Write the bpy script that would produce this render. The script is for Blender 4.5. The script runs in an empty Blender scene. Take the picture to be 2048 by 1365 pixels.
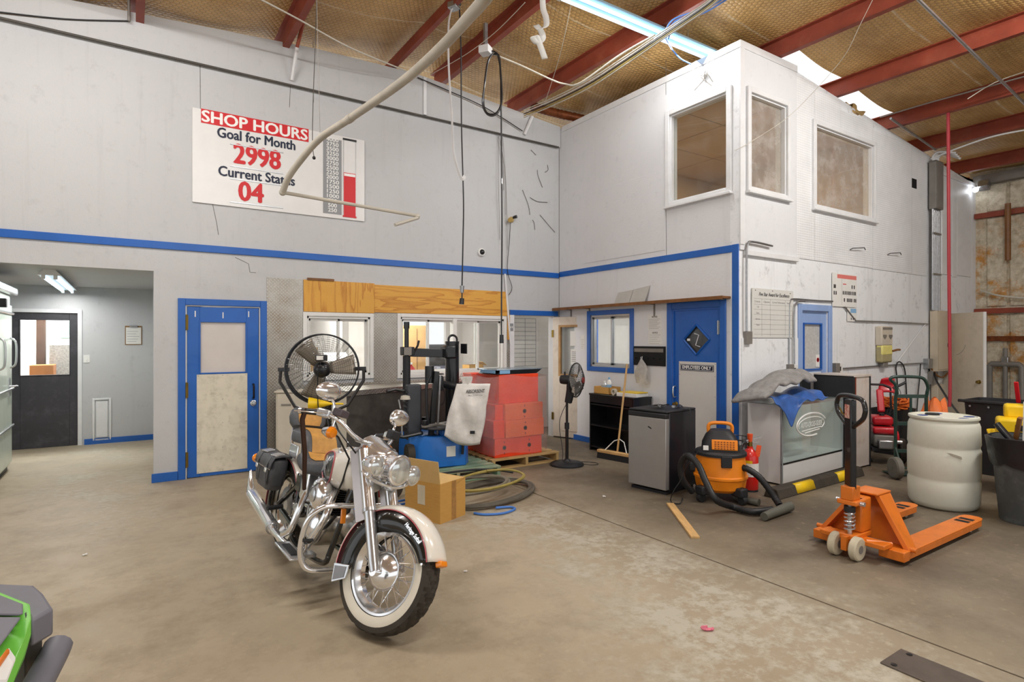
import bpy, bmesh, math, random
from mathutils import Matrix, Vector, Euler, Quaternion
random.seed(7)
SC = bpy.context.scene
COL = SC.collection
PI = math.pi
R = math.radians

# ------------------------------------------------------------ camera, sky, light, exposure
cam_d = bpy.data.cameras.new('camera'); cam = bpy.data.objects.new('camera', cam_d); COL.objects.link(cam)
cam.location = (0, 0, 1.6); cam.rotation_euler = (R(90), 0, R(-33.48))
cam_d.sensor_width = 36; cam_d.lens = 36 * 1160 / 2048; cam_d.shift_y = -2.5 / 2048; cam_d.clip_start = 0.02
SC.camera = cam
wd = bpy.data.worlds.new('overcast_sky'); SC.world = wd; wd.use_nodes = True
_b = wd.node_tree.nodes['Background']; _b.inputs[0].default_value = (0.97, 0.985, 1.0, 1); _b.inputs[1].default_value = 1.05
SC.view_settings.view_transform = 'Standard'; SC.view_settings.look = 'None'
SC.view_settings.exposure = 0.27; SC.view_settings.gamma = 1.0; SC.view_settings.use_curve_mapping = False
try:
    SC.cycles.use_denoising = True; SC.cycles.max_bounces = 10; SC.cycles.sample_clamp_indirect = 6
    SC.cycles.caustics_reflective = False; SC.cycles.caustics_refractive = False
except Exception: pass

def area_light(name, loc, sx, sy, watts, col=(1, 1, 1), rot=(0, 0, 0), spread=180):
    l = bpy.data.lights.new(name, 'AREA'); l.shape = 'RECTANGLE'; l.size = sx; l.size_y = sy; l.energy = watts; l.color = col
    l.spread = R(spread); o = bpy.data.objects.new(name, l); COL.objects.link(o); o.location = loc; o.rotation_euler = rot
    return o
LAMP_SPOTS = [(4.95, 4.72), (-0.85, 4.72), (1.6, 0.6), (6.6, 0.6), (10.2, 1.2), (-3.0, 0.6), (1.6, -3.2)]   # rows of 8 ft tube fixtures under the roof; those past the second are added unseen as fill
LAMP_W = [50, 150, 110, 225, 520, 90, 110]
for (x, y), w in zip(LAMP_SPOTS, LAMP_W):
    for s_ in (-1, 1): area_light('tube_light', (x, y + s_*.06, 5.08), 2.3, 0.12, w*.5, (1, .98, .95), (s_*R(48), 0, 0))   # a bare tube on either side of the fixture
area_light('alcove_tube_light', (-0.75, 9.6, 2.30), 0.14, 2.2, 36, (1, .98, .95))
area_light('office_light', (3.6, 9.3, 2.52), 1.2, .6, 85, (1, .98, .95))
area_light('office_light_2', (2.3, 9.0, 2.52), .6, .6, 40, (1, .97, .95))
area_light('yard_light', (-1.2, 12.0, 2.9), 2.4, 1.0, 260, (1, 1, 1))
area_light('upper_office_light', (8.0, 6.0, 4.74), 1.1, .5, 42, (1, .9, .74))
area_light('parts_room_light', (7.0, 5.8, 2.5), 1.1, .5, 60, (1, .98, .95))

# ------------------------------------------------------------ small helpers
def s2l(c): return c / 12.92 if c <= .04045 else ((c + .055) / 1.055) ** 2.4
def rgb(h):
    if isinstance(h, str):
        h = h.lstrip('#'); return tuple(s2l(int(h[i:i + 2], 16) / 255) for i in (0, 2, 4))
    return tuple(h[:3])

class MB:
    """collects shapes and links them as one mesh object"""
    def __init__(s): s.v = []; s.f = []; s.m = []; s.M = Matrix(); s.mi = 0
    def at(s, M): s.M = M if isinstance(M, Matrix) else Matrix.Translation(M); return s
    def add(s, vs, fs):
        o = len(s.v); M = s.M
        s.v += [tuple(M @ Vector(p)) for p in vs]
        s.f += [tuple(o + i for i in f) for f in fs]; s.m += [s.mi] * len(fs)
        return s
    def box(s, x0, x1, y0, y1, z0, z1):
        return s.add([(x0,y0,z0),(x1,y0,z0),(x1,y1,z0),(x0,y1,z0),(x0,y0,z1),(x1,y0,z1),(x1,y1,z1),(x0,y1,z1)],
                     [(0,3,2,1),(4,5,6,7),(0,1,5,4),(1,2,6,5),(2,3,7,6),(3,0,4,7)])
    def cbox(s, c, d, rot=None):
        M0 = s.M; s.M = M0 @ Matrix.Translation(c) @ (Euler(rot).to_matrix().to_4x4() if rot else Matrix())
        s.box(-d[0]/2, d[0]/2, -d[1]/2, d[1]/2, -d[2]/2, d[2]/2); s.M = M0; return s
    def loft(s, rings, closed=True, cap0=True, cap1=True, loop=False):
        n = len(rings[0]); vs = [p for r in rings for p in r]; fs = []
        m = len(rings)
        for i in range(m if loop else m - 1):
            i2 = (i + 1) % m
            for j in range(n if closed else n - 1):
                k = (j + 1) % n
                fs.append((i*n+j, i*n+k, i2*n+k, i2*n+j))
        if not loop:
            if cap0: fs.append(tuple(range(n))[::-1])
            if cap1: fs.append(tuple(range((m-1)*n, m*n)))
        return s.add(vs, fs)
    def tube(s, pts, r, n=8, closed=False, caps=True, flat=None):
        pts = [Vector(p) for p in pts]; m = len(pts)
        rr = r if isinstance(r, (list, tuple)) else [r] * m
        rings = []; up = None
        for i in range(m):
            a = pts[i-1] if (i > 0 or closed) else pts[i]
            b = pts[(i+1) % m] if (i < m-1 or closed) else pts[i]
            t = (b - a)
            t = t.normalized() if t.length > 1e-9 else Vector((0,0,1))
            if up is None:
                up = Vector((0,0,1)) if abs(t.z) < .9 else Vector((1,0,0))
            u = (up - t * up.dot(t))
            u = u.normalized() if u.length > 1e-6 else t.orthogonal().normalized()
            w = t.cross(u); up = u
            fl = flat if flat else 1.0
            rings.append([tuple(pts[i] + (u*math.cos(2*PI*k/n)*fl + w*math.sin(2*PI*k/n)) * rr[i]) for k in range(n)])
        return s.loft(rings, True, caps, caps, loop=closed)
    def cyl(s, p0, p1, r0, r1=None, n=16, caps=True):
        return s.tube([p0, p1], [r0, r0 if r1 is None else r1], n, caps=caps)
    def lathe(s, prof, n=24, M=None, a0=0, a1=2*PI, cap=True):
        M0 = s.M
        if M is not None: s.M = M0 @ (M if isinstance(M, Matrix) else Matrix.Translation(M))
        full = abs(a1 - a0 - 2*PI) < 1e-6
        k = n if full else n + 1
        rings = [[(r*math.cos(a0+(a1-a0)*j/n), r*math.sin(a0+(a1-a0)*j/n), z) for j in range(k)] for r, z in prof]
        s.loft(rings, full, cap and prof[0][0] > 1e-5, cap and prof[-1][0] > 1e-5); s.M = M0; return s
    def prism(s, poly, z0, z1, M=None):
        M0 = s.M
        if M is not None: s.M = M0 @ M
        n = len(poly)
        s.add([(x, y, z0) for x, y in poly] + [(x, y, z1) for x, y in poly],
              [tuple(range(n))[::-1], tuple(range(n, 2*n))] + [(i, (i+1) % n, n+(i+1) % n, n+i) for i in range(n)])
        s.M = M0; return s
    def ball(s, c, r, nu=16, nv=10, z0=-1, z1=1):
        r = r if isinstance(r, (tuple, list)) else (r, r, r)
        rings = []
        for i in range(nv + 1):
            z = math.sin(math.asin(max(-1, z0)) + (math.asin(min(1, z1)) - math.asin(max(-1, z0))) * i / nv)
            q = math.sqrt(max(0, 1 - z*z)) + 1e-5
            rings.append([(c[0]+r[0]*q*math.cos(2*PI*j/nu), c[1]+r[1]*q*math.sin(2*PI*j/nu), c[2]+r[2]*z) for j in range(nu)])
        return s.loft(rings)
    def grid(s, fn, nu, nv):
        vs = [fn(i/nu, j/nv) for i in range(nu+1) for j in range(nv+1)]
        return s.add(vs, [(i*(nv+1)+j, (i+1)*(nv+1)+j, (i+1)*(nv+1)+j+1, i*(nv+1)+j+1) for i in range(nu) for j in range(nv)])
    def mesh(s, name, ang=38):
        me = bpy.data.meshes.new(name); me.from_pydata(s.v, [], s.f)
        me.polygons.foreach_set('material_index', s.m)
        bm = bmesh.new(); bm.from_mesh(me); bmesh.ops.recalc_face_normals(bm, faces=bm.faces); bm.to_mesh(me); bm.free()
        me.polygons.foreach_set('use_smooth', [True]*len(me.polygons))
        me.set_sharp_from_angle(angle=R(ang)); me.update()
        return me
    def build(s, name, mat, parent=None, bevel=0, seg=2, solid=0, sub=0, ang=38, loc=None, rot=None):
        me = s.mesh(name, ang)
        for m in (mat if isinstance(mat, (list, tuple)) else [mat]): me.materials.append(m)
        o = bpy.data.objects.new(name, me); COL.objects.link(o)
        if parent: o.parent = parent
        if loc: o.location = loc
        if rot: o.rotation_euler = rot
        if solid:
            md = o.modifiers.new('solid', 'SOLIDIFY'); md.thickness = solid; md.offset = 0
        if sub:
            md = o.modifiers.new('sub', 'SUBSURF'); md.levels = sub; md.render_levels = sub
        if bevel:
            md = o.modifiers.new('bevel', 'BEVEL'); md.width = bevel; md.segments = seg; md.limit_method = 'ANGLE'; md.angle_limit = R(40)
        return o

def tag(o, label=None, cat=None, group=None, kind=None):
    if label: o['label'] = label
    if cat: o['category'] = cat
    if group: o['group'] = group
    if kind: o['kind'] = kind
    return o
def thing(name, label, cat, loc=(0, 0, 0), rz=0, group=None, rot=None):
    o = bpy.data.objects.new(name, None); COL.objects.link(o); o.empty_display_size = .1
    o.location = loc; o.rotation_euler = rot if rot else (0, 0, rz)
    return tag(o, label, cat, group)
def sub_empty(name, parent, M):
    o = bpy.data.objects.new(name, None); COL.objects.link(o); o.parent = parent; o.matrix_local = M; o.empty_display_size = .05
    return o
def struct(o, label=None): return tag(o, label, kind='structure')
def copy_tree(o, parent=None):
    c = o.copy(); COL.objects.link(c); c.parent = parent
    for ch in [x for x in COL.objects if x.parent == o]: copy_tree(ch, c)
    return c
def arc(c, r, a0, a1, n, ax='xy', z=0):
    out = []
    for i in range(n + 1):
        a = a0 + (a1 - a0) * i / n; p, q = c[0] + r*math.cos(a), c[1] + r*math.sin(a)
        out.append((p, q, z) if ax == 'xy' else ((p, z, q) if ax == 'xz' else (z, p, q)))
    return out
def smooth_pts(P, k=6):
    P = [Vector(p) for p in P]; out = []
    for i in range(len(P) - 1):
        a = P[max(i-1, 0)]; b = P[i]; c = P[i+1]; d = P[min(i+2, len(P)-1)]
        for j in range(k):
            t = j / k
            out.append(.5*((2*b) + (-a+c)*t + (2*a-5*b+4*c-d)*t*t + (-a+3*b-3*c+d)*t**3))
    return out + [P[-1]]
def rrect(w, h, r, n=4, cx=0, cy=0):
    out = []
    for sx, sy, a in ((1, 1, 0), (-1, 1, PI/2), (-1, -1, PI), (1, -1, 1.5*PI)):
        for i in range(n + 1):
            b = a + PI/2*i/n
            out.append((cx + sx*(w/2-r) + r*math.cos(b), cy + sy*(h/2-r) + r*math.sin(b)))
    return out
def text_part(name, txt, size, mat, parent, M, width=None, bold=0.0, depth=.002, shear=0, align='CENTER', spacing=1.0):
    cu = bpy.data.curves.new(name, 'FONT'); cu.body = txt; cu.size = size; cu.align_x = align; cu.align_y = 'CENTER'
    cu.extrude = depth; cu.shear = shear; cu.space_character = spacing; cu.resolution_u = 3; cu.fill_mode = 'BOTH'
    o = bpy.data.objects.new(name, cu); COL.objects.link(o)
    bpy.context.view_layer.update()
    me = bpy.data.meshes.new_from_object(o.evaluated_get(bpy.context.evaluated_depsgraph_get()))
    bpy.data.objects.remove(o); bpy.data.curves.remove(cu)
    if width and len(me.vertices):
        xs = [v.co.x for v in me.vertices]; w = max(xs) - min(xs)
        for v in me.vertices: v.co.x *= width / w
    if bold:
        src = [v.co.copy() for v in me.vertices]; fs = [tuple(p.vertices) for p in me.polygons]; V_, F_ = [], []
        for i, (dx, dy) in enumerate(((0, 0), (1, 0), (-1, 0), (0, .7), (0, -.7))):
            o_ = len(V_); V_ += [(c.x + dx*bold, c.y + dy*bold, c.z + .00004*i) for c in src]; F_ += [tuple(o_ + k for k in f) for f in fs]
        bpy.data.meshes.remove(me); me = bpy.data.meshes.new(name); me.from_pydata(V_, [], F_)
    me.name = name; me.materials.clear(); me.materials.append(mat)
    t = bpy.data.objects.new(name, me); COL.objects.link(t)
    if parent: t.parent = parent
    t.matrix_local = M
    return t
# orientation of flat print: text x axis -> u, text y axis -> up, facing the room
FACE_A = Matrix(((1,0,0,0),(0,0,-1,0),(0,1,0,0),(0,0,0,1)))           # faces -Y, reads along +X
FACE_B = Matrix(((0,0,-1,0),(-1,0,0,0),(0,1,0,0),(0,0,0,1)))          # faces -X, reads along -Y
def T(x, y, z): return Matrix.Translation((x, y, z))
def RX(a): return Matrix.Rotation(a, 4, 'X')
def RY(a): return Matrix.Rotation(a, 4, 'Y')
def RZ(a): return Matrix.Rotation(a, 4, 'Z')

# pixel rays of the photograph, used once to lay things out on the walls and the floor
_th = R(56.52); _C, _S = math.cos(_th), math.sin(_th)
def ray(px, py):
    a = (px - 1024) / 1160; return Vector((_C + _S*a, _S - _C*a, (680 - py) / 1160))
def dep(px, py, t): return Vector((0, 0, 1.6)) + ray(px, py) * t
def onY(px, py, Y): r = ray(px, py); return dep(px, py, Y / r.y)
def onX(px, py, X): r = ray(px, py); return dep(px, py, X / r.x)
def onZ(px, py, z=0): r = ray(px, py); return dep(px, py, (z - 1.6) / r.z)

# ------------------------------------------------------------ materials
MATS = {}
def mat(name, col, rough=.5, metal=0, var=.08, scale=6, bump=0, bscale=60, spec=.5, col2=None, coat=0, alpha=1, trans=0, ior=1.45, emit=0, stretch=None, dirt=None, dirt_amt=.5, dirt_scale=3):
    if name in MATS: return MATS[name]
    m = bpy.data.materials.new(name); m.use_nodes = True; nt = m.node_tree; N = nt.nodes; L = nt.links
    b = N['Principled BSDF']; c = rgb(col)
    b.inputs['Roughness'].default_value = rough; b.inputs['Metallic'].default_value = metal
    b.inputs['Specular IOR Level'].default_value = spec; b.inputs['Coat Weight'].default_value = coat
    b.inputs['Alpha'].default_value = alpha; b.inputs['Transmission Weight'].default_value = trans; b.inputs['IOR'].default_value = ior
    b.inputs['Base Color'].default_value = (*c, 1)
    m.diffuse_color = (*c, alpha)
    tc = N.new('ShaderNodeTexCoord'); mp = N.new('ShaderNodeMapping'); L.new(tc.outputs['Object'], mp.inputs[0])
    if stretch: mp.inputs['Scale'].default_value = stretch
    if var or col2:
        nz = N.new('ShaderNodeTexNoise'); nz.inputs['Scale'].default_value = scale; nz.inputs['Detail'].default_value = 6; nz.inputs['Roughness'].default_value = .6
        L.new(mp.outputs[0], nz.inputs[0])
        cr = N.new('ShaderNodeValToRGB'); L.new(nz.outputs[0], cr.inputs[0])
        lo = rgb(col2) if col2 else tuple(x*(1-var) for x in c); hi = c if col2 else tuple(min(1, x*(1+var)) for x in c)
        cr.color_ramp.elements[0].position = .35; cr.color_ramp.elements[0].color = (*lo, 1)
        cr.color_ramp.elements[1].position = .65; cr.color_ramp.elements[1].color = (*hi, 1)
        out = cr.outputs[0]
        if dirt:
            n2 = N.new('ShaderNodeTexNoise'); n2.inputs['Scale'].default_value = dirt_scale; n2.inputs['Detail'].default_value = 9; n2.inputs['Roughness'].default_value = .72
            L.new(mp.outputs[0], n2.inputs[0])
            r2 = N.new('ShaderNodeValToRGB'); L.new(n2.outputs[0], r2.inputs[0])
            r2.color_ramp.elements[0].position = .50; r2.color_ramp.elements[0].color = (0,0,0,1)
            r2.color_ramp.elements[1].position = .75; r2.color_ramp.elements[1].color = (dirt_amt,)*3 + (1,)
            mx = N.new('ShaderNodeMix'); mx.data_type = 'RGBA'; L.new(r2.outputs[0], mx.inputs[0]); L.new(out, mx.inputs[6]); mx.inputs[7].default_value = (*rgb(dirt), 1)
            out = mx.outputs[2]
        L.new(out, b.inputs['Base Color'])
    if bump:
        nb = N.new('ShaderNodeTexNoise'); nb.inputs['Scale'].default_value = bscale; nb.inputs['Detail'].default_value = 3; L.new(mp.outputs[0], nb.inputs[0])
        bp = N.new('ShaderNodeBump'); bp.inputs['Strength'].default_value = bump; bp.inputs['Distance'].default_value = .01
        L.new(nb.outputs[0], bp.inputs['Height']); L.new(bp.outputs[0], b.inputs['Normal'])
    if emit:
        b.inputs['Emission Color'].default_value = (*c, 1); b.inputs['Emission Strength'].default_value = emit
    MATS[name] = m
    return m

class NG:
    """tiny node-graph helper"""
    def __init__(s, m): s.t = m.node_tree; s.N = s.t.nodes; s.L = s.t.links
    def n(s, typ, *ins, **kw):
        x = s.N.new(typ)
        for k, v in kw.items(): setattr(x, k, v)
        for i, v in enumerate(ins):
            if v is None: continue
            if isinstance(v, bpy.types.NodeSocket): s.L.new(v, x.inputs[i])
            else: x.inputs[i].default_value = v
        return x
    def math(s, op, a, b=None, c=None): return s.n('ShaderNodeMath', a, b, c, operation=op).outputs[0]
    def vm(s, op, a, b=None): 
        x = s.n('ShaderNodeVectorMath', a, b, operation=op); return x
    def noise(s, vec, scale, detail=5, rough=.6): 
        x = s.n('ShaderNodeTexNoise'); s.L.new(vec, x.inputs['Vector']); x.inputs['Scale'].default_value = scale; x.inputs['Detail'].default_value = detail; x.inputs['Roughness'].default_value = rough
        return x.outputs[0]
    def ramp(s, v, stops):
        x = s.n('ShaderNodeValToRGB', v); e = x.color_ramp.elements
        while len(e) < len(stops): e.new(.5)
        for el, (p, c) in zip(e, stops): el.position = p; el.color = (*c, 1) if len(c) == 3 else c
        return x.outputs[0]
    def mix(s, fac, a, b, blend='MIX'):
        x = s.n('ShaderNodeMix', data_type='RGBA', blend_type=blend)
        for i, v in ((0, fac), (6, a), (7, b)):
            if isinstance(v, bpy.types.NodeSocket): s.L.new(v, x.inputs[i])
            else: x.inputs[i].default_value = v if i == 0 else (*v, 1)
        return x.outputs[2]
    def rng(s, v, a, b, c=0, d=1):
        x = s.n('ShaderNodeMapRange', v, a, b, c, d); return x.outputs[0]
def new_mat(name, rough=.5, metal=0):
    m = bpy.data.materials.new(name); m.use_nodes = True; b = m.node_tree.nodes['Principled BSDF']
    b.inputs['Roughness'].default_value = rough; b.inputs['Metallic'].default_value = metal
    MATS[name] = m
    g = NG(m); g.b = b; g.co = g.n('ShaderNodeTexCoord').outputs['Object']; return m, g
W1_ = (1, 1, 1); K0 = (0, 0, 0)

def wall_paint(name, base, grime, amt, streak=.25, bump=.25, bsc=55):
    m, g = new_mat(name, .62)
    n1 = g.noise(g.co, .9, 6, .65); n2 = g.noise(g.co, 7, 8, .75)
    st = g.noise(g.vm('MULTIPLY', g.co, (6, 6, .35)).outputs[0], 1.6, 6, .7)
    c = g.mix(g.rng(n1, .35, .7, 0, .35), rgb(base), tuple(x*.86 for x in rgb(base)))
    c = g.mix(g.rng(n2, .56, .74, 0, amt), c, rgb(grime))
    c = g.mix(g.rng(st, .56, .78, 0, streak), c, tuple(x*.6 for x in rgb(grime)))
    g.L.new(c, g.b.inputs['Base Color'])
    bp = g.n('ShaderNodeBump'); bp.inputs['Strength'].default_value = bump; bp.inputs['Distance'].default_value = .008
    g.L.new(g.noise(g.co, bsc, 4), bp.inputs['Height']); g.L.new(bp.outputs[0], g.b.inputs['Normal'])
    return m
M_WALL = wall_paint('white_wall_paint', '#c4c5c6', '#929292', .28, .12)
M_WALLC = wall_paint('scuffed_lit_wall_paint', '#eceef0', '#7d7b80', .55, .26, .35, 40)  # scuffed; base lightened to stand in for light from the bay side
M_WALLB = wall_paint('lit_wall_paint', '#dfe0e2', '#a6a6a8', .25, .10)  # lighter copy of the wall white, brighter light put into the colour
M_WALLIN = wall_paint('office_wall_paint', '#dedad6', '#c4beb8', .2, .08)
M_TAN = wall_paint('tan_office_paint', '#b79d78', '#97805c', .3, .1)

def concrete():
    m, g = new_mat('worn_concrete', .55)
    n1 = g.noise(g.co, .45, 7, .65); n2 = g.noise(g.co, 2.2, 10, .75); n3 = g.noise(g.co, 14, 8, .7); n4 = g.noise(g.co, 90, 3)
    sx = g.n('ShaderNodeSeparateXYZ', g.co)
    X, Y = sx.outputs[0], sx.outputs[1]
    c = g.mix(g.rng(n1, .36, .66), rgb('#b2a48c'), rgb('#9c8d74'))
    c = g.mix(g.rng(n2, .46, .72, 0, .75), c, rgb('#837560'))
    # oil-stained area toward the pallet jack and drum, colour darkened further against lamp light
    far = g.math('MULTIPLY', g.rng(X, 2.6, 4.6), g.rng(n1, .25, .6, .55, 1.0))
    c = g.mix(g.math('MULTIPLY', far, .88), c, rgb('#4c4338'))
    # worn-off light paint: one lane beside the joint and a few patches by the left door
    wob = g.math('MULTIPLY', g.math('SUBTRACT', n1, .5), 3.2)
    lane = g.math('SUBTRACT', 1, g.math('MINIMUM', 1, g.math('ABSOLUTE', g.math('DIVIDE', g.math('SUBTRACT', g.math('ADD', X, wob), 2.75), .95))))
    lane = g.math('MULTIPLY', lane, g.math('MULTIPLY', g.rng(Y, .4, 1.4), g.rng(Y, 5.6, 4.2)))
    l2 = g.math('SUBTRACT', 1, g.math('MINIMUM', 1, g.math('ABSOLUTE', g.math('DIVIDE', g.math('ADD', g.math('ADD', X, wob), .25), .8))))
    l2 = g.math('MULTIPLY', g.math('MULTIPLY', l2, g.rng(Y, 4.6, 6.4)), .6)
    pat = g.math('MULTIPLY', g.math('MAXIMUM', lane, l2), 1.4)
    chip = g.rng(g.math('ADD', g.math('MULTIPLY', n2, .6), g.math('MULTIPLY', n3, .4)), .46, .58)
    c = g.mix(g.math('MINIMUM', g.math('MULTIPLY', pat, chip), .85), c, rgb('#b9b4a4'))
    c = g.mix(g.rng(n3, .58, .74, 0, .4), c, rgb('#c3b291'))
    c = g.mix(g.rng(n4, .62, .8, 0, .22), c, rgb('#4b4030'))
    g.L.new(c, g.b.inputs['Base Color'])
    g.L.new(g.rng(n2, .3, .7, .42, .68), g.b.inputs['Roughness'])
    bp = g.n('ShaderNodeBump'); bp.inputs['Strength'].default_value = .18; bp.inputs['Distance'].default_value = .006
    g.L.new(n3, bp.inputs['Height']); g.L.new(bp.outputs[0], g.b.inputs['Normal'])
    return m
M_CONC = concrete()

def insulation():
    m, g = new_mat('insulation_paper_with_wire', .6)
    sc = 1 / .058
    p = g.vm('MULTIPLY', g.co, (sc, sc, 0)).outputs[0]
    s = (1, 1.7320508, 1)
    def cell(off):
        q = g.vm('ADD', p, off).outputs[0]
        return g.vm('SUBTRACT', g.n('ShaderNodeVectorMath', q, s, operation='MODULO').outputs[0], (.5, .8660254, 0)).outputs[0]
    a = cell((1000, 1732.0508, 0)); b = cell((1000.5, 1732.91682, 0))
    da = g.n('ShaderNodeVectorMath', a, a, operation='DOT_PRODUCT').outputs['Value']; db = g.n('ShaderNodeVectorMath', b, b, operation='DOT_PRODUCT').outputs['Value']
    sel = g.math('LESS_THAN', da, db)
    mixv = g.n('ShaderNodeMix', data_type='VECTOR'); g.L.new(sel, mixv.inputs[0]); g.L.new(b, mixv.inputs[4]); g.L.new(a, mixv.inputs[5])
    h = g.vm('ABSOLUTE', mixv.outputs[1]).outputs[0]
    hx = g.n('ShaderNodeSeparateXYZ', h).outputs[0]
    hd = g.n('ShaderNodeVectorMath', h, (.5, .8660254, 0), operation='DOT_PRODUCT').outputs['Value']
    e = g.math('SUBTRACT', .5, g.math('MAXIMUM', hx, hd))
    wire = g.rng(e, .025, .06, 1, 0)
    n1 = g.noise(g.co, 1.4, 7, .65); n2 = g.noise(g.vm('MULTIPLY', g.co, (1, 5, 1)).outputs[0], 5, 6, .7)
    c = g.mix(g.rng(n1, .35, .68), rgb('#d6ae70'), rgb('#a88248'))
    c = g.mix(g.rng(n2, .52, .75, 0, .55), c, rgb('#e6c794'))
    c = g.mix(g.math('MULTIPLY', wire, .55), c, rgb('#4f3b1a'))
    yy = g.n('ShaderNodeSeparateXYZ', g.co).outputs[1]
    seam = g.rng(g.math('ABSOLUTE', g.math('SUBTRACT', g.math('FRACT', g.math('ADD', g.math('DIVIDE', yy, 1.22), g.math('MULTIPLY', n1, .02))), .5)), .006, .016, 1, 0)
    c = g.mix(g.math('MULTIPLY', seam, g.rng(n2, .35, .6)), c, rgb('#dccbaa'))
    g.b.inputs['Roughness'].default_value = .48
    g.L.new(c, g.b.inputs['Base Color'])
    bp = g.n('ShaderNodeBump'); bp.inputs['Strength'].default_value = .5; bp.inputs['Distance'].default_value = .012
    g.L.new(g.math('ADD', g.math('MULTIPLY', n2, .6), g.rng(e, 0, .3)), bp.inputs['Height']); g.L.new(bp.outputs[0], g.b.inputs['Normal'])
    return m
M_INS = insulation()

def diamond_plate():
    m, g = new_mat('aluminium_tread_plate', .34, .9)
    sx = g.n('ShaderNodeSeparateXYZ', g.co); u = sx.outputs[0]; v = g.math('ADD', sx.outputs[2], sx.outputs[1])
    k = 1 / .042
    def lug(du, dv, ang):
        uu = g.math('SUBTRACT', g.math('FRACT', g.math('ADD', g.math('MULTIPLY', u, k), du)), .5)
        vv = g.math('SUBTRACT', g.math('FRACT', g.math('ADD', g.math('MULTIPLY', v, k), dv)), .5)
        ca, sa = math.cos(ang), math.sin(ang)
        x = g.math('ADD', g.math('MULTIPLY', uu, ca), g.math('MULTIPLY', vv, sa)); y = g.math('SUBTRACT', g.math('MULTIPLY', vv, ca), g.math('MULTIPLY', uu, sa))
        d = g.math('ADD', g.math('POWER', g.math('DIVIDE', x, .40), 2.0), g.math('POWER', g.math('DIVIDE', y, .11), 2.0))
        return g.rng(d, .5, 1.1, 1, 0)
    h = g.math('MAXIMUM', lug(0, 0, R(45)), lug(.5, .5, R(-45)))
    n1 = g.noise(g.co, 1.7, 7, .7); n2 = g.noise(g.co, 18, 5)
    c = g.mix(g.rng(n1, .38, .66), rgb('#b9b6ae'), rgb('#94897a'))
    c = g.mix(g.rng(n2, .5, .8, 0, .35), c, rgb('#7d7260')); c = g.mix(h, c, rgb('#cfcfcb'))
    g.L.new(c, g.b.inputs['Base Color']); g.L.new(g.rng(n1, .3, .7, .3, .5), g.b.inputs['Roughness'])
    bp = g.n('ShaderNodeBump'); bp.inputs['Strength'].default_value = .8; bp.inputs['Distance'].default_value = .004
    g.L.new(h, bp.inputs['Height']); g.L.new(bp.outputs[0], g.b.inputs['Normal'])
    return m
M_DIA = diamond_plate()

def plywood(name, along):
    m, g = new_mat(name, .5)
    st = (1, 1, 9) if along == 'x' else (9, 1, 1)
    p = g.vm('MULTIPLY', g.co, st).outputs[0]
    w = g.noise(g.vm('MULTIPLY', g.co, tuple(.35*x for x in st)).outputs[0], 1.3, 3, .5)
    rings = g.math('FRACT', g.math('MULTIPLY', w, 9))
    fine = g.noise(g.vm('MULTIPLY', g.co, tuple(3*x for x in st)).outputs[0], 9, 5, .7)
    c = g.mix(g.rng(rings, .55, .98), rgb('#d99f3c'), rgb('#b9741a'))
    c = g.mix(g.rng(fine, .4, .75, 0, .5), c, rgb('#e3b25c'))
    vk = g.n('ShaderNodeTexVoronoi'); g.L.new(g.co, vk.inputs['Vector']); vk.inputs['Scale'].default_value = 2.3
    c = g.mix(g.rng(vk.outputs['Distance'], .045, .07, 1, 0), c, rgb('#5e2c0c'))
    g.L.new(c, g.b.inputs['Base Color']); return m
M_PLYX = plywood('plywood_grain_along', 'x'); M_PLYZ = plywood('plywood_grain_upright', 'z')

def foam_wall():
    m, g = new_mat('sprayed_foam_insulation', .85)
    n1 = g.noise(g.co, 1.5, 8, .65); n2 = g.noise(g.co, 11, 6, .7); n3 = g.noise(g.co, 3.2, 8, .7)
    z = g.n('ShaderNodeSeparateXYZ', g.co).outputs[2]
    c = g.mix(g.rng(n2, .35, .7), rgb('#f0e6d0'), rgb('#c0b294'))
    rust = g.math('MULTIPLY', g.rng(n3, .5, .62), g.rng(z, 4.0, 3.2))
    c = g.mix(g.math('MULTIPLY', rust, .9), c, g.mix(n2, rgb('#efa838'), rgb('#a86c2c')))
    g.L.new(c, g.b.inputs['Base Color'])
    bp = g.n('ShaderNodeBump'); bp.inputs['Strength'].default_value = 1; bp.inputs['Distance'].default_value = .05
    g.L.new(n2, bp.inputs['Height']); g.L.new(bp.outputs[0], g.b.inputs['Normal']); return m
M_FOAM = foam_wall()

M_BLUE = mat('blue_door_paint', '#1c5fb4', .38, var=.10, scale=3, coat=.2, dirt='#174a8a', dirt_amt=.35, dirt_scale=6)
M_LBLUE = mat('pale_blue_paint', '#8fa9d6', .5, var=.08, dirt='#5f7db4', dirt_amt=.4)
M_CREAM = mat('scuffed_cream_panel', '#d8d2c0', .5, var=.05, dirt='#8b8372', dirt_amt=.55, dirt_scale=9)
M_WHITE = mat('white_vinyl', '#e6e6e2', .35, var=.03)
M_WTRIM = mat('white_trim_paint', '#e2e3e4', .5, var=.05, dirt='#a8a6a2', dirt_amt=.35)
M_BLACK = mat('black_paint', '#16171a', .32, var=.15, scale=8, coat=.3)
M_BLKP = mat('black_plastic', '#232427', .5, var=.12)
M_BLKM = mat('matte_black', '#101113', .75, var=.15)
M_RUB = mat('tyre_rubber', '#3b362f', .78, var=.2, scale=9, dirt='#6b5f4c', dirt_amt=.35)
M_DKG = mat('dark_grey_panel', '#4a4640', .6, var=.12, dirt='#6d665c', dirt_amt=.4)
M_DOORK = mat('charcoal_door_paint', '#3c3b40', .5, var=.08, dirt='#77757a', dirt_amt=.3, dirt_scale=5)
M_CHROME = mat('chrome', '#f4f5f7', .14, .88, var=0)
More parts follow.
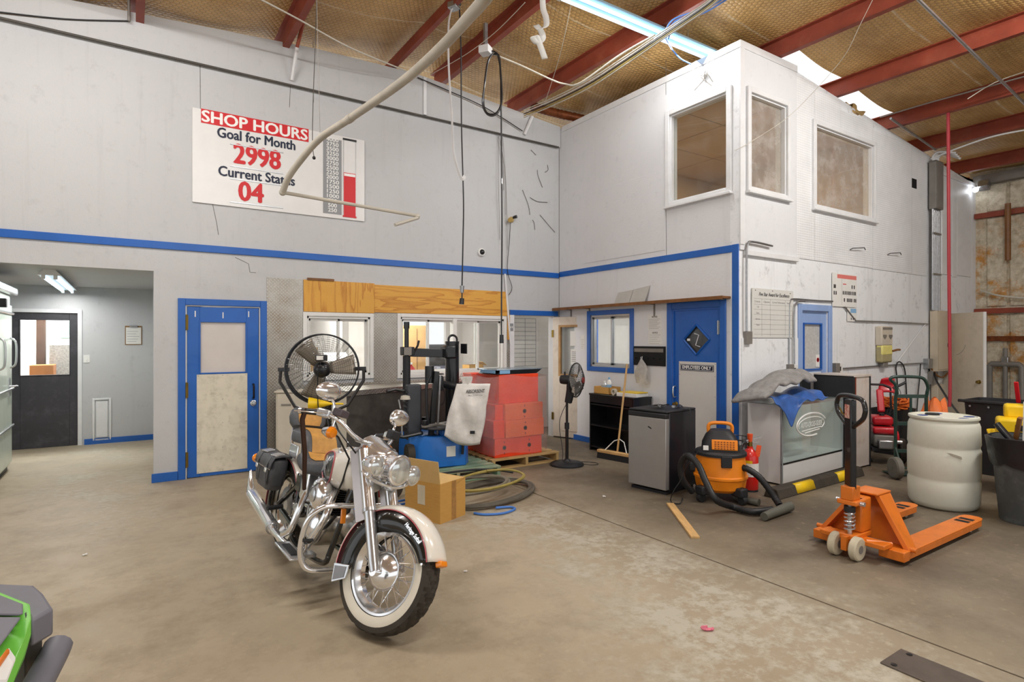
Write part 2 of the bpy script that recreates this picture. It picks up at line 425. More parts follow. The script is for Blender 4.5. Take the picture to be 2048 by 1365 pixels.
M_CHROME2 = mat('satin_chrome', '#d2d5d8', .24, .85, var=.05)
M_STEEL = mat('galvanised_steel', '#a9abad', .35, .9, var=.12, scale=20)
M_ALU = mat('brushed_aluminium', '#b4b6b8', .35, .9, var=.06)
M_BRASS = mat('aged_brass', '#8a7338', .38, .9, var=.15)
M_GREYB = mat('grey_electrical_box', '#84807a', .5, .2, var=.08)
M_BEIGEB = mat('beige_enamel', '#c4b7a2', .45, var=.05, dirt='#9a8d78', dirt_amt=.3)
M_RED = mat('red_oxide_steel', '#8c3f2c', .55, var=.14, scale=4, dirt='#a8684e', dirt_amt=.5)
M_REDB = mat('bright_red_carton', '#f04a24', .42, var=.07, scale=3)
M_ORGB = mat('orange_carton', '#f07440', .5, var=.05, scale=3)
M_ORANGE = mat('orange_machine_paint', '#d9741f', .4, var=.08, coat=.2, dirt='#8e4a17', dirt_amt=.4, dirt_scale=7)
M_ORP = mat('orange_plastic', '#ee8a1c', .38, var=.04)
M_YEL = mat('yellow_plastic', '#e8c21a', .4, var=.06)
M_CARD = mat('cardboard', '#c7984f', .7, var=.05, scale=10, stretch=(1, 1, 8))
M_CARD2 = mat('cardboard_inside', '#d8b578', .7, var=.05)
M_WOOD = mat('pale_raw_wood', '#d0a870', .6, var=.14, scale=5, stretch=(1, 8, 1))
M_PAL = mat('weathered_pallet_wood', '#b99a66', .75, var=.2, scale=6, dirt='#7a6545', dirt_amt=.5)
M_PALG = mat('green_stained_pallet_wood', '#7f9a80', .75, var=.2, scale=5, dirt='#c0a888', dirt_amt=.8)
M_SHELFW = mat('brown_stained_board', '#7c5128', .5, var=.2, stretch=(1, .2, 1), scale=12)
M_LAMB = mat('beige_laminate', '#c9c2b2', .5, var=.06, dirt='#8f8878', dirt_amt=.35)
M_BLUEM = mat('blue_machine_paint', '#1f6fc6', .4, var=.06, coat=.2)
M_PAPER = mat('white_paper', '#e4e3de', .7, var=.03)
M_INK = mat('black_print', '#191b24', .6, var=0)
M_INKG = mat('grey_print', '#7c7d80', .6, var=0)
M_NAVY = mat('navy_print', '#16203a', .5, var=0)
M_REDP = mat('red_print', '#cf1d25', .45, var=0)
M_CORAL = mat('coral_print', '#df7d76', .5, var=0)
M_SKYP = mat('light_blue_print', '#86b3d8', .5, var=0)
M_WPR = mat('white_print', '#f2f2ef', .5, var=0)
M_GLASS = mat('clear_glass', '#f2f7f6', .02, var=0, trans=1, ior=1.45)
def thin_glass(name, tint, amt, rough=.03, bump=0):
    m = bpy.data.materials.new(name); m.use_nodes = True; g = NG(m); N = g.N
    for x in list(N):
        if x.type != 'OUTPUT_MATERIAL': N.remove(x)
    out = [x for x in N if x.type == 'OUTPUT_MATERIAL'][0]
    tr = g.n('ShaderNodeBsdfTransparent'); tr.inputs[0].default_value = (*rgb(tint), 1)
    gl = g.n('ShaderNodeBsdfGlossy'); gl.inputs['Roughness'].default_value = rough
    df = g.n('ShaderNodeBsdfDiffuse'); df.inputs[0].default_value = (.75, .74, .72, 1)
    co = g.n('ShaderNodeTexCoord').outputs['Object']
    nz = g.noise(co, 4, 8, .7)
    mx = g.n('ShaderNodeMixShader'); g.L.new(g.rng(nz, .4, .75, amt*.4, amt), mx.inputs[0]); g.L.new(tr.outputs[0], mx.inputs[1]); g.L.new(df.outputs[0], mx.inputs[2])
    lw = g.n('ShaderNodeLayerWeight'); lw.inputs[0].default_value = .5
    fz = g.math('ADD', .035, g.math('MULTIPLY', g.math('POWER', lw.outputs['Facing'], 4.0), .6))
    if bump:
        bp = g.n('ShaderNodeBump'); bp.inputs['Strength'].default_value = bump; bp.inputs['Distance'].default_value = .02
        g.L.new(g.noise(g.vm('MULTIPLY', co, (3, 3, 16)).outputs[0], 3, 6, .7), bp.inputs['Height']); g.L.new(bp.outputs[0], gl.inputs['Normal'])
        fz = g.math('ADD', fz, .10)
    m2 = g.n('ShaderNodeMixShader'); g.L.new(fz, m2.inputs[0]); g.L.new(mx.outputs[0], m2.inputs[1]); g.L.new(gl.outputs[0], m2.inputs[2])
    g.L.new(m2.outputs[0], out.inputs[0]); MATS[name] = m
    return m
M_PANE = thin_glass('window_glass', '#f4f6f5', .06)
M_PANED = thin_glass('dusty_window_glass', '#efe8dc', .45, .05)
M_PANEC = thin_glass('case_glass', '#f5faf9', .04)
M_FILM = thin_glass('stretch_film', '#fff4f0', .10, .16, 1.0)
M_PLBAG = thin_glass('thin_plastic_bag', '#ece9e2', .7, .3)
M_TUBE = mat('fluorescent_tube', '#c4e8ff', .4, var=0, emit=2.6)
M_LED = mat('lamp_bulb_lit', '#f4f8ff', .4, var=0, emit=14)
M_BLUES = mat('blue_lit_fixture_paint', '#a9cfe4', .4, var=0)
M_WCABLE = mat('off_white_cable', '#c9c4b6', .5, var=.1)
M_PIPEW = mat('grimy_white_pipe', '#c2bcaf', .45, var=.12, dirt='#7d7464', dirt_amt=.5)
M_BLUEC = mat('blue_cable', '#4a7fd0', .45, var=.08)
M_HOSEG = mat('dark_grey_hose', '#5d574c', .6, var=.15)
M_HOSEY = mat('yellow_grey_hose', '#a1914e', .55, var=.15)
M_COPPER = mat('rusty_flex_duct', '#7c4424', .45, .5, var=.35, scale=14)
M_HOSER = mat('red_air_hose', '#a8303a', .45, var=.06)
# ============================================================ STRUCTURE
YA, XB, YC, XD = 7.62, 5.98, 4.21, 13.05
def wall_mesh(name, axis, c0, c1, u0, u1, z0, z1, holes, m, top=None, parent=None):
    """slab wall with rectangular holes; axis 'y': spans X at y=c0..c1, axis 'x': spans Y at x=c0..c1; top: optional f(u)->z"""
    us = sorted({u0, u1, *[h for H in holes for h in H[:2]], *( [u0+(u1-u0)*i/16 for i in range(17)] if top else [] )}); us = [u for u in us if u0 <= u <= u1]
    zs = sorted({z0, z1, *[h for H in holes for h in H[2:]]}); zs = [z for z in zs if z0 <= z <= z1]
    def solid(i, j):
        if i < 0 or j < 0 or i >= len(us)-1 or j >= len(zs)-1: return False
        cu, cz = (us[i]+us[i+1])/2, (zs[j]+zs[j+1])/2
        return not any(a < cu < b and c < cz < d for a, b, c, d in holes)
    b = MB()
    def P(u, c, z):
        if top and abs(z - z1) < 1e-6: z = top(u)
        return (u, c, z) if axis == 'y' else (c, u, z)
    for i in range(len(us)-1):
        for j in range(len(zs)-1):
            if not solid(i, j): continue
            a, e, lo, hi = us[i], us[i+1], zs[j], zs[j+1]
            b.add([P(a,c0,lo),P(e,c0,lo),P(e,c0,hi),P(a,c0,hi)], [(0,1,2,3)]); b.add([P(a,c1,lo),P(e,c1,lo),P(e,c1,hi),P(a,c1,hi)], [(3,2,1,0)])
            if not solid(i-1, j): b.add([P(a,c0,lo),P(a,c1,lo),P(a,c1,hi),P(a,c0,hi)], [(3,2,1,0)])
            if not solid(i+1, j): b.add([P(e,c0,lo),P(e,c1,lo),P(e,c1,hi),P(e,c0,hi)], [(0,1,2,3)])
            if not solid(i, j-1): b.add([P(a,c0,lo),P(e,c0,lo),P(e,c1,lo),P(a,c1,lo)], [(3,2,1,0)])
            if not solid(i, j+1): b.add([P(a,c0,hi),P(e,c0,hi),P(e,c1,hi),P(a,c1,hi)], [(0,1,2,3)])
    me = bpy.data.meshes.new(name); me.from_pydata(b.v, [], b.f); me.materials.append(m)
    bm = bmesh.new(); bm.from_mesh(me); bmesh.ops.remove_doubles(bm, verts=bm.verts, dist=1e-5); bmesh.ops.recalc_face_normals(bm, faces=bm.faces); bm.to_mesh(me); bm.free()
    o = bpy.data.objects.new(name, me); COL.objects.link(o)
    if parent: o.parent = parent
    else: struct(o)
    return o

# floor: slabs with an open saw-cut joint between them
fl = struct(MB().box(-9, 13.2, -9, 13.2, -.10, -.012).build('floor', M_DKG), 'worn beige concrete workshop floor')
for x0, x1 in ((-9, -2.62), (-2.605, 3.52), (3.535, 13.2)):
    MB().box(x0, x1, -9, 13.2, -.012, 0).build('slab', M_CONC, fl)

# back wall with the sign (A), its opening, door, windows and doorway
def topA(u): return min(5.12 + .075*max(u+.8, -2), 5.36 - .09*(u-3.4)) - .02
wa = wall_mesh('wall_back', 'y', YA, YA+.14, -7, 6.12, 0, 5.3, [(-2.6, .236, 0, 2.37), (.545, 1.345, 0, 2.0), (1.90, 2.73, 1.125, 1.905), (3.17, 4.88, 1.11, 1.918), (5.07, 5.86, 0, 1.99)], M_WALL, top=topA)
# thin seams, cracks and screw dimples of the painted board
for pts in ([(400,128),(401,225)], [(425,408),(433,445),(437,470)], [(470,515),(485,522),(497,528),(500,545),(512,546)], [(626,60),(627,205)], [(581,165),(579,215)]):
    MB().tube([onY(x, y, YA+.001) for x, y in pts], .0035, 5).build('crack', M_DKG, wa)
tA = MB()
us = [-7, -3, -.8, .6, 2, 3.4, 4.6, 5.97]
ring = lambda y: [(u, y, topA(u)+.02) for u in us]
poly = [(u, 4.79) for u in us] 
vs = []; 
for u in us: vs += [(u, YA-.045, 4.79), (u, YA-.045, topA(u)+.02), (u, YA+.1, topA(u)+.02), (u, YA+.0, 4.79)]
n4 = len(us)
tA.add(vs, [(4*i+k, 4*(i+1)+k, 4*(i+1)+(k+1) % 4, 4*i+(k+1) % 4) for i in range(n4-1) for k in range(4)] + [(0,1,2,3), tuple(4*(n4-1)+k for k in (3,2,1,0))])
struct(tA.build('trim_1', M_WALL), 'white sheet band along the top of the sign wall')
struct(MB().box(-7, 5.93, YA-.062, YA-.04, 4.772, 4.792).build('trim_2', M_DKG))
for px in (846, 1046, 581):                                    # short stiffeners and braces on the band
    p = onY(px, 200, YA)
    if px == 581:
        a = dep(588, 55, 6.9); a.z = 5.25
        MB().tube([(p.x+.02, YA-.25, 5.18), (p.x, YA-.075, 4.84)], .022, 6).build('brace', M_WTRIM, wa)
        MB().tube([(p.x+.05, YA-.45, 5.42), (p.x+.02, YA-.24, 5.17)], .021, 6).build('brace', M_RED, wa)
    elif px == 846: MB().box(p.x-.02, p.x+.025, YA-.068, YA-.046, 4.80, topA(p.x)).build('brace', M_WTRIM, wa)
    else: MB().tube([(p.x+.12, YA-.09, 5.16), (p.x-.02, YA-.07, 4.85)], .026, 6).build('brace', M_WTRIM, wa)
struct(MB().box(-7, 5.96, YA-.022, YA, 2.622, 2.705).build('trim_3', M_BLUE, bevel=.003), 'blue painted batten along the sign wall')
struct(MB().box(.215, .468, YA-.016, YA, 0, .10).build('baseboard_back', M_BLUE, bevel=.003), 'blue baseboard left of the blue door')
# alcove behind the opening
wl = wall_mesh('wall_alcove', 'y', 10.95, 11.07, -3.4, .7, 0, 2.6, [(-1.43, -.64, 0, 2.0)], M_WALL)
struct(MB().box(.60, .72, YA+.14, 10.95, 0, 2.6).build('wall_alcove_right', M_WALL))
struct(MB().box(-3.5, -3.38, YA+.14, 10.95, 0, 2.6).build('wall_alcove_left', M_WALL))
struct(MB().box(-3.4, .70, YA+.02, 11.0, 2.40, 2.46).build('ceiling_alcove', M_WALL))
struct(MB().box(-.56, .60, 10.93, 10.95, 0, .085).build('baseboard_alcove', M_BLUE), 'blue baseboard in the alcove')
struct(MB().box(-4.2, 1.6, 13.0, 13.1, 0, 3.2).build('wall_yard', M_WALLIN))
# office behind the back wall
MBo = MB().box(1.30, 1.40, YA+.14, 11.0, 0, 2.7).box(5.99, 6.10, 8.6, 11.0, 0, 2.7)
struct(MBo.build('wall_office_sides', M_WALLIN))
wall_mesh('wall_office_rear', 'y', 11.0, 11.1, 1.3, 6.1, 0, 2.7, [(4.55, 5.6, 1.0, 2.0)], M_WALLIN)
struct(MB().box(1.3, 6.1, YA+.14, 11.1, 2.60, 2.66).build('ceiling_office', M_WALLIN))
struct(MB().box(2.75, 2.85, 8.9, 11.0, 0, 2.6).build('wall_office_partition', M_WALLIN))
struct(MB().box(4.98, 7.2, 8.55, 8.63, 0, 2.6).build('wall_office_board', M_WALLIN))
# two-storey office block: wall B, wall C, inside
wb = wall_mesh('wall_middle', 'x', XB, XB+.12, YC+.12, YA, 0, 5.1, [(4.465, 5.205, 0, 2.0), (5.975, 6.83, 1.19, 1.975), (4.365, 5.245, 3.41, 4.565)], M_WALLB)
def topC(u): return 5.10 if u < 7.155 else 5.06 - .103*(u-7.155)
wc = wall_mesh('wall_right', 'y', YC, YC+.12, XB+.0, XD, 0, 5.1, [(7.285, 7.93, 0, 1.98), (6.15, 6.905, 3.41, 4.535), (7.585, 9.15, 3.385, 4.45)], M_WALLC, top=topC)
struct(MB().box(XB-.015, XB, YC-.01, 7.53, 5.03, 5.115).build('trim_4', M_WTRIM, bevel=.002))
struct(MB().box(XB-.015, 7.155, YC-.03, YC-.01, 5.03, 5.115).build('trim_5', M_WTRIM, bevel=.002))
struct(MB().box(XB-.012, XB, YC+.085, YA-.02, 2.64, 2.726).build('trim_6', M_BLUE, bevel=.003), 'blue batten on the office wall')
struct(MB().box(XB-.014, XB, YC-.002, YC+.087, 0, 2.728).build('trim_7', M_BLUE, bevel=.003), 'blue corner post of the office wall')
struct(MB().box(XB-.02, XB, 5.32, 7.55, 0, .085).build('baseboard_middle', M_BLUE, bevel=.003), 'blue baseboard of the office wall')
# panels of the raised corner bay on wall C (left uncut round its window) and vinyl-lath siding panels right of it
bay = [(XB, 6.15, 2.66, 5.03), (6.905, 7.155, 2.66, 5.03), (6.15, 6.905, 2.66, 3.41), (6.15, 6.905, 4.535, 5.03)]
b = MB()
for x0, x1, z0, z1 in bay: b.box(x0, x1, YC-.02, YC, z0, z1)
b.build('bay_panel', M_WALLB, wc)
b = MB().box(XB-.01, XB+.07, YC-.03, YC-.015, 2.72, 5.03); b.build('corner_board', M_WTRIM, wc, bevel=.003)
struct(MB().box(6.07, 7.17, YC-.045, YC, 2.60, 2.66).build('trim_8', M_WTRIM, bevel=.004), 'ledge under the corner bay')
def siding():
    m, g = new_mat('pale_ribbed_siding', .6)
    sx = g.n('ShaderNodeSeparateXYZ', g.co); z = sx.outputs[2]; x = sx.outputs[0]
    fz = g.math('FRACT', g.math('MULTIPLY', z, 1/.031)); fx = g.math('FRACT', g.math('MULTIPLY', x, 1/.05))
    ln = g.math('MAXIMUM', g.rng(fz, .0, .18, 1, 0), g.math('MULTIPLY', g.rng(fx, 0, .12, 1, 0), .6))
    n1 = g.noise(g.co, 1.2, 7, .7)
    c = g.mix(g.rng(n1, .4, .7, 0, .6), rgb('#eeeff0'), rgb('#d2d3d4')); c = g.mix(g.math('MULTIPLY', ln, .35), c, rgb('#8e8e90'))
    g.L.new(c, g.b.inputs['Base Color'])
    bp = g.n('ShaderNodeBump'); bp.inputs['Strength'].default_value = .5; bp.inputs['Distance'].default_value = .005; bp.invert = True
    g.L.new(ln, bp.inputs['Height']); g.L.new(bp.outputs[0], g.b.inputs['Normal']); return m
M_SIDE = siding()
for x0, x1, z0, z1 in ((7.165, 7.58, 2.655, 5.0), (7.585, 8.25, 4.455, 4.93), (8.255, 9.15, 4.455, 4.80), (9.155, 10.42, 2.65, 4.71), (7.585, 9.15, 2.655, 3.38), (10.425, 10.98, 2.65, 4.62)):
    MB().box(x0, x1, YC-.012, YC, z0, z1).build('siding_panel', M_SIDE, wc)
for x0, x1, z0, z1 in ((11.55, 11.96, 2.72, 4.44), (11.97, 12.16, 2.70, 4.41), (12.17, 12.78, 2.74, 4.37), (11.5, 12.98, 4.40, 4.47)):
    MB().box(x0, x1, YC-.018-(.02 if z0 > 4 else 0), YC, z0, z1).build('upright_panel', M_WTRIM, wc, bevel=.003)
MB().box(6.02, 7.20, YC-.01, YC, .0, 1.62).build('kick_panel', M_WALLC, wc)
for y0, y1, z0, z1 in ((5.33, 6.98, 2.80, 3.88),):
    MB().box(XB-.006, XB, y0, y1, z0, z1).build('patch_panel', M_WALLB, wb, bevel=.001)
for pts in ([(1332,400),(1333,512)], [(1332,190),(1332,120)]):
    MB().tube([onX(x, y, XB) for x, y in pts], .003, 5).build('seam', M_DKG, wb)
MB().tube([(XB, YA, .1), (XB, YA, 4.9)], .006, 5).build('seam', M_DKG, wb)
MB().box(10.42, 10.585, YC-.016, YC-.008, 4.03, 4.18).build('opening', M_BLKM, wc)
# inside the block
struct(MB().box(XB+.1, 9.9, YC+.1, 7.7, 2.74, 2.84).build('floor_upper', M_TAN))
struct(MB().box(XB+.1, 9.9, YC+.1, 7.7, 4.80, 4.86).build('ceiling_upper', M_TAN))
for i in range(3):
    for j in range(3):
        MB().box(6.15+i*1.22, 7.35+i*1.22, 4.36+j*1.1, 5.44+j*1.1, 4.785, 4.80).build('ceiling_tile', M_TAN, bpy.data.objects['ceiling_upper'])
struct(MB().box(9.8, 9.9, YC+.1, 7.7, 2.8, 4.82).build('wall_upper_side', M_TAN))
struct(MB().box(XB+.1, 9.9, 7.6, 7.7, 2.8, 4.82).build('wall_upper_rear', M_TAN))
struct(MB().box(XB+.12, 9.9, 7.63, 7.7, 0, 2.74).build('wall_parts_rear', M_WALLIN))
struct(MB().box(9.8, 9.9, YC+.1, 7.7, 0, 2.74).build('wall_parts_side', M_WALLIN))
# far wall of sprayed foam between rusty girts
wd_ = struct(MB().box(XD, XD+.2, -9, 4.3, 0, 4.9).build('wall_far', M_FOAM), 'sprayed foam wall with rusty girts')
for y0 in [4.05 - .33*i for i in range(12)]:
    for z0, z1 in ((.0, 2.05), (2.2, 3.80), (3.92, 4.40)):
        MB().box(XD-.035, XD, y0-.30, y0-.015, z0, z1).build('foam_bay', M_FOAM, wd_, bevel=.03, seg=3)
for z, m in ((2.12, M_RED), (3.86, M_RED), (1.62, M_COPPER)):
    MB().box(XD-.10, XD, -9, 4.2, z-.045, z+.045).build('girt', m, wd_)
MB().box(XD-.16, XD, -9, 4.2, 4.42, 4.58).build('eave_beam', M_GREYB, wd_)
# roof: insulation paper held by chicken wire between red purlins
PUR = [-7.2, -5.6, -4.2, -2.8, -1.4, .07, 1.60, 3.085, 3.876, 5.2, 6.74, 8.19, 9.69, 10.9, 12.34, 13.3]
def zr(x): return min(5.08 + .1*x, 5.80 - .1*x)
g_ = NG(M_INS)
ce = struct(MB().box(-7.3, 13.3, -9.05, -9, 4.3, 5.9).build('ceiling', M_RED), 'workshop roof of red purlins and brown insulation')
def sheet(x0, x1, y0, y1):
    def fn(u, v):
        x = x0 + (x1-x0)*u; y = y0 + (y1-y0)*v
        s = math.sin(PI*u)
        return (x, y, zr(x) + .20 - s*(.05 + .02*math.sin(y*2.6+x) + .012*math.sin(y*7+x*3)))
    return MB().grid(fn, 8, max(4, int((y1-y0)*4))).build('insulation_sheet', M_INS, ce)
for i in range(len(PUR)-1):
    a, c = PUR[i], PUR[i+1]
    if 6.7 < a < 9: 
        sheet(a, c, -9, 4.12); sheet(a, c, 5.15, 8.6)
    else: sheet(a, c, -9, 8.6)
for x in PUR:
    z = zr(x); b = MB()
    if x in (3.085,): b.box(x-.03, x+.03, -9, 8.0, z, z+.13)
    else:
        b.prism([(0,0),(.075,0),(.075,.016),(.007,.016),(.007,.184),(-.0,.184),(-.068,.184),(-.068,.2),(0,.2)][::-1] if False else [(-.003,0),(.075,0),(.075,.02),(.005,.02),(.005,.2),(-.07,.2),(-.07,.188),(-.003,.188)], -9, 8.0, Matrix(((1,0,0,x),(0,0,1,0),(0,1,0,z),(0,0,0,1))))
    b.build('purlin', M_RED, ce)
# torn insulation hanging by the skylight
b = MB(); 
def torn(u, v): 
    a = u*2*PI; r = .09 + .03*math.sin(5*a+v*7); return (8.72 + (v-.5)*.34, 4.30 + r*math.cos(a)*1.2, 4.90 - v*.05 + r*math.sin(a))
b.grid(torn, 14, 8).build('torn_insulation', M_PAL, ce)

# ------------------------------------------------------------ wall-local placing: x along the wall, y into the wall, z up
def on_A(name, label, cat, x, z=0, off=0, group=None): return thing(name, label, cat, (x, YA-off, z), 0, group)
def on_C(name, label, cat, x, z=0, off=0, group=None): return thing(name, label, cat, (x, YC-off, z), 0, group)
def on_B(name, label, cat, y, z=0, off=0, group=None): return thing(name, label, cat, (XB-off, y, z), -PI/2, group)
def s_empty(name, loc, rz, label=None):
    o = bpy.data.objects.new(name, None); COL.objects.link(o); o.location = loc; o.rotation_euler = (0, 0, rz); return struct(o, label)
def frame_ring(b, x0, x1, z0, z1, w, y0, y1, bottom=True):
    b.box(x0-w, x0, y0, y1, z0-(w if bottom else 0), z1+w); b.box(x1, x1+w, y0, y1, z0-(w if bottom else 0), z1+w)
    b.box(x0, x1, y0, y1, z1, z1+w)
    if bottom: b.box(x0, x1, y0, y1, z0-w, z0)
    return b
def screws(parent, pts, m=M_STEEL, y=-.004, r=.006):
    for x, z in pts: MB().at(T(x, y, z) @ RX(PI/2)).lathe([(r, -.003), (r, .001), (r*.5, .003)], 8).build('screw', m, parent)

# blue door on wall A
d = s_empty('door_1', (.545, YA, 0), 0, 'blue door with a cream kick panel and a frosted pane')
b = MB(); frame_ring(b, 0, .80, 0, 2.0, .075, -.022, .0, False); b.build('door_frame', M_BLUE, d, bevel=.005)
b = MB(); frame_ring(b, .012, .788, 0, 1.988, .018, -.0, .10, False); b.build('door_jamb', M_WTRIM, d)
b = MB(); frame_ring(b, .155, .64, 1.215, 1.80, .0, 0, .045)
b = MB().box(.02, .145, .0, .045, .008, 1.982).box(.645, .782, .0, .045, .008, 1.982).box(.145, .645, .0, .045, 1.815, 1.982).box(.145, .645, .0, .045, .008, 1.205)
lf = b.build('leaf', M_BLUE, d, bevel=.003)
MB().box(.145, .645, .018, .026, 1.205, 1.815).build('pane', mat('frosted_pane_board', '#cfc8c2', .25, var=.05, scale=2), d)
b = MB(); frame_ring(b, .155, .635, 1.215, 1.805, .016, -.008, .018); b.build('glazing_bead', M_BLUE, d, bevel=.003)
kp = MB().box(.115, .655, -.006, .0, .045, 1.195).build('kick_plate', M_CREAM, d, bevel=.002)
screws(d, [(x, z) for x in (.13, .385, .64) for z in (.06, .33, .62, .9, 1.18)], M_STEEL, -.008, .005)
for z in (.22, 1.02, 1.80):
    MB().box(-.004, .028, -.014, .004, z-.085, z+.085).cyl((.012, -.018, z-.09), (.012, -.018, z+.09), .009, n=8).build('hinge', M_BRASS, d)
h = MB().tube(smooth_pts([(.72,-.0,1.06),(.72,-.045,1.05),(.72,-.05,.97),(.72,-.045,.90),(.72,0,.89)], 4), .011, 8).build('pull_handle', mat('dark_bronze', '#2b2420', .35, .8), d)
MB().at(T(.722, -.002, .83) @ RX(PI/2)).lathe([(.036, 0), (.036, .006), (.022, .012), (.026, .03), (.018, .045), (0, .047)], 16).build('knob', M_CHROME2, d)
for x, z in ((.10, 1.90), (.39, 1.89), (.67, 1.91)): MB().box(x-.006, x+.006, -.003, .001, z-.035, z+.035).build('chip', M_WTRIM, d)

# sliding windows
def slider(name, loc, rz, w, h, nsash, label, m, mullions=(), pane=M_PANE, deep=.10, casing=None, cw=.05):
    d = s_empty(name, loc, rz, label)
    b = MB(); frame_ring(b, 0, w, 0, h, cw, -.02, .0); b.build('window_casing', casing or m, d, bevel=.004)
    b = MB(); b.box(0, .025, 0, deep, 0, h).box(w-.025, w, 0, deep, 0, h).box(0, w, 0, deep, 0, .03).box(0, w, 0, deep, h-.03, h); b.build('window_frame', m, d, bevel=.002)
    for x in mullions: MB().box(x-.03, x+.03, -.01, deep, 0, h).build('mullion', m, d, bevel=.002)
    xs = [.025] + list(mullions) + [w-.025]
    for i in range(len(xs)-1):
        a, c = xs[i], xs[i+1]; mid = (a+c)/2
        for k, (p, q) in enumerate(((a, mid+.015), (mid-.015, c)) if nsash == 2 else ((a, c),)):
            y = .03 + .03*k
            b = MB(); b.box(p, p+.028, y, y+.022, .03, h-.03).box(q-.028, q, y, y+.022, .03, h-.03).box(p, q, y, y+.022, .03, .06).box(p, q, y, y+.022, h-.06, h-.03)
            s = b.build('sash', m, d, bevel=.002)
            MB().box(p+.026, q-.026, y+.009, y+.013, .058, h-.058).build('pane', pane, d)
    return d
slider('window_1', (1.90, YA, 1.125), 0, .83, .78, 2, 'white two-pane sliding window behind the drum fan', M_WHITE)
slider('window_2', (3.17, YA, 1.11), 0, 1.71, .808, 2, 'wide white sliding window behind the tyre changer', M_WHITE, mullions=(.855,))
w3 = slider('window_3', (XB, 6.83, 1.19), -PI/2, .855, .785, 2, 'sliding window with blue casing in the office wall', M_ALU, casing=M_BLUE, cw=.07)
def fixed_window(name, loc, rz, w, h, label, pane):
    d = s_empty(name, loc, rz, label)
    b = MB(); frame_ring(b, 0, w, 0, h, .065, -.035, .0); b.build('window_casing', M_WTRIM, d, bevel=.006)
    b = MB(); frame_ring(b, .02, w-.02, .02, h-.02, .02, 0, .11); b.build('window_frame', M_WTRIM, d)
    MB().box(.02, w-.02, .05, .056, .02, h-.02).build('pane', pane, d)
    MB().box(-.075, w+.075, -.06, -.0, -.075, -.045).build('window_sill', M_WTRIM, d, bevel=.004)
    return d
fixed_window('window_4', (XB, 5.245, 3.41), -PI/2, .88, 1.155, 'upper office window left of the block corner', M_PANE)
fixed_window('window_5', (6.15, YC-.02, 3.41), 0, .755, 1.125, 'narrow upper office window right of the block corner', M_PANED)
fixed_window('window_6', (7.585, YC-.012, 3.385), 0, 1.565, 1.065, 'wide dusty upper office window in the siding', M_PANED)

# dark door of the alcove
d = s_empty('door_2', (-1.43, 10.95, 0), 0, 'charcoal half-glazed door at the end of the alcove')
b = MB(); frame_ring(b, 0, .79, 0, 2.0, .055, -.02, 0, False); b.build('door_frame', M_WTRIM, d, bevel=.004)
MB().box(.0, .12, .01, .05, .005, 2.0).box(.69, .79, .01, .05, .005, 2.0).box(.12, .69, .01, .05, .005, 1.08).box(.12, .69, .01, .05, 1.89, 2.0).build('leaf', M_DOORK, d, bevel=.003)
b = MB(); frame_ring(b, .12, .69, 1.08, 1.89, .012, -.0, .03); b.build('glazing_bead', M_DOORK, d, bevel=.003)
MB().box(.12, .69, .028, .033, 1.08, 1.89).build('pane', M_PANE, d)

# EMPLOYEES ONLY door on wall B
d = s_empty('door_3', (XB, 5.205, 0), -PI/2, 'blue door lettered EMPLOYEES ONLY with a diamond pane')
b = MB(); frame_ring(b, 0, .74, 0, 2.0, .085, -.022, 0, False); b.build('door_frame', M_BLUE, d, bevel=.006)
b = MB(); frame_ring(b, 0.0, .74, 0, 2.0, -.025, 0.0, .10, False); b.build('door_jamb', M_BLUE, d)
cx, cz, rw, rh = .375, 1.60, .20, .19
outer = [(.02, .006), (.72, .006), (.72, 1.985), (.02, 1.985)]
leaf = MB(); dm = [(cx-rw, cz), (cx, cz-rh), (cx+rw, cz), (cx, cz+rh)]
for y, s in ((.012, 1), (.052, -1)):
    vs = [(x, y, z) for x, z in outer] + [(x, y, z) for x, z in dm]
    leaf.add(vs, [(0,1,5,4),(1,2,6,5),(2,3,7,6),(3,0,4,7)] if s > 0 else [(4,5,1,0),(5,6,2,1),(6,7,3,2),(7,4,0,3)])
for i in range(4):
    a, c = dm[i], dm[(i+1) % 4]; leaf.add([(a[0],.012,a[1]),(c[0],.012,c[1]),(c[0],.052,c[1]),(a[0],.052,a[1])], [(0,1,2,3)])
    a, c = outer[i], outer[(i+1) % 4]; leaf.add([(a[0],.012,a[1]),(c[0],.012,c[1]),(c[0],.052,c[1]),(a[0],.052,a[1])], [(0,1,2,3)])
leaf.build('leaf', M_BLUE, d)
b = MB()
for i in range(4):
    a, c = Vector((dm[i][0], .006, dm[i][1])), Vector((dm[(i+1) % 4][0], .006, dm[(i+1) % 4][1])); b.tube([a, c], .014, 4)
b.build('glazing_bead', M_BLUE, d)
MB().prism(dm, .028, .034, Matrix(((1,0,0,0),(0,0,1,0),(0,1,0,0),(0,0,0,1)))).build('pane', mat('dark_pane', '#3a3d42', .06, var=.1), d)
MB().tube([(.33,.024,1.68),(.40,.024,1.66),(.35,.024,1.53),(.42,.024,1.51)], .007, 4).build('sticker', M_WTRIM, d); MB().box(.215, .262, .024, .028, 1.585, 1.615).build('sticker', M_WPR, d)
MB().box(.10, .675, .004, .012, .02, 1.32).build('kick_plate', mat('white_kick_plate', '#d6d5d0', .45, var=.04, dirt='#aaa69c', dirt_amt=.3), d, bevel=.002)
MB().box(.125, .64, -.001, .004, 1.205, 1.285).build('name_plate', M_NAVY, d)
b = MB(); frame_ring(b, .137, .628, 1.216, 1.274, .004, -.002, 0); b.build('plate_border', M_WPR, d)
text_part('lettering', 'EMPLOYEES ONLY', .058, M_WPR, d, T(.3825, -.003, 1.245) @ FACE_A, width=.44, bold=.0016, depth=.001)
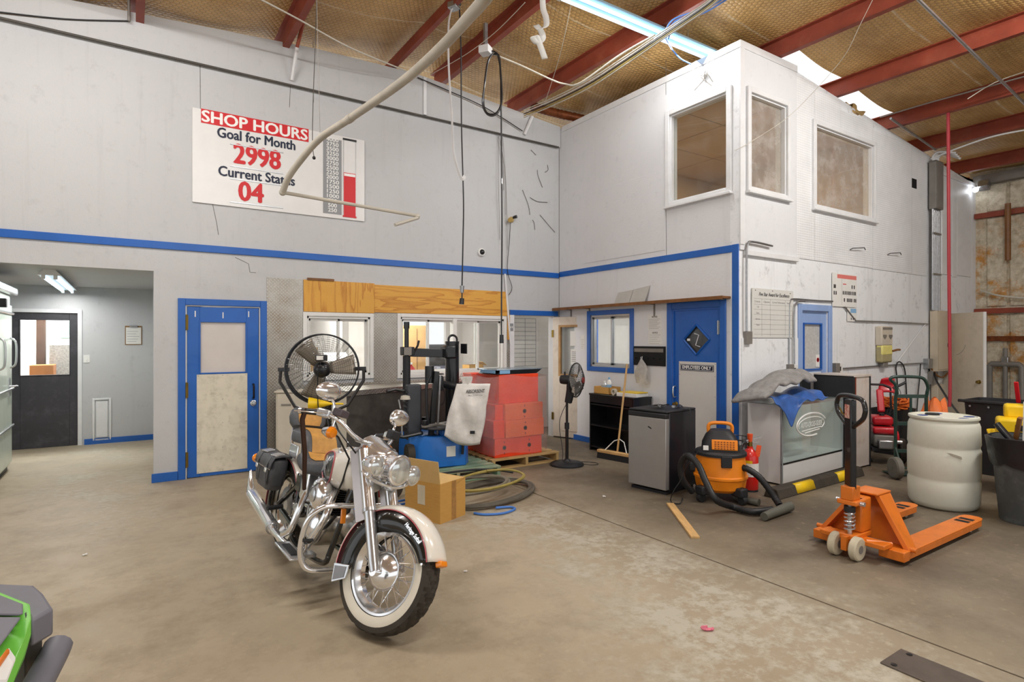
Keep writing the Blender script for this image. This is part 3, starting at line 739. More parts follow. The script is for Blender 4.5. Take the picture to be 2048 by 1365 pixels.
MB().tube(smooth_pts([(.045,.01,.99),(.045,-.035,.985),(.045,-.045,.92),(.045,-.035,.855),(.045,.01,.85)], 4), .010, 8).build('pull_handle', M_CHROME2, d)
MB().at(T(.05, .012, .755) @ RX(PI/2)).lathe([(.034, 0), (.034, .006), (.018, .014), (.028, .034), (.026, .05), (0, .054)], 16).build('knob', M_BRASS, d)
for z in (.18, 1.75): MB().box(.700, .735, -.014, .012, z-.08, z+.08).cyl((.718, -.016, z-.085), (.718, -.016, z+.085), .010, n=8).build('hinge', M_STEEL, d)
screws(d, [(x, z) for x in (.115, .66) for z in (.1, .5, .9, 1.15, 1.3)], M_STEEL, .002, .005)

# pale blue door on wall C
d = s_empty('door_4', (7.285, YC, 0), 0, 'pale blue half-glazed door behind the display case')
b = MB(); frame_ring(b, 0, .645, 0, 1.98, .085, -.022, 0, False); b.build('door_frame', M_LBLUE, d, bevel=.006)
MB().box(.0, .08, .02, .06, .0, 1.98).box(.52, .645, .02, .06, .0, 1.98).box(.08, .52, .02, .06, 1.82, 1.98).box(.08, .52, .02, .06, .0, 1.20).build('leaf', M_LBLUE, d, bevel=.003)
b = MB(); frame_ring(b, .095, .505, 1.215, 1.805, .018, .005, .03); b.build('glazing_bead', M_BLUE, d)
MB().box(.08, .52, .036, .042, 1.2, 1.82).build('pane', mat('obscured_pane', '#bdbdbb', .35, var=.12, scale=40, bump=.3, bscale=90), d)
MB().box(.09, .50, .012, .02, .2, 1.17).build('kick_plate', M_WTRIM, d, bevel=.002)
MB().box(.40, .49, .026, .034, 1.235, 1.40).build('no_smoking_sticker', M_PAPER, d)
st = MB().at(T(.445, .024, 1.33) @ RX(PI/2)).lathe([(.030, 0), (.030, .002), (.022, .002), (.022, 0)], 20); st.build('red_ring', M_REDP, d)
MB().cbox((.445, .023, 1.33), (.05, .002, .006), (0, R(40), 0)).build('red_bar', M_REDP, d)
MB().tube([(.585 + .018*math.cos(t), .0, 1.06 + .06*math.sin(t)) for t in [2*PI*i/16 for i in range(16)]], .006, 6, closed=True).build('pull_ring', M_BLACK, d)

# white office doorway and its open leaf beside the corner
d = s_empty('door_5', (5.86, YA, 0), 0, 'open white half-glazed door leaf against the office wall')
MB().box(-.87, -.79, -.02, 0, 0, 2.06).build('door_jamb', M_WTRIM, d); MB().box(-.87, .085, -.022, 0, 1.99, 2.07).build('door_header', M_BLUE, d, bevel=.004)
lf = sub_empty('leaf', d, T(-.02, -.03, 0) @ RZ(R(-69)))
def LB(x0, x1, z0, z1, y0=-.02, y1=.02): return MB().box(x0, x1, y0, y1, z0, z1)
wdr = mat('worn_white_door_paint', '#d9cfc0', .5, var=.06, dirt='#8f8474', dirt_amt=.55, dirt_scale=6)
LB(0, .12, .02, 1.97).box(.70, .80, -.02, .02, .02, 1.97).box(.12, .70, -.02, .02, .02, 1.02).box(.12, .70, -.02, .02, 1.83, 1.97).build('panel', wdr, lf, bevel=.003)
b = MB(); frame_ring(b, .145, .675, 1.045, 1.805, .035, -.028, .028); b.build('glazing_bead', mat('bare_wood_bead', '#b08a5a', .6, var=.2), lf)
LB(.12, .70, 1.02, 1.83, -.003, .003).build('pane', M_PANE, lf)
LB(.80, .806, .02, 1.97).build('edge', M_BLUE, lf)
LB(.16, .64, .12, .86, -.026, -.02).build('inset_panel', wdr, lf, bevel=.004)
LB(.32, .52, 1.50, 1.74, -.012, -.004).build('notice', M_PAPER, lf); LB(.33, .51, 1.20, 1.45, -.012, -.004).build('notice', M_PAPER, lf)
for i in range(6): LB(.35, .35+.10+.03*(i % 3), 1.40-i*.03, 1.408-i*.03, -.014, -.012).build('print_line', M_INKG, lf)
for i in range(3): LB(.22, .22+.2-.05*i, .965-i*.025, .972-i*.025, -.022, -.019).build('print_line', M_INKG, lf)
MB().at(T(.745, -.02, .87) @ RX(PI/2)).lathe([(.03, 0), (.03, .006), (.016, .012), (.027, .035), (.022, .05), (0, .052)], 14).build('knob', M_CHROME2, lf)
LB(.725, .765, .90, 1.0, -.026, -.02).build('lock_plate', M_ALU, lf)
for z in (.35, 1.7): MB().box(-.02, .015, -.03, -.012, z-.06, z+.06).build('hinge', M_BRASS, lf)

# beige door leaf standing open at the end of wall C
d = s_empty('door_6', (11.62, YC-.02, 0), 0, 'beige flush door standing open by the foam wall')
lf = sub_empty('leaf', d, RZ(R(-120)))
MB().box(0, .785, -.022, .022, .01, 2.04).build('panel', mat('beige_flush_door', '#cfc4b2', .5, var=.04, dirt='#a3957f', dirt_amt=.4, dirt_scale=7), lf, bevel=.003)
MB().box(.785, .80, -.022, .022, .01, 2.04).build('edge', M_WHITE, lf)
MB().at(T(.72, -.022, .93) @ RX(PI/2)).lathe([(.032, 0), (.032, .005), (.014, .012), (.026, .03), (.024, .046), (0, .05)], 16).build('knob', M_BRASS, lf)
MB().tube(smooth_pts([(.28,-.024,1.35),(.36,-.024,1.38),(.43,-.024,1.45),(.46,-.024,1.52)], 4), .003, 4).build('scuff', M_INKG, lf)
# ============================================================ WALL A: cladding, sign, fixtures
for x0, x1, z0, z1 in ((1.42, 1.848, 0, 2.367), (2.785, 3.116, 1.03, 1.962), (1.85, 5.06, .45, 1.028), (4.935, 5.06, 1.0, 1.95)):
    MB().box(x0, x1, YA-.006, YA, z0, z1).build('tread_plate', M_DIA, wa)
for x0, x1, z0, z1, m in ((1.857, 2.789, 1.960, 2.366, M_PLYZ), (2.791, 4.937, 1.972, 2.350, M_PLYX), (4.945, 5.055, 1.60, 1.985, M_PLYZ)):
    p = MB().box(x0, x1, YA-.016, YA, z0, z1).build('plywood_panel', m, wa, bevel=.001)
MB().box(1.90, 2.24, YA-.03, YA-.016, 2.362, 2.392).build('wood_strip', M_SHELFW, wa)

# SHOP HOURS sign board
sx0 = .613
sg = on_A('shop_hours_sign', 'white SHOP HOURS goal board with red digits and a red gauge', 'sign', sx0, 3.19, .002)
def SL(px, py):
    p = onY(px, py, YA-.02); return (p.x - sx0, p.z - 3.19)
MB().box(0, 2.035, -.02, 0, 0, 1.09).build('board', mat('white_sign_board', '#e3e3e1', .3, var=.02), sg, bevel=.003)
a, c = SL(402, 221), SL(617, 284); bz = SL(512, 252)[1]; MB().box(a[0], c[0], -.024, -.02, bz-.082, bz+.082).build('banner', M_REDP, sg)
def sgt(txt, px, py, x0, x1, size, m, bold=.006, nm='lettering'):
    c = SL(px, py); w = SL(x1, py)[0] - SL(x0, py)[0]
    return text_part(nm, txt, size, m, sg, T((SL(x0, py)[0]+SL(x1, py)[0])/2, -.0245, c[1]) @ FACE_A, width=w, bold=bold, depth=.001)
sgt('SHOP HOURS', 512, 253, 404, 614, .185, M_WPR, .006)
sgt('Goal for Month', 512, 279, 435, 590, .165, M_NAVY, .004)
sgt('2998', 513, 316, 468, 560, .325, M_REDP, .010, 'digits')
sgt('Current Status', 512, 353, 437, 589, .165, M_NAVY, .004)
sgt('04', 502, 387, 478, 526, .325, M_REDP, .010, 'digits')
for y1, xa in ((288, 460), (332, 460), (357, 460), (404, 460)):
    a = SL(xa, y1); MB().box(a[0], a[0]+.60, -.028, -.02, a[1]-.006, a[1]+.006).build('digit_rail', M_ALU, sg)
a, c = SL(646, 273), SL(683, 432); MB().box(a[0], c[0], -.023, -.02, c[1]+.01, a[1]-.01).build('gauge_scale', mat('grey_scale_print', '#8e9092', .5, var=.03), sg)
n0, n1 = SL(664, 280)[1], SL(664, 421)[1]; nx = (SL(649, 350)[0]+SL(680, 350)[0])/2
for i in range(16):
    v = str(4000 - 250*i)
    text_part('scale_number', v, .070, M_WPR, sg, T(nx, -.0245, n0 + (n1-n0)*i/15) @ FACE_A, width=.155 if len(v) == 4 else .112, bold=.0012, depth=.0006)
a, c = SL(687, 345), SL(711, 438); MB().box(a[0], c[0], -.026, -.02, c[1]+.02, a[1]).build('gauge_bar', M_REDP, sg)
t0 = SL(687, 277)
b = MB(); frame_ring(b, a[0], c[0], c[1]+.02, t0[1], .004, -.026, -.02); b.build('gauge_track', M_ALU, sg)
MB().box(a[0]-.01, c[0]+.01, -.03, -.02, t0[1]-.02, t0[1]+.004).build('gauge_cap', M_BLACK, sg); MB().box(a[0]-.01, c[0]+.01, -.03, -.02, c[1]+.008, c[1]+.028).build('gauge_cap', M_REDP, sg)
MB().box(a[0]+.006, c[0]-.006, -.029, -.026, a[1]-.045, a[1]-.01).build('gauge_pointer', M_WPR, sg)

# dome camera and other small things on wall A
p = onY(962, 505, YA)
t = on_A('dome_camera', 'white dome security camera above the plywood strip', 'camera', p.x, p.z)
MB().at(RX(PI/2)).lathe([(.062, 0), (.062, .025), (.05, .035), (.046, .035)], 20).build('housing', M_WHITE, t)
MB().at(RX(PI/2)).ball((0, 0, .03), .042, 16, 8, 0, 1).build('dome', M_BLACK, t)
p = onY(1021, 440, YA)
t = on_A('motion_sensor', 'small tan motion sensor with a black lens beside the hanging cord', 'sensor', p.x, p.z)
MB().at(RX(PI/2)).lathe([(.04, 0), (.045, .03), (.03, .05), (0, .052)], 14).build('base', mat('aged_tan_plastic', '#b59a5c', .5, var=.15), t)
MB().cyl((-.03, -.06, .0), (-.075, -.10, -.03), .03, .036, 12).build('head', mat('aged_tan_plastic', '#b59a5c'), t); MB().cyl((.02, -.05, .03), (.05, -.10, .04), .022, .026, 12).build('lens', M_BLACK, t)
p0, p1 = onY(1010, 548, YA-.02), onY(1021, 690, YA-.02)
t = tag(MB().tube([p0 + Vector((0,0,.0)), p1], .016, 8).build('wall_conduit', M_WTRIM), 'white conduit running down beside the plywood strip', 'conduit')
p = onY(1021, 655, YA)
t = on_A('light_switch', 'double light switch plate left of the office doorway', 'switch', p.x-.0, p.z, .016)
MB().box(-.04, .04, -.008, 0, -.06, .06).build('plate', M_ALU, t, bevel=.003); MB().box(-.02, -.008, -.018, -.008, -.015, .015).box(.008, .02, -.018, -.008, -.015, .015).build('toggle', M_WHITE, t)

# ============================================================ ALCOVE
t = thing('clipboard', 'clipboard with white sheet hung on the alcove wall', 'clipboard', (-.045, 10.95, 1.52))
MB().box(0, .225, -.008, 0, 0, .30).build('board', mat('hardboard', '#8a6b45', .5, var=.1), t); MB().box(.012, .213, -.011, -.008, .012, .275).build('sheet', M_PAPER, t)
MB().box(.06, .165, -.022, -.008, .27, .315).cyl((.06, -.018, .29), (.165, -.018, .29), .008, n=8).build('clip', M_STEEL, t)
for i in range(5): MB().box(.03, .15+.02*(i % 3), -.0125, -.011, .05+i*.04, .054+i*.04).build('print_line', M_INKG, t)
t = thing('light_switch', 'ivory light switch beside the charcoal door', 'switch', (-.53, 10.95, 1.31))
MB().box(-.04, .04, -.008, 0, -.06, .06).build('plate', M_WHITE, t, bevel=.003); MB().box(-.006, .006, -.018, -.008, -.012, .012).build('toggle', M_WPR, t)
t = thing('access_panel', 'white raised access panel low on the alcove wall', 'panel', (-.46, 10.95, .05))
b = MB(); frame_ring(b, .03, .21, .03, .62, .03, -.02, 0); b.build('frame', M_WTRIM, t, bevel=.006)
MB().box(.045, .195, -.014, 0, .045, .605).build('door', M_WTRIM, t, bevel=.012, seg=2)
def tube_fixture(name, label, M, L, tubes=2, emit=True, body=M_WHITE, group=None):
    t = thing(name, label, 'light', M.translation, 0, group); t.rotation_euler = M.to_euler()
    MB().add([(-L/2,-.11,0),(L/2,-.11,0),(L/2,.11,0),(-L/2,.11,0),(-L/2,-.05,.07),(L/2,-.05,.07),(L/2,.05,.07),(-L/2,.05,.07)], [(0,3,2,1),(4,5,6,7),(0,1,5,4),(1,2,6,5),(2,3,7,6),(3,0,4,7)]).build('housing', body, t, bevel=.004)
    for y in ([-.055, .055] if tubes == 2 else [0]):
        MB().cyl((-L/2+.04, y, -.022), (L/2-.04, y, -.022), .016, n=10).build('tube', M_TUBE, t)
        for x in (-L/2+.02, L/2-.02): MB().box(x-.02, x+.02, y-.018, y+.018, -.045, 0).build('socket', M_WHITE, t)
    return t
tube_fixture('alcove_light', 'twin-tube fluorescent fixture on the alcove ceiling', T(-.75, 9.6, 2.335) @ RZ(PI/2), 2.4)
# behind the alcove door: post, plywood box, grey board
t = tag(MB().box(-1.27, -1.15, 12.3, 12.45, 0, 2.9).build('brown_post', mat('dark_post_wood', '#4a3022', .6, var=.2), bevel=.01), 'brown timber post seen through the charcoal door', 'post')
t = tag(MB().box(-1.29, -.99, 11.7, 12.1, .0, 1.20).build('plywood_box', mat('orange_plywood', '#a9672a', .5, var=.12), bevel=.006), 'orange plywood box behind the charcoal door glass', 'box')
t = tag(MB().box(-1.09, -.78, 12.15, 12.45, 0, 1.52).build('grey_crate', mat('speckled_grey', '#8d8a84', .8, var=.3, scale=40), bevel=.01), 'speckled grey crate behind the charcoal door glass', 'crate')

t = thing('green_notice', 'small green sign on the bright wall behind the charcoal door', 'sign', (-1.0, 12.998, 1.63)); MB().box(0, .14, -.01, 0, 0, .30).build('board', mat('sign_green', '#7fae8c', .5), t); MB().box(.01, .13, -.012, -.01, .02, .05).build('print_line', M_PAPER, t)
# pale green steel cupboard at the left edge
t = thing('steel_cupboard', 'pale green steel cupboard with lever handles at the left edge', 'cupboard', (-1.20, 8.45, 0))
mg = mat('pale_green_enamel', '#c7d3c6', .35, var=.05, coat=.2)
MB().box(-.8, -.02, -.75, .95, .06, 2.15).build('body', mg, t, bevel=.012)
MB().box(-.02, .0, -.73, .08, .10, 2.02).build('door', mg, t, bevel=.006); MB().box(-.02, .0, .12, .93, .10, 2.02).build('door', mg, t, bevel=.006)
for z in (.55, 1.0, 1.92): MB().tube([(.012, -.74, z), (.012, .94, z)], .014, 6).build('rail', M_CHROME2, t)
for y in (.02, .80):
    MB().tube(smooth_pts([(0, y, 1.62), (.05, y, 1.58), (.06, y, 1.45), (.05, y, 1.30), (0, y, 1.26)], 4), .012, 8).build('pull_handle', M_CHROME2, t)
MB().box(0, .012, .66, .74, .92, 1.14).build('lock_plate', M_CHROME2, t); MB().tube([(.01, .70, 1.04), (.055, .70, 1.04), (.06, .86, 1.03)], .012, 8).build('lever', M_CHROME2, t)
for y in (-.5, .05): MB().box(0, .07, y-.04, y+.04, 1.96, 2.06).build('marker_lamp', M_BLACK, t, bevel=.008)
MB().box(-.3, .05, -.8, 1.0, 2.15, 2.24).build('top_rail', M_CHROME2, t, bevel=.015)
MB().box(-.78, -.04, -.7, .9, 0, .06).build('plinth', M_BLKP, t)

# ============================================================ OFFICE SEEN THROUGH THE WINDOWS
def prop_box(name, label, cat, x0, x1, y0, y1, z0, z1, m, **k):
    return tag(MB().box(x0, x1, y0, y1, z0, z1).build(name, m, bevel=.006, **k), label, cat)
t = thing('office_desk', 'beige office desk behind the wide window', 'desk', (4.0, 8.25, 0))
MB().box(-1.0, .95, -.40, .40, .93, .97).build('top', M_LAMB, t, bevel=.004)
for x in (-.95, .9): MB().box(x-.02, x+.02, -.38, .38, 0, .93).build('side', M_LAMB, t)
t = thing('tall_cabinet', 'tall honey-coloured wooden cabinet in the office', 'cabinet', (4.15, 9.9, 0))
MB().box(-.05, .42, -.2, .2, 0, 1.86).build('body', mat('honey_wood', '#d2a468', .5, var=.1), t, bevel=.005); MB().box(.20, .21, -.205, -.2, .1, 1.8).build('door_gap', M_SHELFW, t)
t = thing('office_chair', 'black office chair showing its backrest in the wide window', 'chair', (4.62, 9.28, 0))
MB().cbox((0, .05, 1.18), (.52, .09, .68), (R(-6), 0, R(14))).build('backrest', M_BLKP, t, bevel=.05, seg=4)
MB().cbox((0, -.2, .52), (.5, .5, .1)).build('seat', M_BLKP, t, bevel=.04, seg=3); MB().cyl((0, -.2, .1), (0, -.2, .48), .03, n=10).build('column', M_BLACK, t)
MB().tube([(0, -.2, .55), (0, .12, .6), (0, .12, .9)], .025, 8).build('back_bar', M_BLACK, t)
for i in range(5):
    a = i*2*PI/5; MB().tube([(0, -.2, .12), (.28*math.cos(a), -.2+.28*math.sin(a), .05)], .02, 6).build('foot', M_BLACK, t)
    MB().ball((.28*math.cos(a), -.2+.28*math.sin(a), .03), .03, 8, 6).build('castor', M_BLACK, t)
t = thing('red_jug', 'red plastic jug on the office desk', 'jug', (3.62, 8.30, .97))
MB().lathe([(.07, 0), (.08, .02), (.08, .16), (.05, .21), (.025, .23), (.025, .25)], 16).build('body', mat('red_plastic', '#d23a40', .35), t); MB().cyl((0, 0, .25), (0, 0, .28), .03, n=12).build('cap', M_WHITE, t)
MB().tube(smooth_pts([(.07,0,.15),(.12,0,.15),(.12,0,.06),(.075,0,.04)], 3), .01, 6).build('handle', mat('red_plastic', '#d23a40'), t)
t = thing('file_tray', 'grey stacked file trays on the office desk', 'tray', (4.16, 8.28, .97))
for i in range(3): 
    z = .01 + i*.075
    MB().box(-.12, .12, -.16, .16, z, z+.008).box(-.12, -.114, -.16, .16, z, z+.05).box(.114, .12, -.16, .16, z, z+.05).box(-.12, .12, .154, .16, z, z+.05).build('tray', mat('grey_blue_plastic', '#7e8898', .5), t)
MB().box(-.11, .10, -.15, .14, .02, .032).build('papers', M_PAPER, t)
[MB().box(x, x+.01, -.01, .01, 0, .2).build('post', M_BLKP, t) for x in (-.12, .11)]
t = thing('open_carton', 'small open cardboard carton on the desk in the wide window', 'box', (4.72, 8.30, .97))
b = MB().box(-.13, .13, -.12, .12, 0, .008).box(-.13, -.125, -.12, .12, 0, .22).box(.125, .13, -.12, .12, 0, .22).box(-.13, .13, -.12, -.115, 0, .22).box(-.13, .13, .115, .12, 0, .22); b.build('body', M_CARD, t)
MB().cbox((.16, 0, .24), (.10, .23, .004), (0, R(35), 0)).build('flap', M_CARD2, t)
prop_box('paper_stack', 'white paper stack on the desk in the wide window', 'paper', 3.22, 3.50, 8.05, 8.35, .97, 1.03, M_PAPER)
t = thing('office_printer', 'grey printer behind the right pane of the first window', 'printer', (2.55, 8.62, .0))
MB().box(-.34, .26, -.25, .25, 0, .95).build('stand', M_LAMB, t); MB().box(-.25, .25, -.2, .22, .95, 1.25).build('body', mat('printer_grey', '#8d9294', .45), t, bevel=.02); MB().box(-.2, .2, -.24, -.2, 1.04, 1.10).build('tray', M_BLKP, t)
MB().cbox((.05, .05, 1.34), (.34, .3, .02), (R(25), 0, 0)).build('cover', M_WHITE, t, bevel=.006)
prop_box('carton_on_shelf', 'brown carton behind the drum fan in the first window', 'box', 1.85, 2.14, 8.0, 8.3, 1.0, 1.5, M_CARD)
t = thing('storage_shelf', 'pale shelf under the brown carton in the first window', 'shelf', (1.86, 8.15, 0))
MB().box(-.4, .4, -.2, .2, .96, 1.0).build('board', M_LAMB, t); [MB().box(x, x+.04, -.2, .2, 0, .96).build('side', M_LAMB, t) for x in (-.4, .36)]
# white grid boards
def grid_board(name, label, loc, w, h, nx, nz, half):
    t = thing(name, label, 'whiteboard', loc)
    MB().box(0, w, -.02, 0, 0, h).build('board', M_WHITE, t, bevel=.003)
    for i in range(nx+1): MB().box(.03+(w*half-.05)*i/nx-.002, .03+(w*half-.05)*i/nx+.002, -.023, -.02, .04, h-.04).build('grid_line', M_INKG, t)
    for j in range(nz+1): MB().box(.03, w*half-.02, -.023, -.02, .04+(h-.08)*j/nz-.002, .04+(h-.08)*j/nz+.002).build('grid_line', M_INK, t)
    return t
t = grid_board('schedule_board', 'white schedule board ruled with black lines in the doorway', (5.42, 8.548, 1.09), 1.05, .93, 3, 11, .72)
for i in range(5): MB().box(.80, 1.02, -.024, -.02, .12+i*.15, .24+i*.15).build('card', M_PAPER, t)
t = grid_board('order_board', 'white ruled order board inside the wide window', (5.07, 8.88, 1.0), .84, .98, 5, 12, 1.0)
t.rotation_euler = (0, 0, 0)

# ============================================================ COUNTER AND CABINET UNDER THE WINDOWS
t = thing('service_counter', 'dark grey service counter with tread plate top under the windows', 'counter', (0, 0, 0))
top = [(2.02, 6.95), (2.12, 6.70), (4.45, YA-.02), (2.02, YA-.02)]
MB().prism(top, .985, 1.0).build('top', M_DIA, t)
def side(p, q, z0, z1, m, nm, th=.02):
    p, q = Vector((*p, 0)), Vector((*q, 0)); d = (q-p); n = Vector((-d.y, d.x, 0)).normalized()*th
    MB().prism([(p.x, p.y), (q.x, q.y), (q.x+n.x, q.y+n.y), (p.x+n.x, p.y+n.y)], z0, z1).build(nm, m, t)
side((2.12, 6.70), (4.42, 7.59), 0, .94, M_DKG, 'front_panel'); side((2.02, 6.95), (2.12, 6.70), 0, .985, M_LAMB, 'end_panel')
side((2.11, 6.68), (4.43, 7.58), .94, 1.0, M_DIA, 'lip', .012)
t = thing('beige_cabinet', 'beige cabinet beside the blue door behind the drum fan', 'cabinet', (1.43, 7.15, 0), R(-20))
MB().box(0, .50, .012, .28, .06, .98).build('body', M_LAMB, t, bevel=.006); MB().box(-.015, .51, -.01, .28, .98, 1.0).build('top', M_LAMB, t, bevel=.004)
MB().box(.02, .48, -.008, .012, .09, .965).build('door', M_LAMB, t, bevel=.004); MB().box(.06, .17, -.016, -.008, .83, .85).build('pull', M_GREYB, t, bevel=.003); MB().box(.02, .5, .04, .26, 0, .06).build('plinth', M_BLKP, t)
# ============================================================ WALL B: shelf, notices, furniture
t = thing('wall_shelf', 'long brown wall shelf above the office window and blue door', 'shelf', (XB, 7.60, 2.09), -PI/2)
MB().box(0, 3.28, -.16, 0, 0, .028).build('board', M_SHELFW, t, bevel=.004); MB().box(0, 3.28, -.162, -.155, -.012, .03).build('front_lip', M_SHELFW, t)
for x in (.3, .75, 2.08, 3.2): MB().box(x-.012, x+.012, -.14, 0, -.012, 0).box(x-.012, x+.012, -.012, 0, -.17, 0).build('bracket', M_GREYB, t)
t = thing('folder', 'grey open folder leaning on the wall above the shelf', 'folder', (XB-.05, 6.25, 2.12), -PI/2)
t.rotation_euler = (R(-12), 0, -PI/2)
MB().prism([(0, 0), (.30, 0), (.345, .19), (.05, .17)], -.008, 0, Matrix(((1,0,0,0),(0,0,1,0),(0,1,0,0),(0,0,0,1)))).build('cover', mat('grey_card', '#b8b6b0', .6, var=.05), t)
MB().prism([(.31, 0), (.60, 0), (.655, .23), (.355, .195)], -.008, 0, Matrix(((1,0,0,0),(0,0,1,0),(0,1,0,0),(0,0,0,1)))).build('page', mat('grey_card', '#b8b6b0'), t)
def notice(name, label, wallfn, u, z, w, h, lines, head=None, group=None, hm=M_INK):
    t = wallfn(name, label, 'notice', u, z)
    MB().box(0, w, -.004, 0, 0, h).build('sheet', M_PAPER, t)
    if head: text_part('heading', head, h*.16, hm, t, T(w*.5, -.0045, h*.86) @ FACE_A, width=w*.4, bold=.0006, depth=.0004)
    for i in range(lines):
        z_ = h*.70 - (h*.62)*i/max(1, lines-1); MB().box(w*.08, w*(.92 - .12*(i % 3)), -.0046, -.004, z_, z_+h*.016).build('print_line', M_INKG, t)
    return t
notice('wall_notice', 'upper white NOTICE sheet left of the blue EMPLOYEES ONLY door', on_B, 5.640, 1.735, .245, .205, 8, 'NOTICE')
notice('wall_notice', 'lower white NOTICE sheet just above the black rail', on_B, 5.630, 1.535, .24, .185, 5, 'NOTICE')
notice('wall_notice', 'small pale slip on the wall left of the blue cased window', on_B, 7.06, 1.45, .09, .22, 6)
t = on_B('coat_rail', 'black wall rail with hooks beside the blue door', 'rail', 5.895, 1.245)
MB().box(0, .575, -.02, 0, 0, .265).build('board', M_BLKM, t, bevel=.003); MB().box(.02, .55, -.026, -.02, .185, .235).build('label_strip', M_GREYB, t)
for i in range(5): MB().tube([(.06+i*.11, -.02, .10), (.06+i*.11, -.05, .09), (.06+i*.11, -.055, .115)], .005, 6).build('hook', M_BLACK, t)
t = on_B('plastic_bag', 'crumpled clear plastic bag hanging from the black rail', 'bag', 5.69, 1.03, .05)
def bag(u, v):
    a = u*2*PI; r = (.018 + .085*math.sin(min(1, v*1.25)*PI*.62)) * (1 + .22*math.sin(3*a+v*5) + .1*math.sin(7*a)); return (r*math.cos(a)+.02*v, -.03 + .45*r*math.sin(a), .30 - .33*v)
MB().grid(bag, 24, 10).build('bag', M_PLBAG, t); MB().tube([(0, -.03, .29), (-.01, -.03, .33), (.01, -.02, .34), (.012, -.03, .29)], .004, 5).build('knot', M_WTRIM, t)

# black bookcase with a carton of bottles, binders
t = thing('black_bookcase', 'low black open bookcase under the office window', 'bookcase', (XB-.38, 6.42, 0), -PI/2)
MB().box(0, .02, -.0, .34, 0, .80).build('side', M_BLACK, t); MB().box(.86, .88, -.0, .34, 0, .80).build('side', M_BLACK, t); MB().box(0, .88, .33, .34, 0, .80).build('back', M_BLACK, t)
MB().box(-.005, .885, -.01, .35, .80, .825).build('top', M_BLACK, t, bevel=.003)
MB().box(.02, .86, -.004, .01, .70, .80).build('front_rail', M_BLACK, t)
for z in (.05, .36, .66): MB().box(.02, .86, .005, .33, z, z+.02).build('shelf', M_BLACK, t)
bx, bz_ = XB-.22, .825
t = thing('bottle_tray', 'cut-down cardboard tray of bottles on the black bookcase', 'box', (bx, 6.22, bz_), -PI/2)
b = MB().box(-.16, .16, -.11, .11, 0, .005).box(-.16, -.156, -.11, .11, 0, .10).box(.156, .16, -.11, .11, 0, .10).box(-.16, .16, -.11, -.106, 0, .10).box(-.16, .16, .106, .11, 0, .10); b.build('tray', M_CARD, t)
def bottle(label, x, y, h, r, m, capm):
    t = thing('spray_bottle', label, 'bottle', (bx + y, 6.22 - x, bz_+.006)); MB().lathe([(r*.9, 0), (r, .01), (r, h*.68), (r*.5, h*.82), (r*.35, h*.86)], 14).build('body', m, t); MB().cyl((0,0,h*.86), (0,0,h), r*.42, n=10).build('cap', capm, t); MB().lathe([(r+.001, h*.2), (r+.001, h*.55)], 14, cap=False).build('sticker', M_SKYP, t)
bottle('tall white bottle with a blue sticker in the cardboard tray', .04, .0, .23, .035, M_WHITE, M_SKYP)
bottle('short clear bottle at the left end of the cardboard tray', -.08, .02, .17, .045, mat('clear_plastic', '#d9dde0', .2, trans=.4, var=0), M_WHITE)
t = thing('binder', 'white ring binder under the yellow folder on the black bookcase', 'binder', (XB-.22, 5.72, .825), -PI/2 + .12)
MB().box(-.17, .17, -.13, .13, 0, .05).build('cover', M_WHITE, t, bevel=.004); MB().box(-.168, .168, -.128, .134, .006, .044).build('pages', M_PAPER, t)
t = thing('yellow_folder', 'yellow folder lying on the white ring binder', 'folder', (XB-.22, 5.70, .876), -PI/2 + .05)
MB().box(-.16, .16, -.115, .115, 0, .012).build('cover', M_YEL, t, bevel=.002)
t = thing('masking_tape', 'roll of tape standing on the black bookcase beside the binder', 'tape', (XB-.30, 5.99, .825))
MB().at(T(0, 0, .045) @ RY(PI/2) ).lathe([(.026, -.02), (.045, -.02), (.045, .02), (.026, .02), (.026, -.02)], 18, cap=False).build('roll', M_LAMB, t)
t = thing('push_broom', 'push broom with a pale wooden handle leaning on the black bookcase', 'broom', (5.38, 5.70, 0), R(-80))
MB().box(-.24, .30, -.035, .035, .075, .115).build('head', M_WOOD, t, bevel=.006); MB().add([(-.235,-.045,0),(.295,-.045,0),(.295,.045,0),(-.235,.045,0),(-.235,-.03,.08),(.295,-.03,.08),(.295,.03,.08),(-.235,.03,.08)], [(0,3,2,1),(4,5,6,7),(0,1,5,4),(1,2,6,5),(2,3,7,6),(3,0,4,7)]).build('bristles', M_BLKM, t)
hx = (.03, .06, .10); hy = (.06, .235, 1.27)
MB().cyl(hx, hy, .0135, n=10).build('handle', M_WOOD, t)
MB().tube([(-.13, .0, .115), (-.03, .07, .24), (.05, .085, .27), (.13, .07, .24), (.22, .0, .115)], .007, 6).build('brace', M_WHITE, t)

# small fridge with straps on top
t = thing('small_fridge', 'small black and silver fridge in front of the EMPLOYEES ONLY door', 'fridge', (4.60, 4.08, 0), R(98))
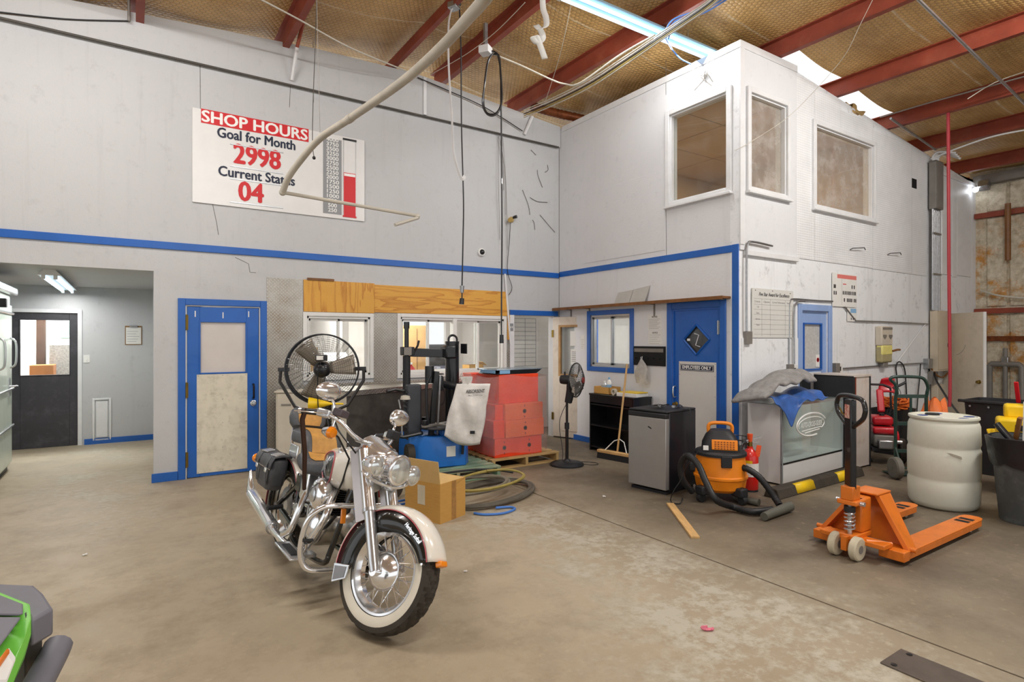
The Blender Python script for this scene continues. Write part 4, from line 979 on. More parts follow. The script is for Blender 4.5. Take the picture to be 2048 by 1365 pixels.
# local x: along door face (left in picture), y: depth behind the door is -x... front face spans (4.60,4.08)-(4.52,4.55)
W_, D_, H_ = .48, .55, .84
fb = mat('fridge_black', '#1b1d24', .3, var=.05, coat=.3)
MB().box(0, W_, -D_, -.05, .03, H_).build('body', fb, t, bevel=.008)
MB().box(.004, W_-.004, -.05, .012, .05, H_-.055).build('door', mat('silver_door', '#a9a8a6', .38, .55, var=.03), t, bevel=.006)
MB().box(0, W_, -D_, .0, H_, H_+.022).build('top', M_BLKP, t, bevel=.008); MB().box(.0, W_, -.05, .016, H_-.055, H_-.004).build('top_trim', M_BLKP, t, bevel=.01)
MB().cbox((.20, .013, H_-.16), (.045, .004, .012), (0, R(-25), 0)).build('badge', M_BLACK, t)
MB().box(.02, W_-.02, -D_+.02, -.02, 0, .03).build('foot', M_BLKP, t)
for i, lab in enumerate(('tangled black strap on top of the small fridge', 'strap with metal buckle hanging over the fridge edge')):
    t = thing('ratchet_strap', lab, 'strap', (4.78+.08*i, 4.29-.12*i, .862))
    random.seed(3+i); P = [(random.uniform(-.12, .14), random.uniform(-.10, .12), random.uniform(.008, .045)) for _ in range(12)]
    if i == 1: P = [(x*.5+.05, y*.5+.03, z) for x, y, z in P[:7]] + [(.04, -.10, .012), (.04, -.135, .008), (.04, -.145, -.06), (.03, -.142, -.10)]
    MB().tube(smooth_pts(P, 5), .011, 6, flat=.25).build('webbing', M_BLACK, t); MB().cbox((-.03, .02, .03), (.05, .03, .02), (0, 0, .5)).build('buckle', M_CHROME2, t)

# orange wet/dry vacuum with its hose
vc = onZ(1432, 965)
t = thing('shop_vacuum', 'orange and black wet dry vacuum with a long black hose', 'vacuum', (4.98, 3.72, 0), R(-50))
MB().lathe([(.20, .10), (.235, .13), (.25, .22), (.262, .23), (.262, .25), (.25, .26), (.235, .42), (.235, .45)], 32).build('tank', M_ORP, t)
MB().lathe([(.25, .45), (.25, .475), (.235, .49), (.20, .50), (.0, .505)], 32).build('lid', M_BLKP, t)
b = MB(); rings = []
for z, w, d, yo in ((.49, .36, .34, 0), (.56, .35, .33, 0), (.64, .28, .27, .01), (.69, .20, .2, .02)):
    rings.append([(x, y+yo, z) for x, y in rrect(w, d, .08, 5)])
b.loft(rings).build('motor_head', M_BLKP, t, bevel=.008)
vn = MB().cbox((.03, -.160, .565), (.24, .02, .10), (R(-14), 0, 0)).build('vent_panel', M_ORP, t, bevel=.006)
for i in range(4):
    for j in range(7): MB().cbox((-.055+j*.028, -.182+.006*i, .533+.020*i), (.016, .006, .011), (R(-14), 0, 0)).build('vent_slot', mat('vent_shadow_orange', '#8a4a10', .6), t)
MB().tube(smooth_pts([(-.11, .03, .66), (-.11, .03, .73), (-.06, .03, .755), (.06, .03, .755), (.11, .03, .73), (.11, .03, .66)], 4), .018, 8).build('handle', M_ORP, t)
MB().box(-.17, -.12, -.176, -.17, .51, .555).build('sticker', M_WPR, t)
for a in (R(-80), R(100)): MB().at(RZ(a)).box(.232, .262, -.05, .05, .36, .47).build('latch', M_BLKP, t, bevel=.006)
for k in range(4):
    a = PI/4 + k*PI/2
    MB().at(RZ(a)).box(.17, .30, -.05, .05, .07, .16).build('caster_arm', M_BLKP, t, bevel=.015); MB().at(RZ(a)).cyl((.27, -.025, .042), (.27, .025, .042), .042, n=16).build('caster', M_BLKP, t)
MB().box(-.30, -.18, -.05, .12, .26, .36).build('side_tool_holder', M_BLKP, t, bevel=.02)
inv = t.matrix_basis.inverted() if False else (T(4.98, 3.72, 0) @ RZ(R(-50))).inverted()
def L(p): return inv @ Vector(p)
hp = [dep(1385, 985, 5.75), dep(1366, 960, 5.72), dep(1362, 930, 5.70), dep(1375, 912, 5.62), dep(1396, 930, 5.5), dep(1412, 965, 5.38), dep(1432, 1000, 5.28), onZ(1465, 1014, .05), onZ(1505, 1024, .04), onZ(1545, 1020, .04)]
hs = smooth_pts([L(p) for p in hp], 10)
b = MB(); b.tube(hs, [.030 + (.003 if i % 2 else 0) for i in range(len(hs))], 10); b.build('hose', mat('black_ribbed_hose', '#1d1e20', .45, var=.1), t)
h2 = smooth_pts([L(p) for p in (dep(1468, 938, 5.75), dep(1490, 937, 5.66), dep(1515, 952, 5.60), dep(1535, 975, 5.55), dep(1552, 1000, 5.5), onZ(1560, 1012, .05))], 8)
b = MB(); b.tube(h2, [.030 + (.003 if i % 2 else 0) for i in range(len(h2))], 10); b.build('hose', mat('black_ribbed_hose', '#1d1e20'), t)
MB().cyl(L(onZ(1580, 1013, .05)), L(onZ(1528, 1034, .04)), .045, .036, 12).build('nozzle', mat('grey_plastic_tool', '#5b5b52', .5), t)
MB().cyl(L(onZ(1470, 995, .04)), L(onZ(1518, 1006, .035)), .032, .036, 12).build('wand', mat('grey_plastic_tool', '#5b5b52'), t)
MB().tube(smooth_pts([L(p) for p in (dep(1395, 905, 5.75), dep(1372, 935, 5.7), dep(1362, 960, 5.68), dep(1346, 985, 5.66), onZ(1342, 1004, .01), onZ(1360, 1008, .01), onZ(1365, 996, .01))], 5), .005, 5).build('power_cord', M_BLACK, t)

# fire extinguisher, spare tyre and tall things behind it
t = thing('fire_extinguisher', 'red fire extinguisher between the vacuum and the display case', 'extinguisher', (5.50, 3.74, 0), R(-30))
MB().lathe([(.075, .012), (.085, .03), (.085, .36), (.07, .41), (.03, .45), (.03, .47)], 24).build('cylinder', mat('extinguisher_red', '#d3261e', .3, var=.03, coat=.4), t); MB().lathe([(.083, 0), (.08, .02)], 20).build('foot_ring', M_BLKP, t)
MB().cyl((0,0,.46), (0,0,.52), .025, n=12).build('valve', M_BRASS, t); MB().cbox((.04, 0, .55), (.17, .022, .014), (0, R(-14), 0)).build('lever', M_CHROME2, t); MB().cbox((.03, 0, .515), (.13, .022, .012)).build('carry_handle', M_CHROME2, t)
MB().tube(smooth_pts([(-.03,0,.5), (-.09,-.02,.49), (-.13,-.03,.40), (-.11,-.04,.25), (-.095,-.04,.12)], 5), .012, 8).build('hose', M_BLACK, t)
MB().lathe([(.0865, .16), (.0865, .30)], 24, cap=False, a0=R(200), a1=R(340)).build('label_sheet', M_PAPER, t); MB().cbox((.06, -.06, .43), (.05, .005, .12), (0, R(10), 0)).build('tag', mat('orange_tag', '#e4572a', .5), t); MB().lathe([(.0868, .30), (.0868, .33)], 20, cap=False, a0=R(200), a1=R(260)).build('band', M_YEL, t)
MB().cyl((0,0,.52), (0,0,.60), .022, .030, 12).build('cap', mat('orange_tag', '#e4572a'), t)
t = thing('wire_basket', 'round black wire bin behind the orange vacuum', 'bin', (5.62, 4.05, 0))
for i in range(9): MB().tube([(.19*math.cos(2*PI*k/24)*(1-.02*(8-i)), .19*math.sin(2*PI*k/24)*(1-.02*(8-i)), .03+i*.06) for k in range(24)], .004, 4, closed=True).build('ring', M_BLACK, t)
for k in range(20): MB().cyl((.165*math.cos(2*PI*k/20), .165*math.sin(2*PI*k/20), .02), (.19*math.cos(2*PI*k/20), .19*math.sin(2*PI*k/20), .52), .0035, n=4).build('wire', M_BLACK, t)
MB().lathe([(.0, .02), (.16, .02), (.165, .03)], 20).build('base', M_BLACK, t)

# wooden lath on the floor
a, c = onZ(1340, 1010), onZ(1391, 1078); d = c - a
t = tag(MB().box(0, d.length, -.035, .035, 0, .018).build('wood_lath', M_WOOD, bevel=.002, loc=a, rot=(0, 0, math.atan2(d.y, d.x))), 'pale wooden lath lying on the floor before the fridge', 'plank')

# display case
t = thing('display_case', 'white glass-fronted display case with an oval logo', 'case', (5.95, 3.66, 0), R(3))
CW, CD, CH = 1.44, .40, .88
cwm = mat('white_laminate', '#dcdcda', .35, var=.02); alu = M_ALU
MB().box(0, .02, 0, CD, .02, CH).build('end_panel', cwm, t); MB().box(CW-.02, CW, 0, CD, .02, CH).build('end_panel', cwm, t)
MB().box(.02, CW-.02, CD-.015, CD, .02, CH-.02).build('back', cwm, t); MB().box(.02, CW-.02, .0, CD-.015, .22, .24).build('deck', cwm, t); MB().box(.02, CW-.02, 0, .015, .02, .22).build('kick_panel', cwm, t)
MB().box(.0, CW, -.004, .008, .225, .242).build('lower_trim', M_BLACK, t)
MB().box(-.004, CW+.004, -.004, CD, CH, CH+.012).build('glass_top', M_PANEC, t); MB().box(.02, CW-.02, .002, .008, .242, CH).build('glass_front', M_PANEC, t)
b = MB(); b.box(0, CW, -.006, .014, CH-.02, CH+.004).box(0, .022, -.006, .014, .02, CH).box(CW-.022, CW, -.006, .014, .02, CH); b.build('front_frame', mat('silver_frame', '#bfc8cc', .3, .6), t)
MB().box(.60, .66, CD-.06, CD-.015, .24, CH).build('upright', M_GREYB, t)
lg = text_part('logo_lettering', 'AUTO-CROSS-GLIDE', .085, M_WPR, t, T(.66, -.001, .62) @ RY(0) @ FACE_A, width=.50, bold=.0, depth=.0006, shear=.25)
def swoosh(w, h, z, th, a0, a1): return [(.66 + w*math.cos(a0+(a1-a0)*i/20), -.001, z + h*math.sin(a0+(a1-a0)*i/20)) for i in range(21)]
MB().tube(swoosh(.34, .13, .62, 0, R(20), R(290)), .010, 5).build('logo_ring', M_WPR, t); MB().tube(swoosh(.30, .085, .62, 0, R(-40), R(200)), .006, 5).build('logo_ring', M_WPR, t)
MB().tube([(.43, -.001, .555), (.88, -.001, .575)], .006, 5).build('logo_bar', M_WPR, t); MB().tube([(.5, -.001, .53), (.84, -.001, .55)], .006, 5).build('logo_bar', M_WPR, t)
MB().box(1.24, 1.34, .0, .002, .79, .83).build('sticker', M_SKYP, t); MB().box(1.31, 1.34, .0, .002, .68, .76).build('sticker', M_SKYP, t)
# tarps on the case
def cloth(name, label, cat, m, z0, f, nx, ny, x0, x1, y0, y1, th=.012, clip=None):
    def fn(u, v):
        x = x0 + (x1-x0)*u; y = y0 + (y1-y0)*v; return (x, y, z0 + f(x, y, u, v))
    b = MB().grid(fn, nx, ny); o = b.build(name, m, solid=th, sub=1); return tag(o, label, cat)
def tf(x, y, u, v):
    z = .05*math.sin(PI*u)*math.sin(PI*v) + .03*math.sin(7*x+3*y)*math.sin(PI*v) + .02*math.sin(17*x-9*y) + .05 + .10*max(0, u-.55)*math.sin(PI*v)
    if y < 3.66: z = .02 - .30*max(0, 1 - abs(x-6.02)/.22)*((3.66-y)/.08) + .015*math.sin(30*x)
    return z
cloth('blue_tarp', 'blue tarpaulin crumpled on the left end of the display case', 'tarp', mat('blue_tarp_plastic', '#3a62a8', .35, var=.2, scale=8, bump=.4, bscale=14), .90, tf, 34, 18, 5.80, 6.78, 3.585, 4.06)
def tf2(x, y, u, v): return .215 + .07*math.sin(PI*u)*math.sin(PI*v*.9+.2) + .14*u*u*math.sin(PI*v) + .018*math.sin(12*x+7*y) - .05*(1-u)**3 - (.09*v*(1-u)) + .02*math.sin(26*x)*math.sin(9*y) - .22*max(0, 5.95-x)
cloth('grey_blanket', 'grey moving blanket folded on the blue tarpaulin', 'blanket', mat('grey_felt', '#8c8a88', .9, var=.18, scale=12, bump=.6, bscale=70), .90, tf2, 22, 14, 5.60, 6.62, 3.63, 4.05, .045)
# parking stop with yellow bars
t = thing('parking_stop', 'black rubber parking stop with yellow bars before the display case', 'stop', (5.42, 3.44, 0), R(1.5))
MB().prism([(-.09, 0), (.09, 0), (.06, .09), (.03, .10), (-.03, .10), (-.06, .09)], 0, 1.80, Matrix(((0,0,1,0),(1,0,0,0),(0,1,0,0),(0,0,0,1)))).build('body', M_RUB, t, bevel=.008)
for x in (.33, 1.20): MB().add([(x,-.088,.012),(x+.36,-.088,.012),(x+.36,-.061,.093),(x,-.061,.093),(x,-.030,.104),(x+.36,-.030,.104)], [(0,1,2,3),(3,2,5,4)]).build('yellow_bar', M_YEL, t, solid=.003)

# dark-edged cabinet right of the case
t = thing('dark_edged_cabinet', 'white cabinet with dark edges beside the display case', 'cabinet', (7.42, 3.62, 0), R(0))
lam = mat('stained_white_laminate', '#d2cac2', .5, var=.1, scale=2, dirt='#8a6848', dirt_amt=.7, dirt_scale=2)
MB().box(0, .035, 0, .5, 0, 1.15).build('front_post', M_BLKP, t); MB().box(.035, .06, .0, .5, 0, 1.14).build('red_edge', M_RED, t); MB().box(.06, .40, .01, .5, .02, 1.14).build('side_panel', lam, t); MB().box(.40, .425, 0, .5, 0, 1.14).build('rear_post', M_BLKP, t)
MB().box(0, .425, -.005, .5, 1.14, 1.165).build('top', lam, t); MB().box(-.21, 0, .54, .56, .0, 1.15).build('dark_panel', M_BLKP, t)

# ============================================================ WALL C: boards, boxes, conduits
t = on_C('award_board', 'white Five Star Award for Excellence chart board on the right wall', 'board', 6.205, 1.625, .012)
MB().box(0, .86, -.01, 0, 0, .595).build('board', mat('glossy_white_board', '#d9d9d4', .18, var=.02), t)
text_part('title', 'Five Star Award for Excellence', .062, M_INK, t, T(.45, -.0105, .525) @ FACE_A, width=.64, bold=.0012, depth=.0004, shear=.3)
for x, s in ((.10, 'Criteria'), (.29, 'Objective'), (.54, 'Current Performance'), (.76, 'Status')): text_part('heading', s, .034, M_INKG, t, T(x, -.0105, .435) @ FACE_A, width=.026*len(s)*.55, depth=.0003)
for i in range(8): MB().box(.03, .84, -.0112, -.0104, .47-i*.06-(0 if i < 1 else .01), .4725-i*.06-(0 if i < 1 else .01)).build('rule', M_INKG, t)
for x in (.19, .36, .68): MB().box(x, x+.0025, -.0112, -.0104, .02, .47).build('rule', M_INKG, t)
for i, s in enumerate(('CSI', 'Sales', 'Service', 'Parts')): text_part('row_name', s, .03, M_INKG, t, T(.11, -.0105, .37-i*.072) @ FACE_A, depth=.0003)
for x, z in ((.06, .57), (.41, .575), (.79, .56)): MB().at(T(x, -.01, z) @ RX(PI/2)).lathe([(.006, 0), (.006, .004)], 8).build('screw', M_INK, t)
t = on_C('wall_chart', 'white chart with a coral band hung right of the pale blue door', 'chart', 8.02, 2.06, .012)
MB().box(0, .65, -.008, 0, 0, .46).build('sheet', M_PAPER, t); MB().box(.12, .64, -.0085, -.008, .39, .445).build('band', M_CORAL, t)
MB().box(.24, .242, -.009, -.008, .02, .38).build('rule', M_INKG, t); MB().box(.27, .36, -.0085, -.008, .31, .322).build('red_rule', M_REDP, t)
random.seed(5)
for z, xs in ((.26, (.52, .58)), (.17, (.28, .33, .38, .43, .47, .52, .57, .61)), (.07, (.31, .39, .43, .47, .51, .58, .62)), (.25, (.04, .07)), (.16, (.04, .09))):
    for x in xs: MB().box(x-.014, x+.012, -.009, -.008, z, z+.05).build('figure_mark', M_INK, t)
t = on_C('wall_chart', 'small blue banded leaflet under the coral banded chart', 'chart', 8.42, 1.86, .012)
MB().box(0, .25, -.006, 0, 0, .19).build('sheet', M_PAPER, t); MB().box(.08, .24, -.0065, -.006, .12, .18).build('band', M_SKYP, t)
for x in (.1, .15, .2): MB().box(x-.008, x+.012, -.0066, -.006, .02, .05).build('figure_mark', M_INK, t)
t = on_C('soap_dispenser', 'beige wall dispenser half full of yellow soap', 'dispenser', 9.24, 1.26, .0)
MB().box(0, .34, -.10, 0, .25, .54).build('housing', mat('aged_beige_plastic', '#c9bfae', .45, var=.05), t, bevel=.02); MB().box(.01, .33, -.10, 0, .0, .25).build('reservoir', mat('grey_beige_plastic', '#a59c74', .35), t, bevel=.025)
MB().box(.012, .328, -.104, -.01, .11, .26).build('soap', mat('yellow_soap', '#e8df86', .2, var=.05), t, bevel=.02); MB().box(.10, .24, -.08, 0, -.07, .0).build('spout', M_GREYB, t, bevel=.008)
MB().box(.02, .32, -.103, -.1, .49, .525).build('label_band', M_GREYB, t)
for x in (.03, .21): MB().prism([(0, .07), (.11, .07), (.11, .04), (.055, 0), (0, .04)], 0, .004, T(x, -.1, .345) @ RX(PI/2)).build('arrow_mark', M_GREYB, t)
MB().tube([(.3, -.11, .17), (.36, -.15, .19), (.42, -.16, .19)], .016, 6).build('rag', M_SHELFW, t)
def jbox(label, x, z, m=M_GREYB, w=.10, h=.16, d=.06, plate=True):
    t = on_C('junction_box', label, 'electrical box', x, z, .0, 'electrical boxes'); del t['group']
    MB().box(0, w, -d, 0, 0, h).build('box', m, t, bevel=.004)
    if plate: MB().box(w+.002, w+.13, -.03, 0, .01, h-.01).build('cover_plate', M_WHITE, t, bevel=.003); MB().box(w+.05, w+.075, -.034, -.03, .05, h-.05).build('socket', M_BLKP, t)
    return t
jbox('grey junction box with white outlet left of the pale blue door', 6.93, 1.13); jbox('grey junction box with white outlet right of the pale blue door', 8.04, 1.12)
jbox('weathered junction box beside the blue corner post', 6.06, 1.55, M_GREYB, .11, .15, .05, False); jbox('grey outlet box beside the beige breaker panel', 10.86, 1.13, M_STEEL, .16, .16, .08, False)
jbox('grey plug box under the beige breaker panel', 11.02, .86, M_GREYB, .2, .22, .08, False)
def conduit(label, pts, r=.011, m=M_STEEL): return tag(MB().tube(smooth_pts(pts, 5), r, 8).build('wall_conduit', m), label, 'conduit')
yc = YC-.02
conduit('grey conduit bending from the corner post over the award board', [(6.06, YC-.045, 1.70), (6.06, YC-.045, 2.5), (6.08, YC-.045, 2.72), (6.16, YC-.06, 2.76), (6.55, YC-.06, 2.745)], .013)
conduit('twin conduit rising from the outlet and crossing over the pale blue door', [(6.98, yc, 1.29), (6.98, yc, 1.95), (7.0, yc, 2.08), (7.08, yc, 2.12), (7.6, yc, 2.12), (8.02, yc, 2.125)])
conduit('second conduit of the pair left of the pale blue door', [(7.06, yc-.02, 1.29), (7.06, yc-.02, 1.93), (7.09, yc-.02, 2.05), (7.16, yc-.02, 2.09), (7.3, yc-.02, 2.095)])
conduit('conduit stepping down under the coral banded chart to the breaker panel', [(8.34, yc, 2.06), (8.62, yc, 1.885), (8.70, yc, 1.87), (9.6, yc, 1.87), (11.0, yc, 1.86)])
conduit('low conduit running past the soap dispenser', [(8.30, yc, 1.20), (9.3, yc, 1.21), (10.93, yc, 1.22)])
conduit('diagonal white brace rod beside the breaker panel', [(9.9, yc, 1.25), (10.9, yc, 1.86)], .010, M_WTRIM)
t = on_C('cable_trough', 'tall grey electrical trough high on the right wall', 'electrical box', 10.99, 3.75, .03)
MB().box(0, .27, -.11, 0, 0, .79).build('box', M_GREYB, t, bevel=.005); MB().box(.02, .25, -.118, -.11, .02, .77).build('cover', M_GREYB, t, bevel=.003)
for i in range(5):
    x = 11.02 + i*.058
    tag(MB().cyl((x, YC-.075, 2.085), (x, YC-.075, 3.748), .022, n=10).build('riser_conduit', M_STEEL), ['first', 'second', 'third', 'fourth', 'fifth'][i] + ' upright conduit from the left between trough and breaker panel', 'conduit', 'riser conduits')
for z, nm in ((3.35, 'upper'), (2.68, 'lower')): tag(MB().box(10.97, 11.29, YC-.102, YC-.098, z-.015, z+.015).build('conduit_strap', M_STEEL), nm + ' steel strap across the upright conduits', 'strap')
for i in range(4):
    x = 11.03 + i*.065; 
    tag(MB().tube(smooth_pts([(x, YC-.08, 4.545), (x, YC-.08, 4.62), (x+.05, YC-.14, 4.68), (x+.12, YC-.35, 4.62-.02*i)], 4), .018, 8).build('flex_conduit', M_WTRIM), ['first', 'second', 'third', 'last'][i] + ' white flexible conduit curling out of the trough top', 'conduit', 'flexible conduits')
t = on_C('breaker_panel', 'tall beige breaker panel on the right wall', 'electrical box', 11.03, 1.08, .03)
MB().box(0, .46, -.11, 0, 0, 1.0).build('box', M_BEIGEB, t, bevel=.006); MB().box(.03, .43, -.12, -.11, .03, .97).build('door', M_BEIGEB, t, bevel=.004); MB().box(.36, .41, -.128, -.12, .40, .46).build('latch', M_BLKP, t)
t = on_C('panel_post', 'beige steel post below the breaker panel', 'post', 11.10, 0); MB().box(0, .24, -.12, -.02, 0, .86).build('post', M_BEIGEB, t, bevel=.006)
conduit('black cable drooping from the plug box toward the drum', [dep(1868, 740, 9.6), dep(1872, 760, 9.4), dep(1890, 790, 9.0), dep(1905, 812, 8.7), dep(1925, 838, 8.3)], .016, M_BLACK)
conduit('brown cable under the breaker panel', [(10.99, YC-.03, 1.20), (11.1, YC-.1, 1.02), (11.3, YC-.12, .98), (11.55, YC-.1, 1.04)], .014, M_SHELFW)
conduit('black cord looped in front of the white wall above the hand truck', [onY(1803, 880, YC-.03), onY(1794, 760, YC-.03), onY(1792, 735, YC-.03), onY(1798, 724, YC-.05), onY(1808, 735, YC-.03), onY(1812, 770, YC-.03), onY(1816, 870, YC-.03)], .010, M_BLKP)
conduit('black cord hanging from the outlet beside the breaker panel', [onY(1841, 728, YC-.05), onY(1839, 760, YC-.03), onY(1836, 790, YC-.03), onY(1832, 850, YC-.03)], .009, M_BLKP)
for px, py, lab in ((1700, 500, 'left bent wire hook on the siding'), (1775, 510, 'right bent wire hook on the siding')):
    p = onY(px, py, YC-.02); tag(MB().tube([p, p + Vector((.02,-.03,.02)), p + Vector((.30,-.05,.05)), p + Vector((.33,-.05,.02))], .006, 5).build('wire_hook', M_BLKP), lab, 'hook')
# ============================================================ UNDER THE ROOF
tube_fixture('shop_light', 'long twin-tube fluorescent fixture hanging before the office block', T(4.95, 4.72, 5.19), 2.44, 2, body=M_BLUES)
for x in (4.0, 5.7): tag(MB().cyl((x, 4.72, 5.26), (x, 4.72, zr(x)+.16), .003, n=5).build('hanger_wire', M_STEEL), ('left' if x < 5 else 'right') + ' wire holding the long fluorescent fixture', 'wire')
for (x, y), nm in zip(LAMP_SPOTS[1:], ('over the alcove side', 'added unseen over the bay door', 'added unseen over the drum', 'added unseen by the foam wall', 'added unseen at the left bay', 'added unseen by the street door')):
    tube_fixture('shop_light', 'twin-tube fluorescent fixture ' + nm, T(x, y, 5.19), 2.44, 2)  # all but the alcove-side one are added out of view to brighten the room
def line(name, label, cat, pts, r, m, n=6, sm=True, **k): return tag(MB().tube(smooth_pts(pts, 6) if sm else pts, r, n, **k).build(name, m), label, cat)
# boom pipe crossing the picture
P = [dep(1000, -60, 2.5), dep(975, -10, 2.6), dep(940, 32, 2.9), dep(880, 97, 3.4), dep(800, 167, 4.0), dep(700, 237, 4.8), dep(640, 277, 5.2), dep(602, 320, 5.45), dep(577, 355, 5.6), dep(565, 385, 5.7)]
t = thing('boom_pipe', 'curved grimy white pipe boom hanging across the sign', 'pipe', (0, 0, 0))
MB().tube(smooth_pts(P, 5), .031, 12).build('pipe', M_PIPEW, t); q = P[5]; d = (P[4]-P[6]).normalized(); MB().cyl(q - d*.04, q + d*.04, .036, n=12).build('joint_sleeve', M_PIPEW, t)
MB().tube([P[-1], dep(835, 432, 6.2), dep(836, 436, 6.2), dep(790, 450, 5.95)], .018, 8).build('end_rod', M_PIPEW, t); MB().ball(tuple(P[-1]), .034, 10, 8).build('elbow', M_PIPEW, t); MB().ball(tuple(dep(835, 433, 6.2)), .028, 10, 8).build('elbow', M_PIPEW, t)
MB().cyl(dep(1000, -60, 2.5), dep(1000, -60, 2.5) + Vector((.1, .1, 1.95)), .02, n=8).build('drop_rod', M_PIPEW, t)
line('cord_pull', 'thin pull cord with a knob beside the sign', 'cord', [dep(634, -20, 6.0), dep(630, 100, 6.0), dep(626, 210, 6.0), dep(625, 285, 6.0), dep(628, 315, 6.0)], .004, M_DKG); tag(MB().ball((0, 0, 0), .018, 10, 8).build('pull_knob', M_BLACK, loc=dep(628, 316, 6.0)), 'black knob at the end of the thin pull cord', 'knob')
line('wire_support', 'thin white wire holding the boom pipe', 'wire', [dep(633, -20, 5.2), dep(640, 266, 5.2)], .0022, M_GREYB, 4, False)
# junction box with hanging white strap and black cord
t = thing('ceiling_box', 'grey ceiling box with a bulb holder at the top middle', 'electrical box', tuple(dep(908, 12, 6.6))); MB().cbox((0, 0, 0), (.11, .11, .07), (0, 0, .5)).build('box', M_STEEL, t, bevel=.006); MB().ball((.05, -.02, .03), .03, 10, 8).build('bulb_holder', M_BLACK, t)
zc = dep(908, 12, 6.6)
line('steel_strap', 'bent white steel strap dangling from the ceiling box', 'strap', [zc + Vector((-.03,0,-.04)), dep(897, 50, 6.6), dep(897, 120, 6.6), dep(900, 180, 6.6), dep(905, 260, 6.5), dep(908, 310, 6.45), dep(922, 356, 6.42), dep(930, 352, 6.42)], .022, M_WTRIM, 6, True, flat=.15)
t = thing('drop_cord', 'black drop cord with a plug hanging before the plywood strip', 'cord', (0, 0, 0)); MB().tube(smooth_pts([zc + Vector((.06,-.02,-.03)), dep(922, 100, 6.6), dep(923, 250, 6.6), dep(927, 400, 6.6), dep(926, 480, 6.6), dep(924, 575, 6.6)], 5), .009, 6).build('cable', M_BLKP, t)
MB().cyl(dep(924, 572, 6.6), dep(924, 586, 6.6), .028, .02, 8).build('connector', M_STEEL, t); MB().tube([dep(924, 586, 6.6), dep(924, 598, 6.6)], .008, 6).build('cable', M_BLKP, t); MB().cyl(dep(924, 597, 6.6), dep(923, 609, 6.6), .026, .03, 8).build('plug', M_BLACK, t)
zb = dep(971, 101, 7.0)
t = thing('ceiling_box', 'white square ceiling box on the third purlin', 'electrical box', tuple(zb)); MB().cbox((0, 0, 0), (.13, .13, .09), (0, 0, .6)).build('box', M_WTRIM, t, bevel=.006); MB().box(-.02, .02, -.02, .02, .04, zr(4.0)+.02-zb.z).build('stem', M_STEEL, t)
t = thing('looped_cord', 'black cord with a long hanging loop in front of the sign wall', 'cord', (0, 0, 0))
lp = [zb + Vector((.06, -.02, .0)), dep(990, 104, 7.0), dep(998, 115, 7.0), dep(1001, 150, 7.0), dep(1003, 200, 7.0), dep(996, 222, 7.0), dep(983, 229, 7.0), dep(971, 222, 7.0), dep(967, 200, 7.0), dep(971, 150, 7.0), dep(978, 117, 7.0), dep(990, 108, 7.02), dep(1000, 120, 7.03), dep(1002, 200, 7.03), dep(1003, 300, 7.03), dep(1004, 450, 7.03), dep(1003, 600, 7.03), dep(1003, 672, 7.03)]
MB().tube(smooth_pts(lp, 6), .010, 7).build('cable', M_BLACK, t); MB().cyl(dep(1003, 670, 7.03), dep(1003, 687, 7.03), .024, .028, 8).build('plug', M_BLACK, t)
lp2 = [dep(986, 106, 6.97), dep(976, 125, 6.97), dep(970, 165, 6.97), dep(965, 205, 6.97), dep(972, 226, 6.97), dep(985, 232, 6.97), dep(998, 222, 6.97), dep(1004, 195, 6.97), dep(1001, 140, 6.97), dep(996, 112, 6.97)]
MB().tube(smooth_pts(lp2, 6), .010, 7).build('second_turn', M_BLACK, t)
line('ceiling_conduit', 'off-white conduit running from the white box to the fourth purlin', 'conduit', [zb + Vector((.07,0,-.01)), dep(1040, 130, 7.1), dep(1100, 158, 7.2), dep(1130, 168, 7.2), dep(1160, 166, 7.0), dep(1240, 110, 6.6), dep(1310, 70, 6.2)], .011, M_WCABLE)
for i, (o, m, lab) in enumerate(((0, M_WCABLE, 'white data cable along the fourth purlin'), (5, M_WTRIM, 'second white data cable along the fourth purlin'), (9, M_BLKP, 'black data cable along the fourth purlin'), (13, M_HOSEY, 'yellow data cable along the fourth purlin'), (17, M_WCABLE, 'lowest white data cable along the fourth purlin'))):
    line('data_cable', lab, 'cable', [dep(1048, 220+o*.9, 8.8-.02*i), dep(1110, 194+o*.9, 8.1-.03*i), dep(1180, 158+o, 7.3-.03*i), dep(1250, 113+o, 6.5-.03*i), dep(1330, 60+o*.9, 5.8-.03*i), dep(1410, 6+o*.9, 5.2-.03*i), dep(1450, -28+o*.9, 4.9-.03*i)], .008, m)
for i in range(3): line('blue_data_cable', ['first', 'second', 'third'][i] + ' blue data cable crossing above the fluorescent fixture', 'cable', [dep(1328+4*i, 70+4*i, 6.4), dep(1345+5*i, 40+3*i, 6.2), dep(1400+6*i, 18+3*i, 5.8), dep(1470+6*i, -20, 5.2)], .008, M_BLUEC)
line('blue_drop_cable', 'blue cable dropping behind the office block top', 'cable', [dep(1330, 75, 6.6), dep(1345, 100, 6.9), dep(1362, 118, 7.1), dep(1382, 128, 7.2)], .009, M_BLUEC)
# curled fly paper ribbon
rb = smooth_pts([dep(1085, -20, 5.6), dep(1086, 15, 5.6), dep(1092, 35, 5.55), dep(1092, 52, 5.5), dep(1080, 58, 5.5), dep(1072, 50, 5.55), dep(1082, 62, 5.6), dep(1086, 78, 5.6), dep(1076, 88, 5.55), dep(1066, 76, 5.5), dep(1072, 72, 5.5), dep(1080, 90, 5.55), dep(1090, 118, 5.6)], 5)
b = MB(); w = Vector((.834, -.55, .25)) * .028; b.grid(lambda u, v: tuple(rb[min(len(rb)-1, int(round(u*(len(rb)-1))))] + w*(v-.5)*2), len(rb)-1, 2)
tag(b.build('curled_ribbon', M_WHITE, solid=.002), 'curled white ribbon hanging from the roof', 'ribbon')
